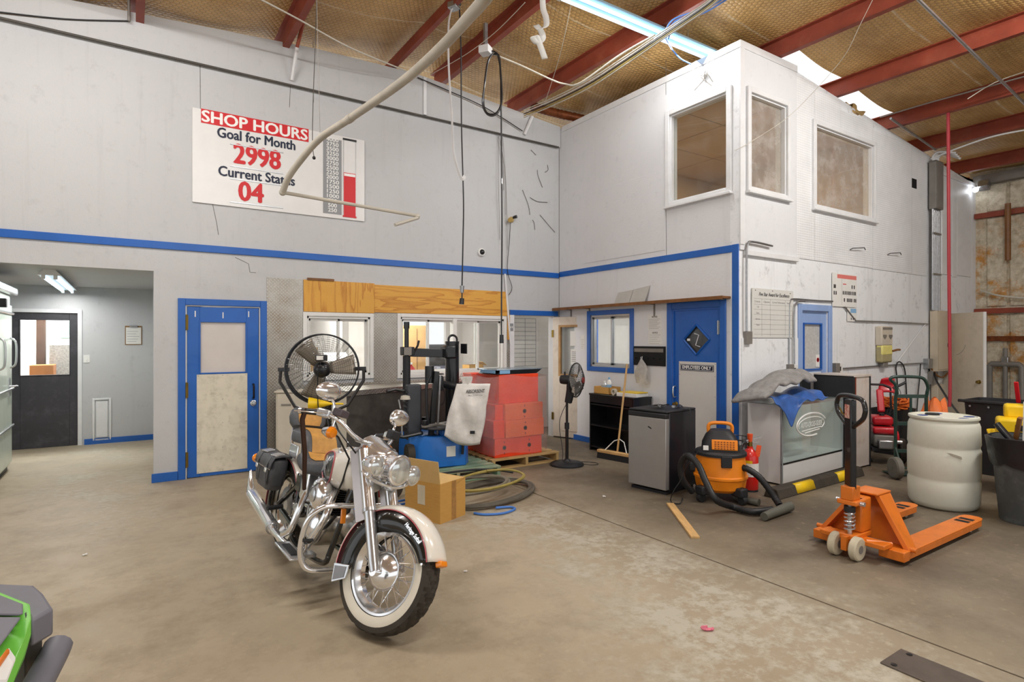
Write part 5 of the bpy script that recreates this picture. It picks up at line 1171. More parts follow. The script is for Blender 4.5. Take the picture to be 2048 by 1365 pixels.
# flexible duct in the corner
dp = smooth_pts([(5.34, YA-.13, 5.30), (5.62, YA-.15, 5.285), (5.90, YA-.19, 5.27), (6.25, YA-.30, 5.235)], 10)
tag(MB().tube(dp, [.066 + (.007 if i % 2 else 0) for i in range(len(dp))], 14).build('flexible_duct', M_COPPER), 'rusty flexible duct in the corner above the office block', 'duct')
# silver conduits under the right purlins, cables
line('silver_conduit', 'long silver conduit under the purlins at the right', 'conduit', [(6.4, 2.66, zr(6.4)-.03), (10.6, 2.70, zr(10.6)-.03)], .017, M_STEEL, 8, False)
line('silver_conduit', 'short silver conduit by the block top at the right', 'conduit', [(9.3, 4.02, zr(9.3)-.03), (10.9, 4.05, zr(10.9)-.03)], .017, M_STEEL, 8, False)
line('white_roof_cable', 'white cable sagging along a purlin at the upper right', 'cable', [dep(1862, 318, 9.4), dep(1920, 295, 9.0), dep(1990, 272, 8.6), dep(2080, 255, 8.2)], .012, M_WTRIM)
line('grey_roof_cable', 'grey cable along the purlin above the red hose', 'cable', [dep(1760, 235, 8.6), dep(1850, 208, 8.1), dep(1930, 186, 7.7), dep(2060, 150, 7.2)], .010, M_GREYB)
line('thin_roof_wire', 'thin wire slanting between purlins at the upper right', 'wire', [dep(1935, 198, 7.6), dep(1990, 165, 7.4), dep(2060, 140, 7.2)], .006, M_WCABLE)
line('thin_roof_wire', 'thin wire slanting from the roof to the tall upper window', 'wire', [dep(1750, -10, 5.9), dep(1720, 50, 6.2), dep(1690, 110, 6.5), dep(1640, 170, 6.8), dep(1575, 235, 7.0), dep(1500, 285, 6.75), dep(1468, 302, 6.75)], .0035, M_WCABLE, 4)
line('thin_roof_wire', 'thin wire slanting from the roof to the wall corner', 'wire', [dep(1146, -10, 6.4), dep(1120, 110, 7.4), dep(1090, 205, 8.6)], .004, M_WCABLE, 4)
line('thin_roof_wire', 'white cable crossing the roof left of the boom pipe', 'wire', [dep(505, -10, 5.9), dep(600, 40, 6.4), dep(700, 95, 7.0), dep(815, 143, 7.8)], .010, M_WCABLE, 5)
line('thin_roof_wire', 'thin wire running from the corner band along the third purlin', 'wire', [dep(1050, 5, 5.8), dep(990, 65, 6.5), dep(930, 110, 7.2), dep(860, 150, 8.0)], .005, M_WCABLE, 4)
line('bundle_cord', 'dark cord drooping along the wall top band', 'cord', [onY(835, 155, YA-.07), onY(900, 183, YA-.09), onY(970, 215, YA-.09), onY(1045, 262, YA-.08)], .008, M_BLKP)
line('bundle_cord', 'dark cord running along the left end of the top band', 'cord', [onY(-20, 22, YA-.07), onY(130, 38, YA-.06), onY(260, 42, YA-.06)], .008, M_BLKP)
tag(MB().cyl(onY(257, -30, YA-.12), onY(258, 42, YA-.12), .014, n=6).build('band_rod', M_GREYB), 'grey rod standing on the left end of the top band', 'rod')
# cobweb strands on walls
random.seed(22)
cw = [((1045,380),(1060,430)), ((1075,340),(1085,375)), ((1060,395),(1095,405)), ((1080,430),(1110,465)), ((1062,300),(1072,310)), ((1095,330),(1090,345)), ((1065,440),(1070,460))]
ww = MB()
for a, c in cw:
    p, q = onY(*a, YA-.012), onY(*c, YA-.012)
    if a[0] > 1112: p, q = onX(*a, XB-.02), onX(*c, XB-.02)
    m_ = (p+q)/2 + Vector((random.uniform(-.04,.04), 0, random.uniform(-.04,.04))); ww.tube(smooth_pts([p, m_, q], 4), .004, 4)
tag(ww.build('cobweb_strands', M_DKG), 'dark cobweb strands on the wall corner', 'cobweb', kind='stuff')
b = MB(); c0 = onX(1408, 152, XB-.02); random.seed(8)
for i in range(9): b.tube(smooth_pts([c0, c0 + Vector((-.01, random.uniform(-.06,.06), random.uniform(-.05,.05))), c0 + Vector((-.008, random.uniform(-.16,.14), random.uniform(-.18,.05)))], 4), .005, 4)
tag(b.build('cobweb_tuft', M_GREYB), 'dusty cobweb tuft above the corner window', 'cobweb')
b = MB()
for i, (u, v) in enumerate(((1008,300),(1012,350),(1000,400),(1015,420))): b.tube(smooth_pts([onY(985+i*6, 225+i*6, YA-.03), onY(u-3, v*.5+160, YA-.05), onY(u, v+80, YA-.03)], 4), .004, 4)
tag(b.build('hanging_wires', M_GREYB), 'thin wires hanging down the wall behind the looped cord', 'wire', kind='stuff')
line('sensor_wire', 'thin dark wire hanging from the small tan motion sensor', 'wire', [onY(1021, 446, YA-.03), onY(1019, 480, YA-.03), onY(1015, 540, YA-.03), onY(1024, 575, YA-.03), onY(1018, 590, YA-.03)], .005, M_BLKP)
# ============================================================ MIDDLE OF THE SHOP
# drum fan on a pole behind the motorcycle
t = thing('drum_fan', 'large black drum fan on a pole behind the motorcycle', 'fan', (1.66, 6.02, 0), R(-20))
FZ, FR = 1.30, .355
b = MB()
for r, y in ((FR, -.09), (FR, .0), (FR, .09)): 
    MB().tube([(r*math.cos(2*PI*k/40), y, FZ + r*math.sin(2*PI*k/40)) for k in range(40)], .008, 6, closed=True).build('rim', M_BLACK, t)
gw = MB()
for s_ in (-1, 1):
    for r in [.10+.021*i for i in range(12)]: gw.tube([(r*math.cos(2*PI*k/28), s_*(.10+.03*math.cos(r/FR*PI/2)), FZ + r*math.sin(2*PI*k/28)) for k in range(28)], .0014, 3, closed=True)
    for k in range(36):
        a = 2*PI*k/36; gw.tube([(.08*math.cos(a), s_*.13, FZ+.08*math.sin(a)), (.22*math.cos(a+.1), s_*.12, FZ+.22*math.sin(a+.1)), (FR*math.cos(a+.2), s_*.09, FZ+FR*math.sin(a+.2))], .0016, 3)
g_o = gw.build('guard_wires', M_BLACK, t); g_o['kind'] = 'stuff'
blm = mat('fan_blade_metal', '#8d8578', .4, .5, var=.08)
for k in range(3):
    a = 2*PI*k/3 + R(8)
    def bl(u, v, a=a):
        r = .07 + .25*u; w = (.055 + .05*u)*(v-.5)*2; x, z = r, w
        return (x*math.cos(a) - z*math.sin(a), .02 + .05*(v-.5), FZ + x*math.sin(a) + z*math.cos(a))
    MB().grid(bl, 6, 6).build('blade', blm, t, solid=.003)
MB().at(T(0, -.15, FZ) @ RX(PI/2)).lathe([(.0, .03), (.03, .03), (.05, .02), (.07, 0), (.085, -.05), (.085, -.12)], 24).build('motor', M_BLACK, t)
MB().box(-.055, .055, -.19, -.12, FZ+.09, FZ+.15).build('control_box', M_BLACK, t, bevel=.006); MB().box(-.045, .02, -.193, -.19, FZ+.10, FZ+.14).build('label_plate', M_PAPER, t); MB().at(T(.032, -.19, FZ+.12) @ RX(PI/2)).lathe([(.014, 0), (.014, .012)], 12).build('dial', M_BLKP, t)
MB().at(T(.10, -.135, FZ-.17) @ RX(PI/2)).lathe([(.0, 0), (.04, 0), (.04, .004), (0, .004)], 20).build('badge', M_GREYB, t)
yk = [(-FR-.05, 0, FZ), (-FR-.05, -.05, FZ-.12), (-.25, -.16, FZ-.36), (-.10, -.20, FZ-.42), (.10, -.20, FZ-.42), (.25, -.16, FZ-.36), (FR+.05, -.05, FZ-.12), (FR+.05, 0, FZ)]
MB().tube(yk, .016, 6).build('yoke', M_BLACK, t)
for s_ in (-1, 1): MB().box(s_*(FR+.02)-.055, s_*(FR+.02)+.055, -.02, .02, FZ-.02, FZ+.02).build('pivot_bracket', M_BLACK, t, bevel=.004)
MB().cyl((0, -.20, .03), (0, -.20, FZ-.43), .026, n=12).build('pole', M_BLACK, t); MB().lathe([(.25, 0), (.25, .015), (.05, .035), (.04, .06)], 28, M=(0, -.20, 0)).build('base', M_BLACK, t)
MB().tube(smooth_pts([(0,-.2,FZ+.08), (-.03,-.22,FZ-.05), (-.02,-.26,FZ-.4), (.03,-.26,.5), (.08,-.30,.03)], 6), .005, 5).build('cord', M_BLKM, t)
t = thing('yellow_funnel', 'yellow plastic funnel lying behind the motorcycle mirror', 'funnel', (1.565, 5.84, .968), R(-20))
# funnel rests on the fan yoke's cross bar
MB().at(RY(R(92))).lathe([(.055, -.09), (.062, -.09), (.058, -.06), (.03, .06), (.012, .12), (.008, .24), (.006, .24), (.008, .11), (.026, .05), (.052, -.06), (.055, -.09)], 20, cap=False).build('cone', M_YEL, t)

# pallets
def pallet(name, label, loc, rz, w, d, m, nslat=6, h=.13):
    t = thing(name, label, 'pallet', loc, rz)
    for x in (0, w/2-.02, w-.04): MB().box(x, x+.04, 0, d, .018, h-.02).build('stringer', m, t, bevel=.002)
    for i in range(nslat):
        y = (d-.10)*i/(nslat-1); MB().box(-.01, w+.01, y, y+.10, h-.02, h).build('deck_board', m, t, bevel=.002)
    for i in range(3):
        y = (d-.10)*i/2; MB().box(-.01, w+.01, y, y+.10, 0, .018).build('bottom_board', m, t, bevel=.002)
    return t
pallet('wood_pallet', 'pale wooden pallet under the red cartons', (3.70, 6.02, 0), R(0), 1.02, 1.05, M_PAL, 7)
pallet('wood_pallet', 'green stained pallet under the tyre changer', (2.52, 5.72, 0), R(0), 1.10, 1.0, M_PALG, 7)
tag(MB().box(0, 1.05, -.05, .05, 0, .018).build('loose_board', M_PALG, bevel=.002, loc=(2.62, 5.60, 0), rot=(0, 0, R(-4))), 'loose green board on the floor before the tyre changer pallet', 'board')

# cartons under stretch film
def carton(label, x0, x1, y0, y1, z0, z1, m, star=None, tape=True):
    t = thing('shipping_carton', label, 'box', ((x0+x1)/2, (y0+y1)/2, z0))
    w, d, h = x1-x0, y1-y0, z1-z0
    MB().box(-w/2, w/2, -d/2, d/2, 0, h).build('carton', m, t, bevel=.006)
    if star:
        for sx in star:
            for a in range(3): MB().cbox((sx, -d/2-.001, h*.5), (.055, .002, .018), (0, R(60*a), 0)).build('star_mark', M_INK, t)
            MB().prism([(-.008, .06), (.008, .06), (0, .085)], 0, .002, T(sx, -d/2, h*.5) @ RX(PI/2)).build('arrow_mark', M_INK, t); MB().prism([(-.008, -.06), (0, -.085), (.008, -.06)], 0, .002, T(sx, -d/2, h*.5) @ RX(PI/2)).build('arrow_mark', M_INK, t)
    return t
z0 = .131
carton('long red carton at the bottom front of the film-wrapped stack', 3.78, 4.50, 6.10, 6.52, z0, z0+.235, M_REDB, star=(.16, -.22))
carton('red carton at the bottom back of the film-wrapped stack', 3.80, 4.50, 6.53, 6.98, z0, z0+.28, M_REDB)
carton('orange carton just above the long red bottom carton', 3.93, 4.52, 6.08, 6.50, z0+.237, z0+.455, M_ORGB, star=(0,))
carton('red carton at the left front, second layer of the stack', 3.76, 3.925, 6.10, 6.51, z0+.237, z0+.46, M_REDB)
carton('red carton at the back of the second layer of the stack', 3.78, 4.50, 6.53, 6.98, z0+.282, z0+.50, M_REDB)
carton('upper orange carton below the big red carton', 3.93, 4.51, 6.09, 6.50, z0+.457, z0+.66, M_ORGB, star=(0,))
carton('big red carton on top of the film-wrapped stack', 3.87, 4.48, 6.15, 6.72, z0+.662, z0+1.03, M_REDB)
carton('red carton set back on the left of the stack', 3.80, 3.925, 6.13, 6.50, z0+.462, z0+.655, M_REDB)
carton('tall dark-taped red carton at the top back of the stack', 3.80, 4.44, 6.73, 6.97, z0+.502, z0+1.02, M_REDB)
fm = MB()
def film(u, v):
    per = [(3.735, 6.052), (4.545, 6.052), (4.545, 7.005), (3.735, 7.005)]
    k = u*4 % 4; i = int(k) % 4; f = k - int(k); p, q = per[i], per[(i+1) % 4]
    x, y = p[0]+(q[0]-p[0])*f, p[1]+(q[1]-p[1])*f
    z = z0 + .04 + .97*v; sh = 0 if v < .42 else min(1, (v-.42)/.18)
    cx_, cy_ = 4.16, 6.5
    x += .035*sh*(1 if x < 4.0 else 0); y += .015*sh*(1 if y < 6.2 else 0)
    w = .007*math.sin(34*u+19*v) + .005*math.sin(61*v+15*u) + .003*math.sin(97*u-40*v)
    return (x + w, y + w*.8 - .004, z + .018*math.sin(25*u))
fm.grid(film, 64, 30)
tag(fm.build('stretch_film', M_FILM), 'clear stretch film wrapped round the red carton stack', 'film')
t = thing('platform_scale', 'silver and black platform scale lying on the top red carton', 'scale', (4.16, 6.36, z0+1.032), R(4))
MB().prism([(-.34, 0), (-.30, .03), (-.30, .05), (.38, .05), (.38, .045), (.30, 0)], -.22, .20, RX(PI/2)).build('body', M_BLACK, t); MB().box(-.34, .40, -.20, .22, .05, .062).build('top_plate', mat('blue_silver_plate', '#9fb2c2', .25, .7, var=.05), t, bevel=.004)
MB().box(-.345, -.335, -.16, .16, .012, .05).build('label_plate', M_SKYP, t); MB().box(-.30, -.14, -.206, -.20, .008, .05).build('sticker', M_SKYP, t)

# tyre changer: blue base, black column and arm
t = thing('tyre_changer', 'blue and black tyre changing machine on the green pallet', 'machine', (3.04, 6.32, .131), R(-8))
rings = []
for z, k in ((0, 1.0), (.30, .98), (.36, .94)): rings.append([(x*k, y*k, z) for x, y in ((-.34, -.18), (-.10, -.33), (.30, -.33), (.38, -.20), (.38, .30), (-.34, .30))])
MB().loft(rings).build('base', M_BLUEM, t, bevel=.012)
MB().box(.02, .38, -.30, .02, .34, .44).build('base_top', M_BLUEM, t, bevel=.03); MB().box(.30, .42, .02, .30, .0, .72).build('column_foot', M_BLUEM, t, bevel=.03)
MB().cyl((.29, .12, .40), (.29, .12, 1.42), .085, n=24).build('column', M_BLACK, t); MB().cyl((.29, .12, 1.42), (.29, .12, 1.45), .088, n=24).build('column_cap', M_BLACK, t)
MB().tube([(.29 + .055*math.cos(a), .10, 1.47 + .055*math.sin(a)) for a in [R(-20+220*i/14) for i in range(15)]], .014, 8).build('lifting_eye', M_BLACK, t)
MB().cbox((.0, .06, 1.31), (.52, .07, .10), (0, R(2), R(6))).build('swing_arm', M_BLACK, t, bevel=.006); MB().cbox((-.30, .035, 1.335), (.14, .14, .10)).build('clamp_block', M_BLKP, t, bevel=.008); MB().box(.16, .30, -.02, .20, 1.24, 1.40).build('arm_pivot', M_BLACK, t, bevel=.02)
MB().cbox((-.315, -.04, 1.335), (.09, .01, .09)).build('clamp_plate', M_GREYB, t)
MB().cyl((-.31, .03, .80), (-.31, .03, 1.28), .045, n=16).build('tool_sleeve', M_BLKP, t); MB().cyl((-.31, .03, .60), (-.31, .03, 1.60), .027, n=12).build('tool_rod', M_BLACK, t); MB().cyl((-.31, .03, 1.60), (-.31, .03, 1.68), .035, n=12).build('rod_cap', M_BLACK, t)
MB().tube([(-.23, 0, 1.32), (-.19, -.02, 1.40), (-.175, -.02, 1.46)], .013, 8).build('lock_lever', M_BLACK, t)
MB().at(T(-.31, .03, .57)).lathe([(.02, .06), (.04, .03), (.045, 0), (.0, -.02)], 14).build('mount_head', M_LAMB, t)
# bead breaker arm with corrugated boot, side shovel
MB().box(-.34, -.17, -.12, .06, .30, .95).build('shield', mat('dark_grey_rubber', '#3d4046', .5, var=.08), t, bevel=.02)
for i in range(9): MB().cbox((-.345, -.05, .40+i*.058), (.03, .14, .022), (0, R(30), 0)).build('boot_rib', M_BLKP, t)
MB().cbox((-.04, -.16, .70), (.06, .06, .80), (0, R(5), 0)).build('post', M_BLACK, t, bevel=.006); MB().cbox((.01, -.19, .66), (.02, .02, .78), (0, R(3), 0)).build('guide_rod', M_STEEL, t)
MB().tube(smooth_pts([(-.08,-.16,1.05), (-.13,-.17,.9), (-.11,-.18,.5), (-.03,-.18,.34)], 5), .018, 8).build('air_hose', M_BLKP, t); MB().tube(smooth_pts([(.02,-.18,.98), (.09,-.17,.86), (.09,-.16,.74), (.05,-.16,.7)], 5), .008, 6).build('air_hose', M_BLKP, t)
MB().lathe([(.05, .0), (.055, .02), (.055, .16), (.04, .18)], 18, M=(.06, -.06, .86)).build('oiler_cup', M_BLKP, t); MB().tube([(.06+.055*math.cos(2*PI*k/20), -.06+.055*math.sin(2*PI*k/20), 1.06) for k in range(20)], .006, 6, closed=True).build('oiler_hoop', M_BLACK, t)
MB().cyl((-.07, -.1, .96), (-.07, -.1, 1.16), .055, n=16).build('motor_can', M_BLACK, t)
MB().at(T(.0, -.20, .44)).lathe([(.0, 0), (.20, 0), (.21, .012), (.20, .03), (.0, .035)], 28).build('turntable', M_BLKP, t)
for k in range(4):
    a = k*PI/2 + .5; MB().at(T(0, -.20, .47) @ RZ(a)).box(.02, .24, -.03, .03, 0, .025).build('jaw_slide', M_GREYB, t, bevel=.004); MB().at(T(0, -.20, .49) @ RZ(a)).box(.18, .24, -.028, .028, 0, .06).build('jaw', M_BLACK, t, bevel=.006)
MB().tube([(-.20, -.24, .40), (-.44, -.30, .38), (-.55, -.30, .41)], .022, 8).build('bead_arm', M_BLACK, t); MB().tube([(-.45, -.30, .40), (-.46, -.30, .66), (-.49, -.30, .80)], .010, 6).build('pry_bar', M_STEEL, t); MB().tube([(-.46,-.30,.60), (-.47,-.30,.70)], .016, 6).build('pry_grip', M_BLACK, t)
MB().tube([(-.30, -.05, .86), (-.48, -.10, .90), (-.58, -.12, .88)], .018, 8).build('roller_arm', M_BLACK, t); MB().at(T(-.36, -.10, .78)).lathe([(0, 0), (.06, .0), (.05, .04), (0, .05)], 14).build('roller_cone', M_LAMB, t)
MB().tube([(.14, .1, .93), (.30, -.06, .90), (.44, -.06, .92)], .045, 12).build('side_arm', M_BLKP, t)
MB().at(T(-.33, -.18, .16) @ RY(PI/2)).lathe([(.05, -.04), (.11, -.04), (.12, 0), (.11, .04), (.05, .04)], 24).build('rubber_pad', M_RUB, t)
MB().box(.06, .17, -.334, -.33, .12, .24).build('sticker', M_PAPER, t); MB().tube([(.26, -.33, .38), (.25, -.36, .22), (.245, -.36, .14)], .017, 8).build('pedal_arm', M_BLKP, t)
MB().box(.375, .385, -.15, .05, 1.30, 1.42).build('label_plate', M_BLACK, t)
t = thing('absorbent_bag', 'white printed absorbent bag hanging on the tyre changer', 'bag', (3.18, 5.78, .52), R(-30))
def bg(u, v):
    x = (u-.5)*.40*(1-.05*v) + .13*v - .03; z = .58*v - .05*math.sin(PI*u)*(1-v) + .10*u*(1-v)*-1; 
    return (x, -.045*math.sin(PI*u)*math.sin(PI*v)**.6*(1+.5*math.sin(9*v+4*u)) + .02*math.sin(11*u+7*v)*math.sin(PI*v), z)
MB().grid(bg, 20, 22).build('bag', mat('wrinkled_white_plastic', '#dedbd6', .45, var=.1, scale=9, bump=.5, bscale=18), t, solid=.05, sub=0)
def tw(u, v): 
    a = u*2*PI; r = .035+.03*v+.012*math.sin(5*a+3*v); return (.02+r*math.cos(a), r*.7*math.sin(a), .56 + .10*v)
MB().grid(tw, 16, 6).build('twisted_neck', mat('wrinkled_white_plastic', '#c9c6c1'), t)
text_part('lettering', 'ABSORBENT', .055, M_INK, t, T(.12, -.075, .50) @ RY(R(-2)) @ FACE_A, width=.21, bold=.001, depth=.001, shear=.1); text_part('lettering', 'ALL PURPOSE', .02, M_INKG, t, T(.12, -.078, .455) @ FACE_A, width=.16, depth=.001)
MB().box(.06, .115, -.062, -.058, .02, .055).build('print_mark', M_INK, t)

# pedestal fan
t = thing('pedestal_fan', 'black pedestal fan standing beside the red cartons', 'fan', (4.67, 5.79, 0), R(205))
MB().lathe([(.215, 0), (.215, .02), (.19, .035), (.05, .055), (.03, .08)], 32).build('base', M_BLKP, t); MB().cyl((0,0,.05), (0,0,.52), .021, n=12).build('lower_pole', M_BLACK, t); MB().cyl((0,0,.46), (0,0,.54), .03, n=12).build('collar', M_BLKP, t); MB().cyl((0,0,.50), (0,0,.86), .016, n=12).build('upper_pole', M_BLACK, t)
MB().tube([(0, .0, .80), (0, .03, .95), (0, .04, 1.08)], [.03, .035, .04], 10).build('neck', M_BLKP, t); MB().cbox((.0, .05, .86), (.06, .06, .14), (R(-16), 0, 0)).build('control_box', M_BLKP, t, bevel=.012)
FC = 1.09; HX = Matrix.Translation((0, .10, FC)) @ RX(-PI/2)
MB().at(HX).lathe([(.055, -.18), (.06, -.14), (.06, -.06), (.04, -.02)], 20).build('motor', M_BLKP, t); MB().cyl((0, -.03, FC+.06), (0, -.03, FC+.10), .012, n=8).build('oscillation_knob', M_BLKP, t)
b = MB().at(HX)
for s_, dz in ((0, 0), (1, .0)):
    for i in range(10):
        r = .04 + .018*i; z = (.10*math.cos(r/.215*PI/2)) * (1 if s_ else -.55) + .03
        b.tube([(r*math.cos(2*PI*k/28), r*math.sin(2*PI*k/28), z) for k in range(28)], .0014, 3, closed=True)
    for k in range(40):
        a = 2*PI*k/40; b.tube([(r*math.cos(a), r*math.sin(a), (.10*math.cos(r/.215*PI/2))*(1 if s_ else -.55) + .03) for r in (.03, .09, .15, .19, .215)], .0015, 3)
o = b.build('guard_wires', M_BLACK, t); o['kind'] = 'stuff'
MB().at(HX).tube([(.215*math.cos(2*PI*k/36), .215*math.sin(2*PI*k/36), .03) for k in range(36)], .008, 6, closed=True).build('rim', M_BLACK, t)
for k in range(3):
    a = 2*PI*k/3
    def bl(u, v, a=a):
        r = .03+.16*u; w = (.03+.06*u)*(v-.5)*2; return (r*math.cos(a)-w*math.sin(a), r*math.sin(a)+w*math.cos(a), .03+.05*(v-.5))
    MB().at(HX).grid(bl, 5, 5).build('blade', M_GREYB, t, solid=.003)
MB().at(HX).lathe([(0, .14), (.035, .135), (.04, .12)], 18).build('badge', mat('dark_red_badge', '#7a2420', .4), t)
inv2 = (T(4.67, 5.79, 0) @ RZ(R(205))).inverted()
MB().tube(smooth_pts([inv2 @ Vector(p) for p in ((4.69, 5.81, .80), (4.59, 5.84, .55), (4.57, 5.75, .2), (4.54, 5.69, .07), (4.69, 5.59, .05), (4.85, 5.57, .02), (4.99, 5.57, .008), (5.05, 5.65, .008), (5.0, 5.74, .008), (4.87, 5.77, .02))], 6), .004, 5).build('cord', M_BLACK, t)

# open cardboard box
t = thing('cardboard_box', 'open brown cardboard box on the floor by the hoses', 'box', (2.25, 4.53, 0), R(22))
bw, bd, bh = .345, .42, .345
MB().box(0, bw, 0, .005, 0, bh).build('wall', M_CARD, t); MB().box(0, bw, bd-.005, bd, 0, bh).build('wall', M_CARD, t); MB().box(0, .005, .005, bd-.005, 0, bh).build('wall', M_CARD, t); MB().box(bw-.005, bw, .005, bd-.005, 0, bh).build('wall', M_CARD, t); MB().box(.005, bw-.005, .005, bd-.005, 0, .006).build('bottom', M_CARD2, t)
MB().at(T(0, 0, bh) @ RY(R(-8))).box(0, .005, .0, bd, 0, .20).build('flap', M_CARD2, t); MB().at(T(0, bd, bh) @ RX(R(-75))).box(0, bw, 0, .005, 0, .19).build('flap', M_CARD2, t); MB().at(T(bw, 0, bh) @ RY(R(-105))).box(-.005, 0, .0, bd, 0, .19).build('flap', M_CARD2, t)
MB().box(bw*.45, bw*.62, -.002, 0, 0, bh).build('tape', mat('brown_tape', '#a57a45', .3, var=.15, scale=20), t)
MB().box(-.002, 0, bd*.42, bd*.63, .14, .31).build('address_sheet', mat('grey_sticker', '#d2c9b2', .5), t)
t = thing('red_hose_reel', 'small red wheel tool hidden behind the open cardboard box', 'tool', (2.12, 5.50, 0), R(20))
MB().at(T(.12, 0, .10) @ RX(PI/2)).lathe([(.06, -.03), (.10, -.03), (.10, .03), (.06, .03)], 24).build('wheel', M_RUB, t); MB().at(T(.12, 0, .10) @ RX(PI/2)).lathe([(0, -.025), (.062, -.025), (.062, .025), (0, .025)], 20).build('wheel_hub', M_LAMB, t); MB().box(-.16, .10, -.06, .06, .06, .20).build('body', mat('dark_red_paint', '#8e2022', .4), t, bevel=.03)

# hoses
def coil(name, label, pts, r, m): return tag(MB().tube(smooth_pts(pts, 6), r, 8).build(name, m), label, 'hose')
random.seed(11)
def loopset(cx, cy, rx, ry, n, rz, z0, seed):
    random.seed(seed); P = []; m = int(n*10)
    for i in range(m):
        a = 2*PI*i/10 + .3; k = 1 - .10*random.random() - .05*math.sin(i*.7); x, y = rx*k*math.cos(a), ry*k*math.sin(a); c, s = math.cos(rz), math.sin(rz)
        P.append((cx + x*c - y*s, cy + x*s + y*c, z0 + .006*(i/10) + .006*random.random()))
    return P
coil('grey_hose_coil', 'thick grey hose coiled on the floor behind the cardboard box', loopset(3.10, 5.08, .62, .36, 4.6, R(20), .02, 3), .017, M_HOSEG)
coil('grey_hose_coil', 'upper grey hose loops lying across the coil', loopset(2.92, 5.20, .50, .30, 3.4, R(10), .098, 9), .016, mat('mid_grey_hose', '#7d7768', .6, var=.12))
coil('yellow_hose_coil', 'yellowish hose loop in the coil behind the cardboard box', loopset(3.10, 5.12, .52, .30, 2.2, R(25), .155, 21), .012, M_HOSEY)
coil('blue_air_hose', 'light blue air hose loop in front of the grey coil', [(2.64, 4.62, .012), (2.70, 4.53, .012), (2.86, 4.47, .012), (3.02, 4.52, .012), (3.02, 4.60, .012), (2.88, 4.63, .02)], .011, M_BLUEC)
for i in range(4):
    o = .12*i; coil('blue_air_hose', ['first', 'second', 'third', 'fourth'][i] + ' blue air hose strand on the floor behind the motorcycle fork', [(1.50+o*.3, 4.75+o, .012+.024*i), (1.75, 4.86+o*.6, .012+.024*i), (2.02, 4.98+o*.3, .02+.024*i), (2.30+o*.3, 5.08+o*.2, .012+.024*i)], .011, M_BLUEC)
coil('plug_cable', 'black cable with plugs on top of the hose coil', [(2.72, 5.50, .19), (2.9, 5.52, .185), (3.2, 5.54, .17), (3.45, 5.50, .14), (3.6, 5.42, .11)], .012, M_BLKP)

# litter
def scrap(name, label, px, py, m, s=.03):
    p = onZ(px, py); t = MB(); random.seed(px)
    P = [(random.uniform(-s, s), random.uniform(-s, s), random.uniform(.0, s*.5)) for _ in range(6)]
    t.tube(smooth_pts(P, 3), s*.28, 5); return tag(t.build(name, m, loc=(p.x, p.y, s*.28)), label, 'litter')
scrap('crumpled_wrapper', 'crumpled pink wrapper alone on the floor in front', 1412, 1262, mat('pink_wrapper', '#e07a8e', .5, var=.2, scale=30), .03)
scrap('paper_scrap', 'white paper scrap on the floor left of the rear wheel', 170, 1112, M_PAPER, .018); scrap('paper_scrap', 'small white scrap right of the front wheel shadow', 930, 1145, M_PAPER, .014)
scrap('paper_scrap', 'white scrap on the floor before the fridge', 1210, 995, M_PAPER, .02)
p = onZ(1790, 1296); q = onZ(1760, 1328); r_ = onZ(1960, 1365) 
d1 = (onZ(1900, 1340) - p).normalized(); ang = math.atan2(d1.y, d1.x)
t = thing('steel_floor_plate', 'bolted steel cover plate in the floor at the lower right', 'plate', tuple(q), ang)
wpl = abs((p-q).dot(Vector((-d1.y, d1.x, 0))))
MB().box(0, .9, 0, max(.12, wpl), 0, .008).build('plate', mat('floor_plate_steel', '#6d645c', .45, .6, var=.15), t, bevel=.002)
for y in (.03, wpl-.03): MB().lathe([(.014, .0), (.014, .011), (.006, .013)], 12, M=(.05, y, 0)).build('bolt', M_BLACK, t)
# ============================================================ MOTORCYCLE  (local: x forward, y left, z up; origin under the rear axle)
bk = thing('motorcycle', 'white and black touring motorcycle with whitewall tyres and saddlebags', 'motorcycle', (1.005, 4.658, .004), rot=(R(-10), 0, R(-85.3)))
HP = Vector((1.22, 0, .93)); RK = R(32); AX = Vector((-math.sin(RK), 0, math.cos(RK)))
ST = Matrix.Translation(HP) @ Matrix.Rotation(R(22.5), 4, AX) @ Matrix.Translation(-HP)
M_CRM = mat('cream_white_gloss', '#e9e4d8', .18, var=.02, coat=.8)
M_BGL = mat('black_gloss', '#1b1c1a', .22, var=.05, coat=.5)
M_PIN = mat('pink_pinstripe', '#c4626a', .35, var=0)
M_LEA = mat('black_leather', '#505256', .5, var=.15, scale=14, bump=.25, bscale=50)
M_TANL = mat('tan_leather', '#c3914a', .55, var=.14, scale=18, bump=.15, bscale=60)
M_AMB = mat('amber_lens', '#f08a14', .15, var=0, coat=.5)
M_LENS = mat('headlamp_glass', '#d6dcdc', .12, .65, var=.15, scale=1, coat=.6, stretch=(1, 60, 1))
M_WWALL = mat('whitewall_rubber', '#ded8c8', .55, var=.04, dirt='#b3a890', dirt_amt=.3)
M_ENG = mat('engine_black', '#222326', .5, .4, var=.15)
M_CASE = mat('polished_alloy', '#bcbab4', .22, .95, var=.08)
def B(st=False): return MB().at(ST) if st else MB()
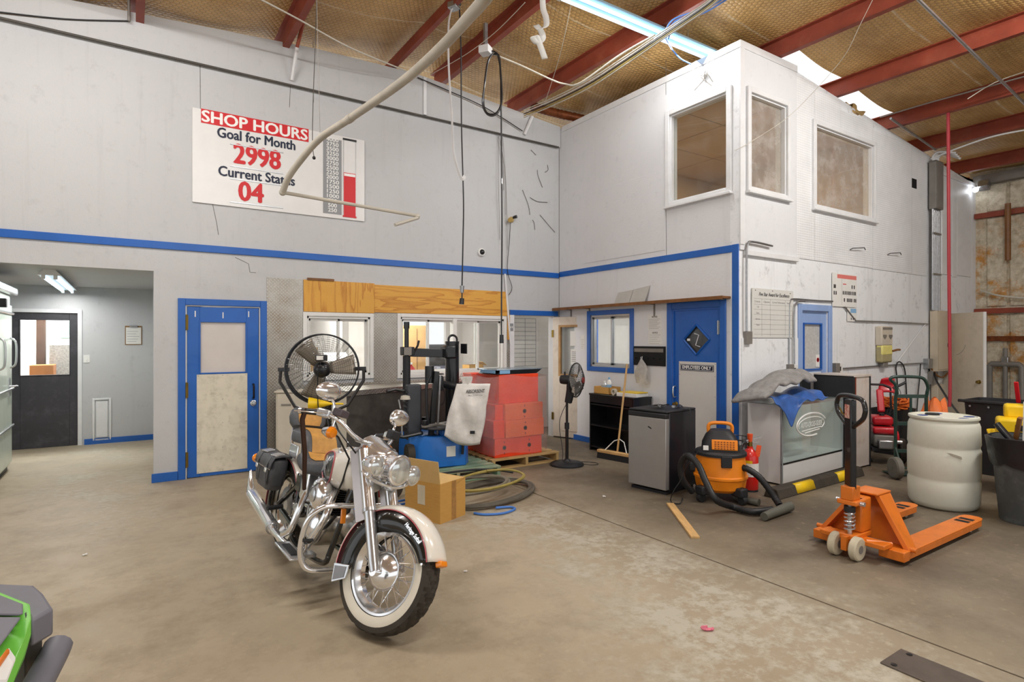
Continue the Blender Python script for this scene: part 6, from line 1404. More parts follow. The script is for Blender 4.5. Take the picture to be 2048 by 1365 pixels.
def wheel(cx, cz, r, w, st, nm, cover=True):
    Mx = T(cx, 0, cz) @ RX(PI/2); base = (ST @ Mx) if st else Mx
    wm = sub_empty(nm, bk, Matrix())
    # tyre with zig-zag tread
    nu, prof = 168, []
    k = r - .235
    pr = [(-w*.36, r-.105), (-w*.47, r-.075), (-w*.50, r-.045), (-w*.46, r-.018), (-w*.36, r-.007), (-w*.24, r-.002), (-w*.12, r), (0, r), (w*.12, r), (w*.24, r-.002), (w*.36, r-.007), (w*.46, r-.018), (w*.50, r-.045), (w*.47, r-.075), (w*.36, r-.105)]
    rings = []
    for i in range(nu):
        a = 2*PI*i/nu; ring = []
        for j, (y, rr) in enumerate(pr):
            if 3 <= j <= 11:
                ph = (i + (j*2 if j <= 7 else (14-j)*2)) % 7
                if ph < 2 and j not in (3, 11): rr -= .013
                if j in (5, 9) and ph >= 2: rr -= .003
            ring.append((rr*math.cos(a), rr*math.sin(a), y))
        rings.append(ring)
    MB().at(base).loft(rings, closed=False, loop=True).build('tyre', M_RUB, wm, ang=30)
    for s_ in (-1, 1):
        MB().at(base).lathe([(r-.095, s_*(w*.40+.004)), (r-.075, s_*(w*.475+.003)), (r-.055, s_*(w*.50+.002)), (r-.045, s_*(w*.502))], 64, cap=False).build('whitewall', M_WWALL, wm)
    ri = r - .105
    MB().at(base).lathe([(ri+.012, -w*.36), (ri+.006, -w*.40), (ri-.006, -w*.38), (ri-.012, -w*.30), (ri-.03, -.018), (ri-.03, .018), (ri-.012, w*.30), (ri-.006, w*.38), (ri+.006, w*.40), (ri+.012, w*.36)], 64, cap=False).build('rim', M_CHROME, wm)
    sp0 = None
    for k in range(40):
        a = 2*PI*k/40; s_ = 1 if k % 2 else -1; d = R(38) * (1 if (k//2) % 2 else -1)
        p = (.055*math.cos(a+d), .055*math.sin(a+d), s_*.045); q = ((ri-.022)*math.cos(a), (ri-.022)*math.sin(a), s_*.012)
        MB().at(base).cyl(p, q, .0028, n=5).build('spoke', M_CHROME, wm)
    MB().at(base).cyl((0, 0, -.06), (0, 0, .06), .045, n=20).build('hub', M_CHROME2, wm)
    if cover:
        MB().at(base).lathe([(.0, .092), (.03, .09), (.06, .082), (.085, .066), (.098, .048), (.103, .040), (.103, .036)], 40).build('hub_cover', M_CHROME, wm)
    else: MB().at(base).lathe([(.05, .055), (.14, .055), (.14, .06), (.05, .06)], 40, cap=False).build('brake_disc', M_STEEL, wm)
    return wm
wheel(1.62, .322, .322, .128, True, 'front_wheel'); wheel(0, .322, .322, .132, False, 'rear_wheel', False)

# ---- front fender
def fender(cx, cz, r0, a0, a1, st, nm, hw, skirt, panel=True):
    def P(a, y, dr): return (cx + (r0+dr)*math.cos(a), y, cz + (r0+dr)*math.sin(a))
    n = 40
    def band(prof, nm, m, off=0):
        rings = [[P(a0+(a1-a0)*i/n, y, dr) for y, dr in prof(i/n)] for i in range(n+1)]
        return B(st).loft(rings, closed=False, cap0=False, cap1=False).build(nm, m, bk, solid=.004)
    def sk(t): return skirt*(.36 + .64*min(1, min(t*2.4, (1-t)*6+.8)))
    top = [(-hw, -.016), (-hw*.95, -.004), (-hw*.75, .007), (-hw*.38, .013), (0, .015), (hw*.38, .013), (hw*.75, .007), (hw*.95, -.004), (hw, -.016)]
    o = band(lambda t: top, nm, M_CRM)
    for s_ in (-1, 1):
        band(lambda t: [(s_*hw, -.014), (s_*(hw+.004), -.03-sk(t)*.5), (s_*(hw-.002), -.03-sk(t))], nm + '_skirt', M_BGL)
        B(st).tube([P(a0+(a1-a0)*i/n, s_*(hw+.004), -.017) for i in range(n+1)], .0028, 5).build('pinstripe', M_PIN, bk)
    return P, sk
FP, SK = fender(1.62, .322, .338, R(24), R(194), True, 'front_fender', .080, .108)
# chrome rail, script, marker lamp, mud flap
B(True).tube([FP(R(24+46*i/10), -.084, -.024-.02-SK(.05+.27*i/10)*1.0 + .006) for i in range(11)], .0095, 8).build('fender_rail', M_CHROME, bk)
B(True).tube([FP(R(24+46*i/10), .084, -.024-.02-SK(.05+.27*i/10)*1.0 + .006) for i in range(11)], .0095, 8).build('fender_rail', M_CHROME, bk)
B(True).tube([FP(R(23), .084*math.cos(a), -.05) for a in [PI*i/8 for i in range(9)]], .007, 8).build('fender_tip_rail', M_CHROME, bk)
pt = FP(R(58), -.0865, -.052)
text_part('script_emblem', 'Heritage Softail', .034, M_CHROME, bk, ST @ T(*pt) @ RY(R(27)) @ FACE_A @ Matrix.Rotation(0, 4, 'Z'), width=.15, bold=.0012, depth=.002, shear=.3)
q = FP(R(25), 0, .005); B(True).cbox((q[0]+.018, 0, q[2]-.012), (.03, .06, .04), (0, R(60), 0)).build('fender_marker', M_AMB, bk, bevel=.006)
for s_ in (-1, 1):
    def FQ(a, dr, off=0): return FP(R(a), s_*(.088+off), dr)
    pl = [FQ(189, -.012), FQ(207, -.004), FQ(207, -.11), FQ(189, -.128)]; n_ = [FQ(189, -.012, .008), FQ(207, -.004, .008), FQ(207, -.11, .008), FQ(189, -.128, .008)]
    B(True).add(pl + n_, [(0,1,2,3),(7,6,5,4),(0,4,5,1),(1,5,6,2),(2,6,7,3),(3,7,4,0)]).build('flap_frame', M_CHROME2, bk, bevel=.003)
    pl = [FQ(191.5, -.024, .007), FQ(205, -.016, .007), FQ(205, -.098, .007), FQ(191.5, -.112, .007)]; n_ = [FQ(191.5, -.024, .011), FQ(205, -.016, .011), FQ(205, -.098, .011), FQ(191.5, -.112, .011)]
    B(True).add(pl + n_, [(0,1,2,3),(7,6,5,4),(0,4,5,1),(1,5,6,2),(2,6,7,3),(3,7,4,0)]).build('mud_flap', mat('grey_rubber_flap', '#8d9096', .6), bk)
for aa in (92, 100, 140, 146):
    q = FP(R(aa), -.082, -.04); B(True).ball(q, .005, 8, 6).build('fender_screw', M_CHROME, bk)
# ---- forks
dn = Vector((math.sin(RK), 0, -math.cos(RK)))
for s_ in (-1, 1):
    bot = Vector((1.615, s_*.105, .315)); up = -dn
    p1, p2, p3 = bot + up*.33, bot + up*.36, bot + up*.70
    B(True).tube([bot, bot+up*.05, p1-up*.02, p1], [.028, .031, .031, .036], 18).build('fork_slider', M_CHROME2, bk); B(True).cyl(p1, p3, .037, n=18).build('fork_cover', M_CHROME, bk)
    B(True).cyl(bot + up*.325, bot+up*.345, .040, n=18).build('fork_seal', M_CHROME2, bk)
    B(True).cbox(tuple(bot + up*.50 + Vector((-.05, s_*.012, -.02))), (.085, .006, .44), (0, RK*-1, 0)).build('fork_shield', mat('smoked_shield', '#b9b3b2', .25, .6), bk, bevel=.002)
    B(True).cyl(bot + Vector((0, s_*.02, 0)), bot + Vector((0, -s_*.02, 0)), .024, n=12).build('axle_cap', M_CHROME, bk)
    B(True).cbox(tuple(bot + up*.27 + Vector((.01, -s_*.025, 0))), (.03, .05, .03)).build('fender_mount', M_CHROME2, bk)
# ---- headlamp, passing lamps, nacelle
def lamp(c, r, nm, L, st=True):
    Mx = T(*c) @ RY(PI/2); o = sub_empty(nm, bk, Matrix())
    B(st).at(ST @ Mx).lathe([(0, -L), (r*.45, -L*.93), (r*.8, -L*.62), (r*.97, -L*.2), (r, 0), (r*1.03, .006), (r*1.03, .02), (r*.94, .026)], 32).build('bowl', M_CHROME, o)
    B(st).at(ST @ Mx).lathe([(r*.94, .02), (r*.8, .03), (r*.4, .042), (0, .046)], 32).build('lens', M_LENS, o)
    return o
lamp((1.455, 0, .855), .088, 'headlamp', .14); lamp((1.425, -.165, .845), .060, 'passing_lamp', .09); lamp((1.425, .165, .845), .060, 'passing_lamp', .09)
B(True).tube(smooth_pts([(1.37, -.19, .80), (1.40, -.165, .775), (1.42, -.08, .755), (1.425, 0, .75), (1.42, .08, .755), (1.40, .165, .775), (1.37, .19, .80)], 4), .011, 8).build('lamp_bar', M_CHROME, bk)
for s_ in (-1, 1): B(True).cyl((1.40, s_*.165, .78), (1.41, s_*.165, .80), .018, n=10).build('lamp_stalk', M_CHROME, bk)
B(True).loft([[(x, y*w, z) for y, z in ((-1, zc_-.06), (-.6, zc_-.10), (.6, zc_-.10), (1, zc_-.06), (.9, zc_+.05), (.4, zc_+.085), (-.4, zc_+.085), (-.9, zc_+.05))] for x, w, zc_ in ((1.20, .115, .93), (1.27, .125, .90), (1.34, .12, .875), (1.39, .07, .865))]).build('nacelle', M_CHROME, bk, bevel=.01)
B(True).box(1.16, 1.28, -.135, .135, .945, .97).build('triple_tree', M_CHROME2, bk, bevel=.012)
B(True).tube(smooth_pts([(1.36,-.05,.80),(1.39,-.03,.76),(1.38,.02,.73),(1.40,.06,.74)], 5), .010, 6).build('horn_hose', M_CHROME2, bk)
B(True).ball((1.36, -.12, .80), .03, 10, 8).ball((1.36, .12, .80), .03, 10, 8).build('lamp_clamp', M_CHROME2, bk)
# ---- handlebar
ST0 = ST; ST = ST @ T(0, 0, -.05)
HB = lambda s_: [(1.19, s_*.04, .96), (1.185, s_*.07, 1.0), (1.16, s_*.16, 1.03), (1.12, s_*.225, 1.075), (1.06, s_*.275, 1.10), (1.0, s_*.305, 1.10), (.90, s_*.335, 1.085)]
for s_ in (-1, 1):
    pts = smooth_pts(HB(s_), 6); B(True).tube(pts, .0135, 10).build('handlebar', M_CHROME, bk)
    B(True).cyl((.985, s_*.309, 1.098), (.875, s_*.343, 1.082), .0185, n=14).build('grip', M_BLKP, bk); B(True).cyl((.878, s_*.342, 1.082), (.86, s_*.349, 1.079), .019, n=12).build('grip_end', M_CHROME, bk)
    B(True).cbox((1.02, s_*.296, 1.102), (.085, .05, .05), (0, 0, -s_*R(22))).build('switch_housing', M_CHROME2, bk, bevel=.01)
    B(True).tube(smooth_pts([(1.05, s_*.32, 1.10), (1.02, s_*.355, 1.09), (.95, s_*.375, 1.08), (.87, s_*.385, 1.07)], 4), .008, 8, flat=.6).build('lever', M_CHROME, bk)
    # mirror
    m0 = (1.065, s_*.275, 1.11); B(True).tube(smooth_pts([m0, (1.06, s_*.28, 1.165), (1.04, s_*.30, 1.195), (1.03, s_*.305, 1.205)], 4), .008, 8).build('mirror_stem', M_CHROME, bk)
    b = B(True); c = Vector((1.03, s_*.31, 1.235))
    out = []
    for i in range(24):
        a = 2*PI*i/24; e1 = .092*math.cos(a)*(1+.25*math.cos(a)*s_); e2 = .058*math.sin(a)*(1+.12*math.cos(a)*s_); out.append((e1, e2))
    rr = [[(c.x + dx, c.y + k*p*.95 , c.z + k*q_ + .10*p) for p, q_ in out] for dx, k in ((-.012, .96), (-.008, 1.0), (.008, .98), (.022, .8), (.03, .4), (.032, .05))]
    b.loft(rr).build('mirror', M_CHROME, bk)
    # turn signal
    B(True).cyl((1.08, s_*.255, 1.08), (1.08, s_*.255, 1.04), .009, n=8).build('signal_stalk', M_CHROME, bk); B(True).at(ST @ T(1.085, s_*.255, 1.005) @ RY(PI/2)).lathe([(0, -.07), (.022, -.06), (.034, -.02), (.038, .0)], 20).build('signal_bowl', M_CHROME, bk); B(True).at(ST @ T(1.085, s_*.255, 1.005) @ RY(PI/2)).lathe([(.037, 0), (.036, .012), (.028, .024), (0, .028)], 20).build('signal_lens', M_AMB, bk)
B(True).cbox((1.085, -.235, 1.13), (.07, .085, .045), (0, 0, R(12))).build('brake_reservoir', mat('plum_grey_plastic', '#5a5156', .4), bk, bevel=.008)
B(True).cbox((1.11, .24, 1.11), (.06, .08, .06), (0, 0, R(-12))).build('clutch_perch', M_BLKP, bk, bevel=.01)
for pts, nm in (([(1.07, -.26, 1.09), (1.11, -.23, 1.03), (1.17, -.19, .98), (1.24, -.12, .9), (1.20, -.10, .75), (1.12, -.09, .6)], 'brake_line'), ([(1.04, -.28, 1.085), (1.06, -.25, 1.02), (1.10, -.20, .99), (1.17, -.13, .86), (1.15, -.14, .72), (1.04, -.13, .58)], 'throttle_cable'), ([(1.06, .27, 1.09), (1.10, .22, 1.02), (1.18, .14, .93), (1.15, .10, .7)], 'clutch_cable')):
    MB().tube([ST @ Vector(p) if i < 3 else Vector(p) for i, p in enumerate(smooth_pts(pts, 1))], .006, 6).build(nm, M_BLACK, bk)
# strap tied to the right grip, pulled to the frame
g0 = ST @ Vector((.90, -.337, 1.082)); g1 = Vector((.80, -.235, .60))
for o in (-.012, .014): MB().tube([g0 + Vector((o, 0, .02)), g0 + Vector((o*1.2, -.01, -.05)), (g0+g1)/2 + Vector((o, 0, 0)), g1 + Vector((o*.6, 0, 0))], .012, 6, flat=.3).build('tie_strap', mat('brown_strap', '#4a3226', .7, var=.1), bk)
ST = ST0
# ---- fuel tank
def tank(u, th, off=0):
    x = .67 + .575*u
    w = .155*(max(0, math.sin(PI*(.10+.70*u)))**.55)*(1-.10*max(0, u-.75)*4*.6) + off; hgt = .102 + .034*math.sin(PI*min(1, .15+u*.75)) + off; cz_ = .745 + .035*u
    if u < .12: k = math.sqrt(max(0, 1-((.12-u)/.12)**2)); w *= .35+.65*k; hgt *= .45+.55*k
    if u > .93: k = math.sqrt(max(0, 1-((u-.93)/.075)**2)); w *= .55+.45*k; hgt *= .6+.4*k
    c, s = math.cos(th), math.sin(th); e = .78
    return Vector((x, w*math.copysign(abs(c)**e, c), cz_ + hgt*math.copysign(abs(s)**e, s)))
rings = [[tuple(tank(i/28, 2*PI*j/40)) for j in range(40)] for i in range(29)]
MB().loft(rings).build('fuel_tank', M_CRM, bk)
for s_ in (-1, 1):
    th0 = PI - R(4) if s_ < 0 else R(4)
    def patch(rad, ang, off): return tank(.33 + .25*rad*math.cos(ang), th0 + (1 if s_ > 0 else -1)*R(40)*rad*math.sin(ang) , off)
    b = MB(); rr = [[tuple(patch(max(k, .02), 2*PI*j/32, .003)) for j in range(32)] for k in (.02, .25, .5, .75, 1.0)]; b.loft(rr, cap1=False).build('tank_panel', M_BGL, bk)
    MB().tube([patch(1.02, 2*PI*j/32, .004) for j in range(32)], .004, 5, closed=True).build('pinstripe', M_PIN, bk)
    pc = patch(.05, 0, .008); ex = (patch(.4, 0, .008) - pc).normalized(); ey = (patch(.4, PI/2, .008) - pc).normalized(); ez = ex.cross(ey)
    Mx = Matrix((( ex.x, ey.x, ez.x, pc.x), (ex.y, ey.y, ez.y, pc.y), (ex.z, ey.z, ez.z, pc.z), (0, 0, 0, 1)))
    star = []
    for i in range(10): star.append(((.062 if i % 2 == 0 else .022)*math.cos(R(90+36*i)), (.062 if i % 2 == 0 else .022)*math.sin(R(90+36*i))))
    MB().prism(star, -.003, .004, Mx).build('star_emblem', M_CHROME2, bk)
MB().loft([[(x, y, z) for x, y in [(cx_+px_, py_) for px_, py_ in rrect(.30-.08*i, .085-.03*i, .035-.01*i, 4)]] for i, (cx_, z) in enumerate(((.97, .875), (.97, .895), (.97, .905)))]).build('dash_console', M_CHROME, bk, bevel=.006)
MB().lathe([(.05, .88), (.052, .905), (.045, .915), (0, .918)], 24, M=(1.04, 0, 0)).build('speedometer', M_CHROME, bk)
for y in (-.085, .085): MB().lathe([(.035, .86), (.036, .885), (.03, .895), (0, .897)], 20, M=(.97, y, 0)).build('fuel_cap', M_CHROME, bk)
# ---- seats
def cushion(nm, path, ins=True, m=M_LEA, arcs=(64, 116), ti=(0.0, 1.0)):
    n = len(path); fr = []
    for i, (x, z, w, h) in enumerate(path):
        a = path[max(0, i-1)]; c = path[min(n-1, i+1)]; t = Vector((c[0]-a[0], 0, c[1]-a[1])).normalized(); nn = Vector((-t.z, 0, t.x))
        if nn.z < 0 and abs(nn.z) > abs(nn.x)*.3: nn = -nn
        fr.append((Vector((x, 0, z)), nn, w, h))
    def pt(i, th, off=0):
        p, nn, w, h = fr[i]; c, s = math.cos(th), math.sin(th); e = .55
        return p + Vector((0, 1, 0))*(w+off)*math.copysign(abs(c)**e, c) + nn*(h+off)*math.copysign(abs(s)**e, s)
    rr = [[tuple(fr[0][0] + (pt(0, 2*PI*j/28)-fr[0][0])*.75 - (fr[1][0]-fr[0][0])*.25) for j in range(28)]] + [[tuple(pt(i, 2*PI*j/28)) for j in range(28)] for i in range(n)] + [[tuple(fr[-1][0] + (pt(n-1, 2*PI*j/28)-fr[-1][0])*.75 + (fr[-1][0]-fr[-2][0])*.25) for j in range(28)]]
    MB().loft(rr).build(nm, m, bk)
    if ins:
        i0, i1 = int(ti[0]*(n-1)), int(math.ceil(ti[1]*(n-1)))
        MB().loft([[tuple(pt(i, R(arcs[0]+(arcs[1]-arcs[0])*j/10), .004)) for j in range(11)] for i in range(i0, i1+1)], closed=False, cap0=False, cap1=False).build('tan_insert', M_TANL, bk)
sp = smooth_pts([(.76, .735, 0), (.68, .715, 0), (.58, .705, 0), (.48, .712, 0), (.41, .75, 0)], 4); ws = [.08+.10*min(1, i/7) for i in range(len(sp))]
cushion('rider_seat', [(p.x, p.y, w, .052) for p, w in zip(sp, ws)], ti=(.45, 1))
pp = smooth_pts([(.395, .765, 0), (.355, .84, 0), (.30, .868, 0), (.20, .872, 0), (.06, .865, 0)], 4)
cushion('passenger_seat', [(p.x, p.y, .145-.02*i/len(pp), .06) for i, p in enumerate(pp)])
cushion('backrest', [(.02, .925, .115, .045), (.005, .955, .135, .05), (-.015, 1.00, .14, .05), (-.035, 1.045, .128, .045), (-.04, 1.06, .11, .04)][::-1])
for s_ in (-1, 1): MB().tube(smooth_pts([(.12, s_*.10, .70), (.02, s_*.10, .80), (-.03, s_*.09, .88), (-.07, s_*.08, 1.0)], 4), .011, 8).build('sissy_bar', M_CHROME, bk)
# ---- rear fender, bags, lamps
fender(0, .325, .365, R(20), R(205), False, 'rear_fender', .10, .10)
for s_ in (-1, 1):
    b = MB(); rr = []
    for i, (y, k) in enumerate(((.115, .86), (.125, .97), (.145, 1.0), (.185, 1.0), (.222, .96), (.238, .84))):
        rr.append([(-.10 + x*k*(.92), s_*y, .575 + z*k*.93) for x, z in ((-.22, .02), (-.20, -.10), (-.14, -.15), (.10, -.155), (.17, -.11), (.21, .02), (.20, .10), (.14, .125), (-.14, .125), (-.21, .10))])
    b.loft(rr).build('saddlebag', M_LEA, bk, bevel=.018, seg=3)
    b = MB(); rr = []
    for y, z in ((.105, .698), (.17, .704), (.23, .69), (.248, .65), (.252, .60)): rr.append([(-.10+x, s_*y, z + .004*math.sin(x*20)) for x in [-.20+.04*i for i in range(11)]])
    b.loft(rr, closed=False, cap0=False, cap1=False).build('bag_lid', M_LEA, bk, solid=.010)
    for x in (-.20, .03):
        MB().tube([(x, s_*.18, .710), (x, s_*.238, .685), (x, s_*.262, .63), (x, s_*.259, .54), (x, s_*.249, .48)], .018, 6, flat=.22).build('bag_strap', M_LEA, bk); MB().cbox((x, s_*.264, .59), (.045, .010, .034)).build('buckle', M_CHROME, bk, bevel=.004)
        MB().cbox((x+.02, s_*.20, .708), (.08, .07, .012), (s_*R(-12), 0, .3)).build('concho_plate', M_CHROME2, bk, bevel=.004)
    for k in range(12): MB().ball((-.10-.19+.035*k, s_*.255, .604), .006, 6, 4).build('stud', M_CHROME, bk)
    MB().cyl((-.34, s_*.11, .62), (-.34, s_*.20, .62), .010, n=8).build('signal_stalk', M_CHROME, bk); MB().at(T(-.35, s_*.23, .62) @ RY(-PI/2)).lathe([(0, -.06), (.034, -.015), (.037, 0), (.03, .02), (0, .026)], 18).build('signal_lens', M_AMB, bk)
MB().ball((-.36, 0, .56), (.05, .05, .05), 14, 10).build('tail_lamp', mat('red_lens', '#a81420', .15, coat=.5), bk)
MB().box(.02, .20, -.112, -.10, .70, .80).build('fender_strut', M_CHROME, bk, bevel=.02); MB().box(.02, .20, .10, .112, .70, .80).build('fender_strut', M_CHROME, bk, bevel=.02)
# ---- frame
for s_ in (-1, 1):
    MB().tube(smooth_pts([(1.19, s_*.035, .80), (1.17, s_*.09, .60), (1.10, s_*.12, .30), (1.02, s_*.13, .20), (.55, s_*.13, .18), (.42, s_*.13, .26), (.42, s_*.12, .55)], 5), .018, 8).build('frame_tube', M_BGL, bk)
    MB().tube([(.42, s_*.12, .58), (.0, s_*.11, .34)], .02, 8).build('swingarm_upper', M_BGL, bk); MB().tube([(.46, s_*.12, .26), (.0, s_*.11, .32)], .02, 8).build('swingarm_lower', M_BGL, bk)
    MB().cyl((.0, s_*.10, .325), (.0, s_*.14, .325), .024, n=12).build('axle_nut', M_CHROME, bk)
MB().tube([(1.20, 0, .84), (.85, 0, .70), (.42, 0, .60)], .026, 10).build('backbone', M_BGL, bk); MB().cyl((1.22, 0, .95), (1.28, 0, .82), .04, n=14).build('steering_head', M_BGL, bk)
# ---- engine
MB().at(T(.76, 0, .37) @ RX(PI/2)).lathe([(0, -.12), (.12, -.12), (.135, -.10), (.135, .10), (.12, .12), (0, .12)], 32).build('crankcase', M_CASE, bk)
MB().at(T(.80, -.12, .37) @ RX(PI/2)).lathe([(.115, 0), (.11, .025), (.07, .05), (.03, .06), (0, .06)], 28).build('cam_cover', M_CHROME, bk); MB().box(.40, .64, -.12, .13, .27, .47).build('gearbox', M_CASE, bk, bevel=.03, seg=3)
MB().loft([[(cx_ + (r_+.02)*math.cos(a)*k + (0), y, .34 + r_*math.sin(a)*k) for cx_, r_, a in [( .86 if math.cos(R(15*j)) > 0 else .50, .105, R(15*j)) for j in range(24)]] for y, k in ((.12, 1), (.17, 1), (.195, .85))]).build('primary_cover', M_CHROME, bk, bevel=.008)
for sgn, nm in ((1, 'front_cylinder'), (-1, 'rear_cylinder')):
    Mx = T(.77, 0, .40) @ RY(R(22.5)*sgn); o = sub_empty(nm, bk, Matrix())
    for i in range(11):
        z = .10 + i*.0165; MB().at(Mx).prism(rrect(.165, .165, .05, 4), z, z+.006).build('fin', M_ENG, o)
    MB().at(Mx).cyl((0, 0, .08), (0, 0, .30), .062, n=20).build('barrel', M_ENG, o)
    MB().at(Mx).loft([[(x, y, z) for x, y in rrect(w, d_, .03, 4)] for z, w, d_ in ((.285, .17, .15), (.32, .175, .155), (.345, .15, .14), (.355, .10, .10))]).build('rocker_box', M_CHROME, o, bevel=.006)
    for dx in (-.03, .02): MB().at(Mx).cyl((dx, -.085, .02), (dx, -.075, .30), .011, n=10).build('pushrod_tube', M_CHROME, o)
MB().at(T(.89, -.125, .59) @ RX(PI/2)).lathe([(.075, -.02), (.098, .0), (.104, .03), (.10, .055), (.08, .075), (.04, .085), (0, .087)], 40).build('air_cleaner', M_CHROME, bk); MB().at(T(.89, -.21, .59) @ RX(PI/2)).lathe([(.045, .0), (.05, .004), (.04, .010), (0, .012)], 24).build('air_cleaner_emblem', M_CHROME2, bk)
MB().loft([[(.56 + x, y, z) for x, z in rrect(.13, .24, .04, 4, 0, .60)] for y in (-.155, -.145, -.05)]).build('oil_tank', M_CHROME, bk, bevel=.01)
MB().cbox((.46, -.15, .58), (.10, .02, .12)).build('side_cover', M_BGL, bk, bevel=.02)
MB().cbox((1.215, 0, .255), (.08, .16, .13)).build('regulator', M_CASE, bk, bevel=.018); MB().cbox((1.262, 0, .255), (.015, .12, .09)).build('regulator_cap', M_CHROME2, bk, bevel=.008)
MB().cbox((1.185, -.115, .52), (.02, .028, .085), (0, R(-12), 0)).build('side_reflector', M_AMB, bk, bevel=.003)
# ---- exhaust
MB().tube(smooth_pts([(.90, -.06, .62), (1.0, -.12, .60), (1.06, -.17, .50), (1.0, -.20, .36), (.88, -.215, .24), (.70, -.215, .20), (.45, -.215, .205), (.30, -.22, .22)], 5), .024, 12).build('header_pipe', M_CHROME, bk)
MB().tube(smooth_pts([(.62, -.06, .62), (.60, -.13, .56), (.62, -.18, .44), (.60, -.205, .30), (.50, -.215, .24)], 5), .022, 12).build('header_pipe', M_CHROME, bk)
MB().tube([(.32, -.22, .215), (.26, -.212, .225), (-.02, -.212, .275), (-.34, -.212, .325), (-.40, -.213, .335)], [.026, .042, .045, .045, .038], 18).build('muffler', M_CHROME, bk); MB().cyl((.27, -.212, .223), (.24, -.212, .228), .049, n=18).build('muffler_clamp', M_CHROME2, bk)
MB().loft([[(x + .03*math.sin(t_)*sk_, -.213 + ry*math.cos(t_), z + rz_*math.sin(t_)) for t_ in [2*PI*j/18 for j in range(18)]] for x, z, ry, rz_, sk_ in ((-.36, .33, .042, .042, 0), (-.41, .345, .034, .05, 0), (-.45, .375, .024, .07, -.6), (-.48, .405, .016, .095, -1.2))]).build('fishtail_tip', M_CHROME, bk)
MB().tube([(.20, -.15, .36), (.22, -.26, .35)], .017, 10).build('passenger_peg', M_BLKP, bk)
# ---- crash bar, footboards, stand
for s_ in (-1, 1):
    MB().tube(smooth_pts([(1.205, s_*.03, .585), (1.215, s_*.16, .590), (1.20, s_*.255, .575), (1.175, s_*.315, .51), (1.155, s_*.33, .42), (1.145, s_*.325, .31), (1.15, s_*.295, .235), (1.165, s_*.24, .205), (1.17, s_*.10, .20)], 5), .0165, 12).build('engine_guard', M_CHROME, bk)
    MB().cbox((.90, s_*.295, .245), (.32, .10, .016), (0, R(3), 0)).build('footboard', M_CHROME2, bk, bevel=.007); MB().cbox((.90, s_*.295, .2555), (.20, .05, .006), (0, R(3), 0)).build('footboard_pad', M_BLKP, bk); MB().cbox((.95, s_*.22, .235), (.08, .12, .02)).build('footboard_bracket', M_CHROME2, bk)
MB().tube([(1.02, -.26, .26), (1.12, -.285, .33), (1.15, -.30, .36)], .010, 8).build('brake_pedal', M_CHROME, bk); MB().cbox((1.15, -.30, .37), (.06, .06, .014), (0, R(-30), 0)).build('pedal_pad', M_BLKP, bk)
MB().tube([(.92, .16, .20), (.86, .25, .08), (.84, .29, .032)], .013, 8).build('kick_stand', M_CHROME, bk)
MB().tube(smooth_pts([(1.10, -.13, .50), (1.02, -.14, .42), (.93, -.14, .38)], 4), .012, 8).build('oil_line', M_BLACK, bk); MB().tube(smooth_pts([(.60, -.12, .40), (.50, -.14, .36), (.45, -.14, .42), (.50, -.13, .50)], 4), .010, 8).build('oil_line', M_BLACK, bk)
MB().at(T(.50, -.13, .40) @ RX(PI/2)).lathe([(.05, 0), (.05, .03), (.03, .045), (0, .047)], 20).build('clutch_cover', M_CASE, bk)
# ============================================================ RIGHT SIDE
# pallet jack: x along the forks, steering end at the origin
t = thing('pallet_jack', 'orange hand pallet jack with a black loop handle', 'pallet jack', (4.46, 2.20, 0), R(0))
def yz(poly, x0, x1, m, nm, bevel=.004): return MB().prism(poly, x0, x1, Matrix(((0,0,1,0),(1,0,0,0),(0,1,0,0),(0,0,0,1)))).build(nm, m, t, bevel=bevel)
for s_ in (-1, 1):
    y0 = s_*.24
    tip = [(.16, y0-.08), (1.50, y0-.08), (1.56, y0-.065), (1.585, y0-.03), (1.585, y0+.03), (1.56, y0+.065), (1.50, y0+.08), (.16, y0+.08)]
    f = MB(); f.prism(tip, .080, .090)
    for yy in (y0-.08, y0+.072): f.box(.16, 1.50, yy, yy+.008, .035, .080)
    f.build('fork', M_ORANGE, t, bevel=.003)
    for k in range(2): MB().box(1.30+.09*k, 1.36+.09*k, y0-.05, y0+.05, .0895, .0912).build('fork_slot', M_BLKM, t)
    MB().box(.08, .17, y0-.085, y0+.085, .03, .10).build('fork_heel', M_ORANGE, t, bevel=.006)
    MB().cyl((1.38, y0-.045, .037), (1.38, y0+.045, .037), .037, n=16).build('load_roller', M_LAMB, t)
    MB().tube([(.02, s_*.10, .13), (.14, s_*.22, .12)], .016, 6).build('link_arm', M_ORANGE, t)
    MB().cyl((.20, s_*.30, .10), (.20, s_*.355, .10), .018, n=10).build('pivot_pin', M_ORANGE, t)
# sloping A-shaped bulkhead
b = MB()
for s_ in (-1, 1):
    b.add([(.17,s_*.325,.09),(.26,s_*.325,.09),(.40,s_*.09,.43),(.24,s_*.09,.43),(.17,s_*.285,.09),(.26,s_*.285,.09),(.40,s_*.05,.43),(.24,s_*.05,.43)], [(0,1,2,3),(7,6,5,4),(0,4,5,1),(1,5,6,2),(2,6,7,3),(3,7,4,0)])
b.build('side_flange', M_ORANGE, t, bevel=.003)
MB().add([(.40,.09,.43),(.40,-.09,.43),(.27,-.32,.09),(.27,.32,.09),(.415,.09,.43),(.415,-.09,.43),(.285,-.32,.09),(.285,.32,.09)], [(0,1,2,3),(7,6,5,4),(0,4,5,1),(1,5,6,2),(2,6,7,3),(3,7,4,0)]).build('bulkhead', M_ORANGE, t, bevel=.003)
MB().box(.20, .42, -.095, .095, .43, .445).build('top_plate', M_ORANGE, t, bevel=.006)
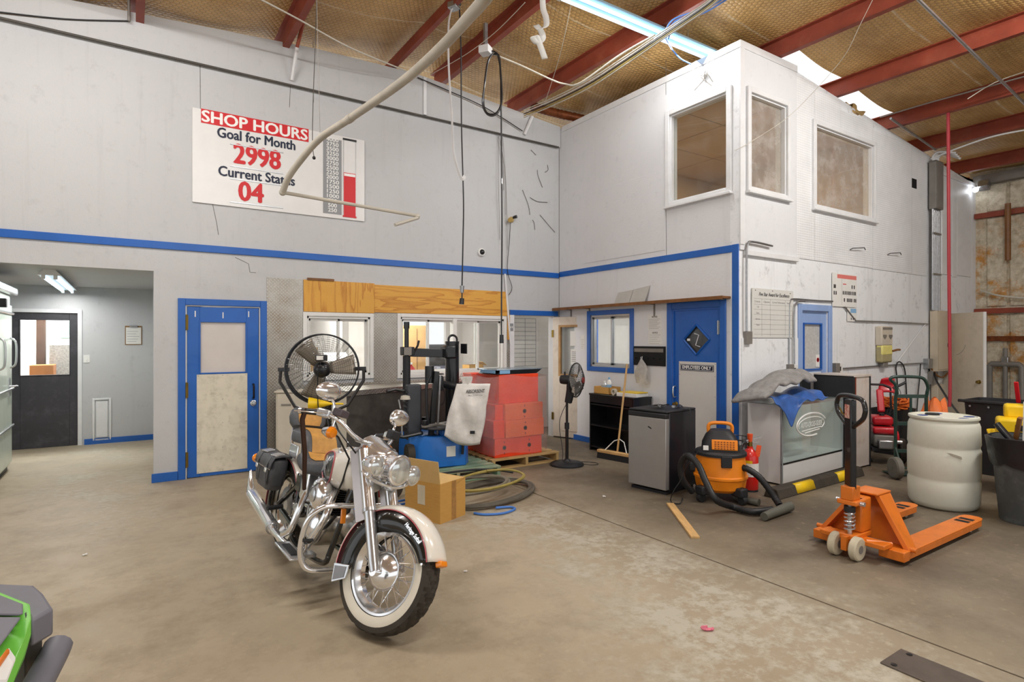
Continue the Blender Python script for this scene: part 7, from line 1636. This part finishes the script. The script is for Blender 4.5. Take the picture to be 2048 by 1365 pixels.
MB().box(-.06, .20, -.06, .06, .13, .17).build('pump_base', M_ORANGE, t, bevel=.008); MB().box(.05, .20, -.055, .055, .17, .42).build('pump_body', M_ORANGE, t, bevel=.012)
MB().cbox((.06, 0, .12), (.12, .46, .035)).build('axle_beam', M_ORANGE, t, bevel=.006)
MB().cyl((-.01, 0, .17), (-.01, 0, .40), .016, n=10).build('piston', M_CHROME2, t)
MB().tube([(-.01+.034*math.cos(a), .034*math.sin(a), .19 + .14*a/(10*PI)) for a in [10*PI*i/80 for i in range(81)]], .006, 5).build('spring', M_CHROME2, t)
MB().cyl((-.01, 0, .33), (-.01, 0, .37), .038, n=16).build('spring_cap', M_BLKP, t); MB().box(-.06, .10, -.07, .07, .385, .42).build('yoke', M_ORANGE, t, bevel=.008); MB().box(-.055, .055, -.045, .045, .42, .52).build('handle_socket', M_ORANGE, t, bevel=.006)
MB().cyl((.0, -.10, .40), (.0, .10, .40), .016, n=10).build('cross_pin', M_CHROME2, t)
for y in (-.075, .075):
    MB().at(T(-.06, y, .085) @ RX(PI/2)).lathe([(.03, -.027), (.075, -.027), (.085, -.018), (.085, .018), (.075, .027), (.03, .027)], 28).build('steer_wheel', mat('cream_nylon', '#c9bfa6', .5, var=.15, dirt='#6b6252', dirt_amt=.6), t); MB().at(T(-.06, y, .085) @ RX(PI/2)).lathe([(.0, -.03), (.03, -.03), (.03, .03), (0, .03)], 14).build('wheel_hub', M_GREYB, t)
MB().box(-.10, -.02, -.02, .02, .06, .16).build('wheel_fork', M_ORANGE, t)
# handle: flat post and closed loop, facing the camera
hp = sub_empty('handle', t, T(0, 0, 0) @ RZ(R(-38)))
MB().box(-.022, .022, -.048, .048, .50, 1.16).build('post', M_BLACK, hp, bevel=.008)
lp = [(0, 0, .94), (0, -.06, .97), (0, -.17, 1.03), (0, -.205, 1.08), (0, -.205, 1.12), (0, -.16, 1.17), (0, 0, 1.185), (0, .16, 1.17), (0, .205, 1.12), (0, .205, 1.08), (0, .17, 1.03), (0, .06, .97), (0, 0, .94)]
MB().tube(smooth_pts(lp, 5), .017, 10).build('loop', M_BLACK, hp)
MB().box(-.026, -.022, -.033, .033, 1.02, 1.12).build('warning_label', mat('red_white_label', '#d9bfb2', .5, var=.3, scale=60, col2='#b04a3a'), hp)
MB().tube([(-.01, .02, 1.02), (-.03, .06, 1.05), (-.01, .14, 1.08)], .006, 6).build('release_lever', M_BRASS, hp)

# white plastic drum
t = thing('plastic_drum', 'scuffed white plastic drum standing behind the pallet jack', 'drum', (6.58, 2.38, 0))
dm_ = mat('dirty_white_polyethylene', '#d2d2c4', .45, var=.05, scale=3, dirt='#9c9a8a', dirt_amt=.4, dirt_scale=3)
MB().lathe([(.0, .005), (.24, .0), (.268, .02), (.285, .06), (.291, .25), (.283, .27), (.283, .29), (.291, .31), (.292, .55), (.284, .57), (.284, .59), (.291, .61), (.286, .78), (.275, .815), (.262, .83), (.275, .838), (.283, .85), (.281, .868), (.262, .872), (.255, .855)], 56).build('shell', dm_, t)
MB().lathe([(.262, .862), (.25, .855), (.0, .858)], 40).build('lid', dm_, t)
for a, r in ((.6, .2), (2.2, .17), (3.3, .22), (4.4, .2), (5.4, .21)): MB().ball((r*math.cos(a), r*math.sin(a), .862), (.06, .045, .006), 10, 6).build('blue_stain', mat('blue_smear', '#3b4a80', .5), t)
MB().lathe([(.06, .858), (.06, .875), (.05, .88), (0, .88)], 16, M=(.02, .10, 0)).build('bung', M_BLKP, t)
c_ = math.atan2(-2.38, -6.58)
MB().at(RZ(c_ + R(18))).prism([(-.07, .035), (-.02, .005), (.05, -.02), (.045, .004), (-.03, .03)], 0, .004, T(.2925, 0, .52) @ RZ(PI/2) @ RX(PI/2)).build('tear', mat('scuff_grey', '#a39e90', .6), t)

# rubbish bin with its contents
t = thing('rubbish_bin', 'grey plastic rubbish bin with a black liner at the right edge', 'bin', (6.60, 1.73, 0))
bm_ = mat('grey_bin_plastic', '#4f5252', .6, var=.12, dirt='#8d9290', dirt_amt=.5, dirt_scale=5)
rings = []
for z, w in ((.0, .40), (.02, .42), (.50, .50), (.52, .52), (.70, .55), (.71, .58), (.735, .585), (.735, .55), (.30, .46)): rings.append([(x, y, z) for x, y in rrect(w, w, w*.42, 8)])
MB().loft(rings, cap1=True).build('body', bm_, t)
ln = []
for i, (z, w) in enumerate(((.50, .535), (.60, .56), (.74, .60), (.745, .56), (.60, .52))): ln.append([(x*(1+.02*math.sin(5*k+i)), y*(1+.02*math.cos(4*k)), z + (.02*math.sin(k*1.7) if i == 0 else 0)) for k, (x, y) in enumerate(rrect(w, w, w*.4, 6))])
MB().loft(ln, cap0=False, cap1=False).build('liner', mat('black_bin_liner', '#1f2226', .3, var=.2, bump=.5, bscale=25), t)
for a in (R(215), R(35)): MB().at(RZ(a)).box(.27, .32, -.06, .06, .66, .70).build('handle', bm_, t, bevel=.01)
tag(MB().cbox((0, 0, .20), (.02, .26, .46), (0, R(4), 0)).build('white_board_offcut', M_WHITE, loc=(6.62, 1.66, .62)), 'white board offcut sticking out of the rubbish bin', 'board')
tag(MB().cbox((0, 0, .15), (.05, .03, .34), (R(12), R(-14), 0)).build('wood_offcut', M_SHELFW, loc=(6.60, 1.83, .60)), 'brown wood offcut sticking out of the rubbish bin', 'wood')
tag(MB().cyl((0, 0, 0), (.04, .18, .22), .028, n=10).build('black_tube', M_BLACK, loc=(6.52, 1.78, .62)), 'black tube leaning out of the rubbish bin', 'tube')

# black bin, yellow mop bucket, small stuff behind
t = thing('black_bin', 'tall black plastic bin against the foam wall', 'bin', (8.70, 2.58, 0))
rings = []
for z, w in ((.0, .48), (.84, .60), (.845, .64), (.875, .64), (.875, .60), (.2, .5)): rings.append([(x, y, z) for x, y in rrect(w, w*.9, .10, 5)])
MB().loft(rings).build('body', M_BLKP, t)
for x in (-.2, 0, .2): MB().cyl((-.325, x*.9, .81), (-.305, x*.9, .81), .012, n=8).build('rivet', M_STEEL, t)
MB().box(-.335, -.30, -.30, .30, .85, .885).build('rim_lip', M_BLKP, t, bevel=.008)
t = thing('mop_bucket', 'yellow mop bucket with wringer behind the rubbish bin', 'bucket', (7.74, 2.13, 0), R(20))
rings = []
for z, w in ((.07, .36), (.58, .46), (.60, .50), (.62, .50), (.62, .44), (.15, .34)): rings.append([(x*1.2, y, z) for x, y in rrect(w, w, .09, 5)])
MB().loft(rings).build('tub', M_YEL, t)
b = MB().box(-.30, .0, -.19, .19, .58, .80); b.build('wringer', M_YEL, t, bevel=.03); MB().box(-.12, .08, -.15, .12, .78, .93).build('wringer_press', M_YEL, t, bevel=.03); MB().box(-.305, -.295, -.05, .05, .68, .74).build('grip_slot', M_BLKM, t)
for x in (-.2, .2):
    for y in (-.16, .16): MB().cyl((x, y-.015, .035), (x, y+.015, .035), .035, n=12).build('castor', M_BLKP, t)
tag(MB().box(-.012, .012, -.02, .02, 0, .26).build('red_scraper', M_REDP, bevel=.004, loc=(8.72, 2.40, .86), rot=(R(0), R(-18), 0)), 'red handle sticking out of the tall black bin', 'tool')
t = thing('white_funnel', 'white plastic scoop at the right edge above the yellow bucket', 'scoop', (7.66, 2.0, .94), R(20)); MB().at(RX(R(30))).lathe([(.02, 0), (.06, .05), (.12, .11), (.125, .115), (.06, .06)], 18, cap=False).build('cup', M_WHITE, t)

# hand truck
t = thing('hand_truck', 'dark green hand truck parked behind the white drum', 'hand truck', (7.62, 3.08, 0), R(-38))
gm = mat('dark_green_enamel', '#1f3a34', .38, var=.08, coat=.3)
for s_ in (-1, 1): MB().tube([(s_*.17, .0, .03), (s_*.17, 0, .92), (s_*.17, -.02, 1.0)], .018, 10).build('rail', gm, t)
MB().tube(smooth_pts([(-.17, -.02, 1.0), (-.19, -.03, 1.08), (-.25, -.04, 1.14), (-.20, -.05, 1.17), (.0, -.05, 1.17), (.11, -.05, 1.15), (.17, -.03, 1.06), (.17, -.02, 1.0)], 4), .018, 10).build('handle_loop', gm, t)
for z in (.30, .62, .94): MB().box(-.17, .17, -.012, .012, z-.02, z+.02).build('cross_bar', gm, t)
MB().tube([(0, 0, .30), (0, 0, .94)], .014, 8).build('centre_bar', gm, t); MB().box(-.2, .2, .0, .22, .01, .02).build('toe_plate', gm, t)
MB().cyl((-.27, -.12, .125), (.27, -.12, .125), .011, n=8).build('axle', gm, t)
for s_ in (-1, 1):
    MB().tube([(s_*.17, 0, .35), (s_*.17, -.12, .125), (s_*.17, 0, .06)], .012, 6).build('wheel_bracket', gm, t)
    MB().at(T(s_*.235, -.12, .125) @ RY(PI/2)).lathe([(.07, -.035), (.105, -.04), (.125, -.028), (.125, .028), (.105, .04), (.07, .035)], 28).build('tyre', mat('grey_worn_tyre', '#6a665e', .75, var=.15), t); MB().at(T(s_*.235, -.12, .125) @ RY(PI/2)).lathe([(0, -.03), (.03, -.034), (.072, -.02), (.072, .02), (.03, .034), (0, .03)], 20).build('wheel_disc', M_BLACK, t)

# red pressure washer
t = thing('pressure_washer', 'red engine-driven pressure washer behind the hand truck', 'pressure washer', (8.22, 3.66, 0), R(35)); t.scale = (.85, .85, .95)
rd = mat('engine_red', '#c42430', .35, var=.06, coat=.3)
for s_ in (-1, 1):
    MB().at(T(.0, s_*.26, .17) @ RX(PI/2)).lathe([(.12, -.04), (.155, -.045), (.17, -.03), (.17, .03), (.155, .045), (.12, .04)], 32).build('tyre', M_RUB, t); MB().at(T(.0, s_*.26, .17) @ RX(PI/2)).lathe([(0, -.04), (.03, -.04), (.05, -.02), (.12, -.025), (.12, .025), (.05, .02), (.03, .04), (0, .04)], 24).build('wheel_disc', M_BLKP, t)
    MB().tube(smooth_pts([(-.35, s_*.2, .06), (.0, s_*.2, .12), (.26, s_*.2, .22), (.36, s_*.2, .6), (.42, s_*.2, 1.0)], 5), .016, 8).build('frame_tube', M_BLACK, t)
MB().tube([(.42, -.2, 1.0), (.44, -.1, 1.04), (.44, .1, 1.04), (.42, .2, 1.0)], .016, 8).build('handlebar', M_BLACK, t)
MB().tube([(.43, -.24, .99), (.46, -.38, 1.06), (.47, -.42, 1.08)], .020, 8).build('grip', M_BLKP, t)
MB().box(-.22, .22, -.17, .17, .18, .22).build('deck', M_BLKP, t); MB().box(-.16, .14, -.16, .14, .22, .40).build('crankcase', M_GREYB, t, bevel=.03)
MB().box(-.18, .16, -.17, .15, .40, .50).build('engine_cowl', rd, t, bevel=.035, seg=3); MB().at(T(-.02, -.19, .34) @ RX(PI/2)).lathe([(.02, .03), (.10, .015), (.115, -.03), (.115, -.05)], 24).build('recoil_housing', rd, t)
MB().box(-.14, .18, -.13, .15, .52, .64).build('fuel_tank', rd, t, bevel=.04, seg=3); MB().cyl((0, 0, .64), (0, 0, .67), .035, n=14).build('fuel_cap', M_BLKP, t)
MB().cyl((-.12, .05, .30), (-.12, -.24, .30), .03, n=12).build('muffler', M_CHROME2, t); MB().box(-.30, -.18, -.10, .10, .22, .34).build('pump', M_ALU, t, bevel=.02)
MB().cbox((.30, -.04, .82), (.05, .10, .34), (0, R(24), 0)).build('red_shroud', rd, t, bevel=.02)
def shield(u, v): return (.40 + .05*math.sin(PI*v), -.28 + .26*u - .08*v*(u-.3), .92 + .20*v + .02*math.sin(PI*u))
MB().grid(shield, 6, 6).build('hand_shield', rd, t, solid=.02)
MB().tube([(.08, -.22, .24), (.14, -.22, .58)], .03, 10).build('black_lever', M_BLACK, t); MB().cyl((.06, -.22, .20), (.09, -.22, .28), .034, n=12).build('lever_foot', M_CHROME2, t)
for i in range(3): MB().tube(smooth_pts([(.44, -.30, 1.02), (.42, -.34+.05*i, .9), (.34, -.25+.05*i, .7), (.2, -.1, .6)], 5), .004, 4).build('cable', M_BLKP, t)
t = thing('extension_cord_pile', 'orange extension cord heaped behind the pressure washer', 'cord', (9.05, 3.88, -.21))
random.seed(4); P = []
for i in range(110):
    a = i*.75; r = .24*(.6+.4*random.random()); P.append((r*math.cos(a), r*.8*math.sin(a), .88 + .10*random.random() + .05*math.sin(a*.31)))
MB().tube(smooth_pts(P, 3), .012, 6).build('cord', mat('orange_cord', '#e0702a', .5, var=.08), t)
t = thing('tote_crate', 'dark crate under the heaped orange cord', 'crate', (9.05, 3.88, 0)); rings = [[(x, y, z) for x, y in rrect(w, w*.85, .05, 3)] for z, w in ((0, .42), (.60, .48), (.63, .50), (.63, .46), (.3, .42))]; MB().loft(rings).build('body', M_BLKP, t)
t = thing('orange_sack', 'crumpled orange plastic sack behind the white drum', 'sack', (8.12, 3.02, 0))
def sk2(u, v):
    a = u*2*PI; z = v; r = .16*(math.sin(PI*min(.97, .12+.80*v)))**.5*(1 + .18*math.sin(3*a+4*v) + .10*math.sin(7*a-9*v)); return (r*math.cos(a), r*math.sin(a), .02 + .86*v + .03*math.sin(4*a)*v)
MB().grid(sk2, 28, 14).build('sack', mat('orange_sack_plastic', '#e4793f', .4, var=.12, bump=.6, bscale=16), t)
# pipes and lamp on the far wall
t = thing('wall_pipes', 'grey pipe loop on the foam wall behind the black bin', 'pipe', (XD-.16, 3.70, 0))
MB().tube([(0, .26, .3), (0, .26, 1.13), (0, .22, 1.17), (0, -.16, 1.17), (0, -.20, 1.13), (0, -.20, .3)], .05, 10).build('loop_pipe', M_GREYB, t); MB().tube([(0, .03, .3), (0, .03, 1.45)], .035, 10).build('riser', M_GREYB, t); MB().box(-.04, .04, -.02, .08, 1.15, 1.30).build('valve', M_STEEL, t, bevel=.01)
t = thing('corner_floodlight', 'small lit floodlight under the eave at the far corner', 'light', (XD-.20, 4.02, 4.38)); MB().cbox((0, 0, 0), (.14, .16, .14), (0, R(30), 0)).build('housing', M_STEEL, t, bevel=.01); MB().ball((-.09, .10, -.07), .045, 12, 8).build('bulb', M_LED, t)
tag(MB().cyl((XD-.14, 3.70, 3.0), (XD-.14, 3.70, 4.0), .045, n=8).build('steel_stub', M_SHELFW), 'rusty steel stub hanging on the foam wall', 'bar')
tag(MB().tube(smooth_pts([(XD-.10, 4.10, 2.50), (XD-.16, 3.8, 2.38), (XD-.14, 3.3, 2.30), (XD-.12, 2.5, 2.24)], 5), .018, 6).build('wall_cable', M_WCABLE), 'off-white cable sagging across the foam wall', 'cable')
# red hose from the purlin
h0 = Vector((9.70, 3.45, 4.82))
t = tag(MB().tube([h0, (9.70, 3.44, 2.5), (9.68, 3.42, 1.2), (9.62, 3.40, .78), (9.60, 3.40, .66)], .022, 8).build('red_air_hose', M_HOSER), 'red air hose hanging from the roof by the breaker panel', 'hose')

# green side-by-side at the lower left corner
t = thing('utility_vehicle', 'green and black utility vehicle nose at the lower left corner', 'vehicle', (-.62, 1.62, 0))
gr = mat('lime_green_plastic', '#79cc4e', .35, var=.04, coat=.2); dkp = mat('charcoal_vehicle_plastic', '#706f78', .5, var=.06)
o = Vector((-.62, 1.62, 0))
def V(px, py, z): return onZ(px, py, z) - o
zf = .92
fend = [V(-60, 1160, zf), V(0, 1167, zf), V(68, 1170, zf), V(88, 1187, zf), V(107, 1216, zf), V(62, 1240, zf), V(55, 1232, zf), V(0, 1196, zf), V(-60, 1170, zf)]
def slab(poly, th, m, nm, bevel=.006):
    n = len(poly); b = MB(); b.add([tuple(p) for p in poly] + [(p.x, p.y, p.z-th) for p in poly], [tuple(range(n)), tuple(range(n, 2*n))[::-1]] + [(i, n+i, n+(i+1) % n, (i+1) % n) for i in range(n)]); return b.build(nm, m, t, bevel=bevel)
slab(fend, .07, dkp, 'fender_flare', .008)
hood = [V(-200, 1150, zf+.01), V(0, 1183, zf+.01), V(60, 1207, zf+.01), V(62, 1233, zf+.01), V(48, 1275, zf-.03), V(12, 1365, zf-.10), V(-60, 1420, zf-.12), V(-300, 1400, zf-.05)]
slab(hood, .05, gr, 'hood', .006)
slab([V(-200, 1180, zf+.016), V(0, 1190, zf+.016), V(46, 1208, zf+.016), V(46, 1226, zf+.016), V(36, 1229, zf+.016), V(-200, 1226, zf+.016)], .006, dkp, 'upper_inset')
slab([V(-200, 1232, zf+.014), V(42, 1234, zf+.012), V(0, 1290, zf-.005), V(-200, 1300, zf+.0)], .006, dkp, 'lower_inset')
slab([V(18, 1297, zf-.02), V(31, 1316, zf-.035), V(12, 1365, zf-.07), V(-20, 1365, zf-.05)], .006, M_PAPER, 'warning_label', 0); slab([V(14, 1298, zf-.016), V(19, 1300, zf-.016), V(-12, 1345, zf-.036), V(-22, 1345, zf-.036)], .008, M_ORANGE, 'warning_stripe', 0)
slab([V(62, 1243, zf-.05), V(85, 1236, zf-.05), V(80, 1262, zf-.10), V(55, 1320, zf-.2), V(30, 1375, zf-.25), V(10, 1375, zf-.25), V(50, 1290, zf-.10)], .10, M_DKG, 'side_pod')
MB().tube(smooth_pts([V(118, 1288, .78), V(108, 1310, .77), V(80, 1362, .76), V(40, 1440, .74), V(0, 1540, .72)], 5), [.020]+[.033]*20, 12).build('bumper_tube', dkp, t)
MB().box(-.55, -.02, -.55, .30, .35, .80).build('chassis', M_BLKM, t, bevel=.03)
MB().at(T(-.05, .28, .28) @ RY(PI/2)).lathe([(.14, -.11), (.26, -.11), (.28, -.06), (.28, .06), (.26, .11), (.14, .11)], 32).build('tyre', M_RUB, t); MB().at(T(-.05, .28, .28) @ RY(PI/2)).lathe([(0, -.06), (.14, -.08), (.14, .08), (0, .06)], 20).build('wheel_disc', M_BLACK, t)
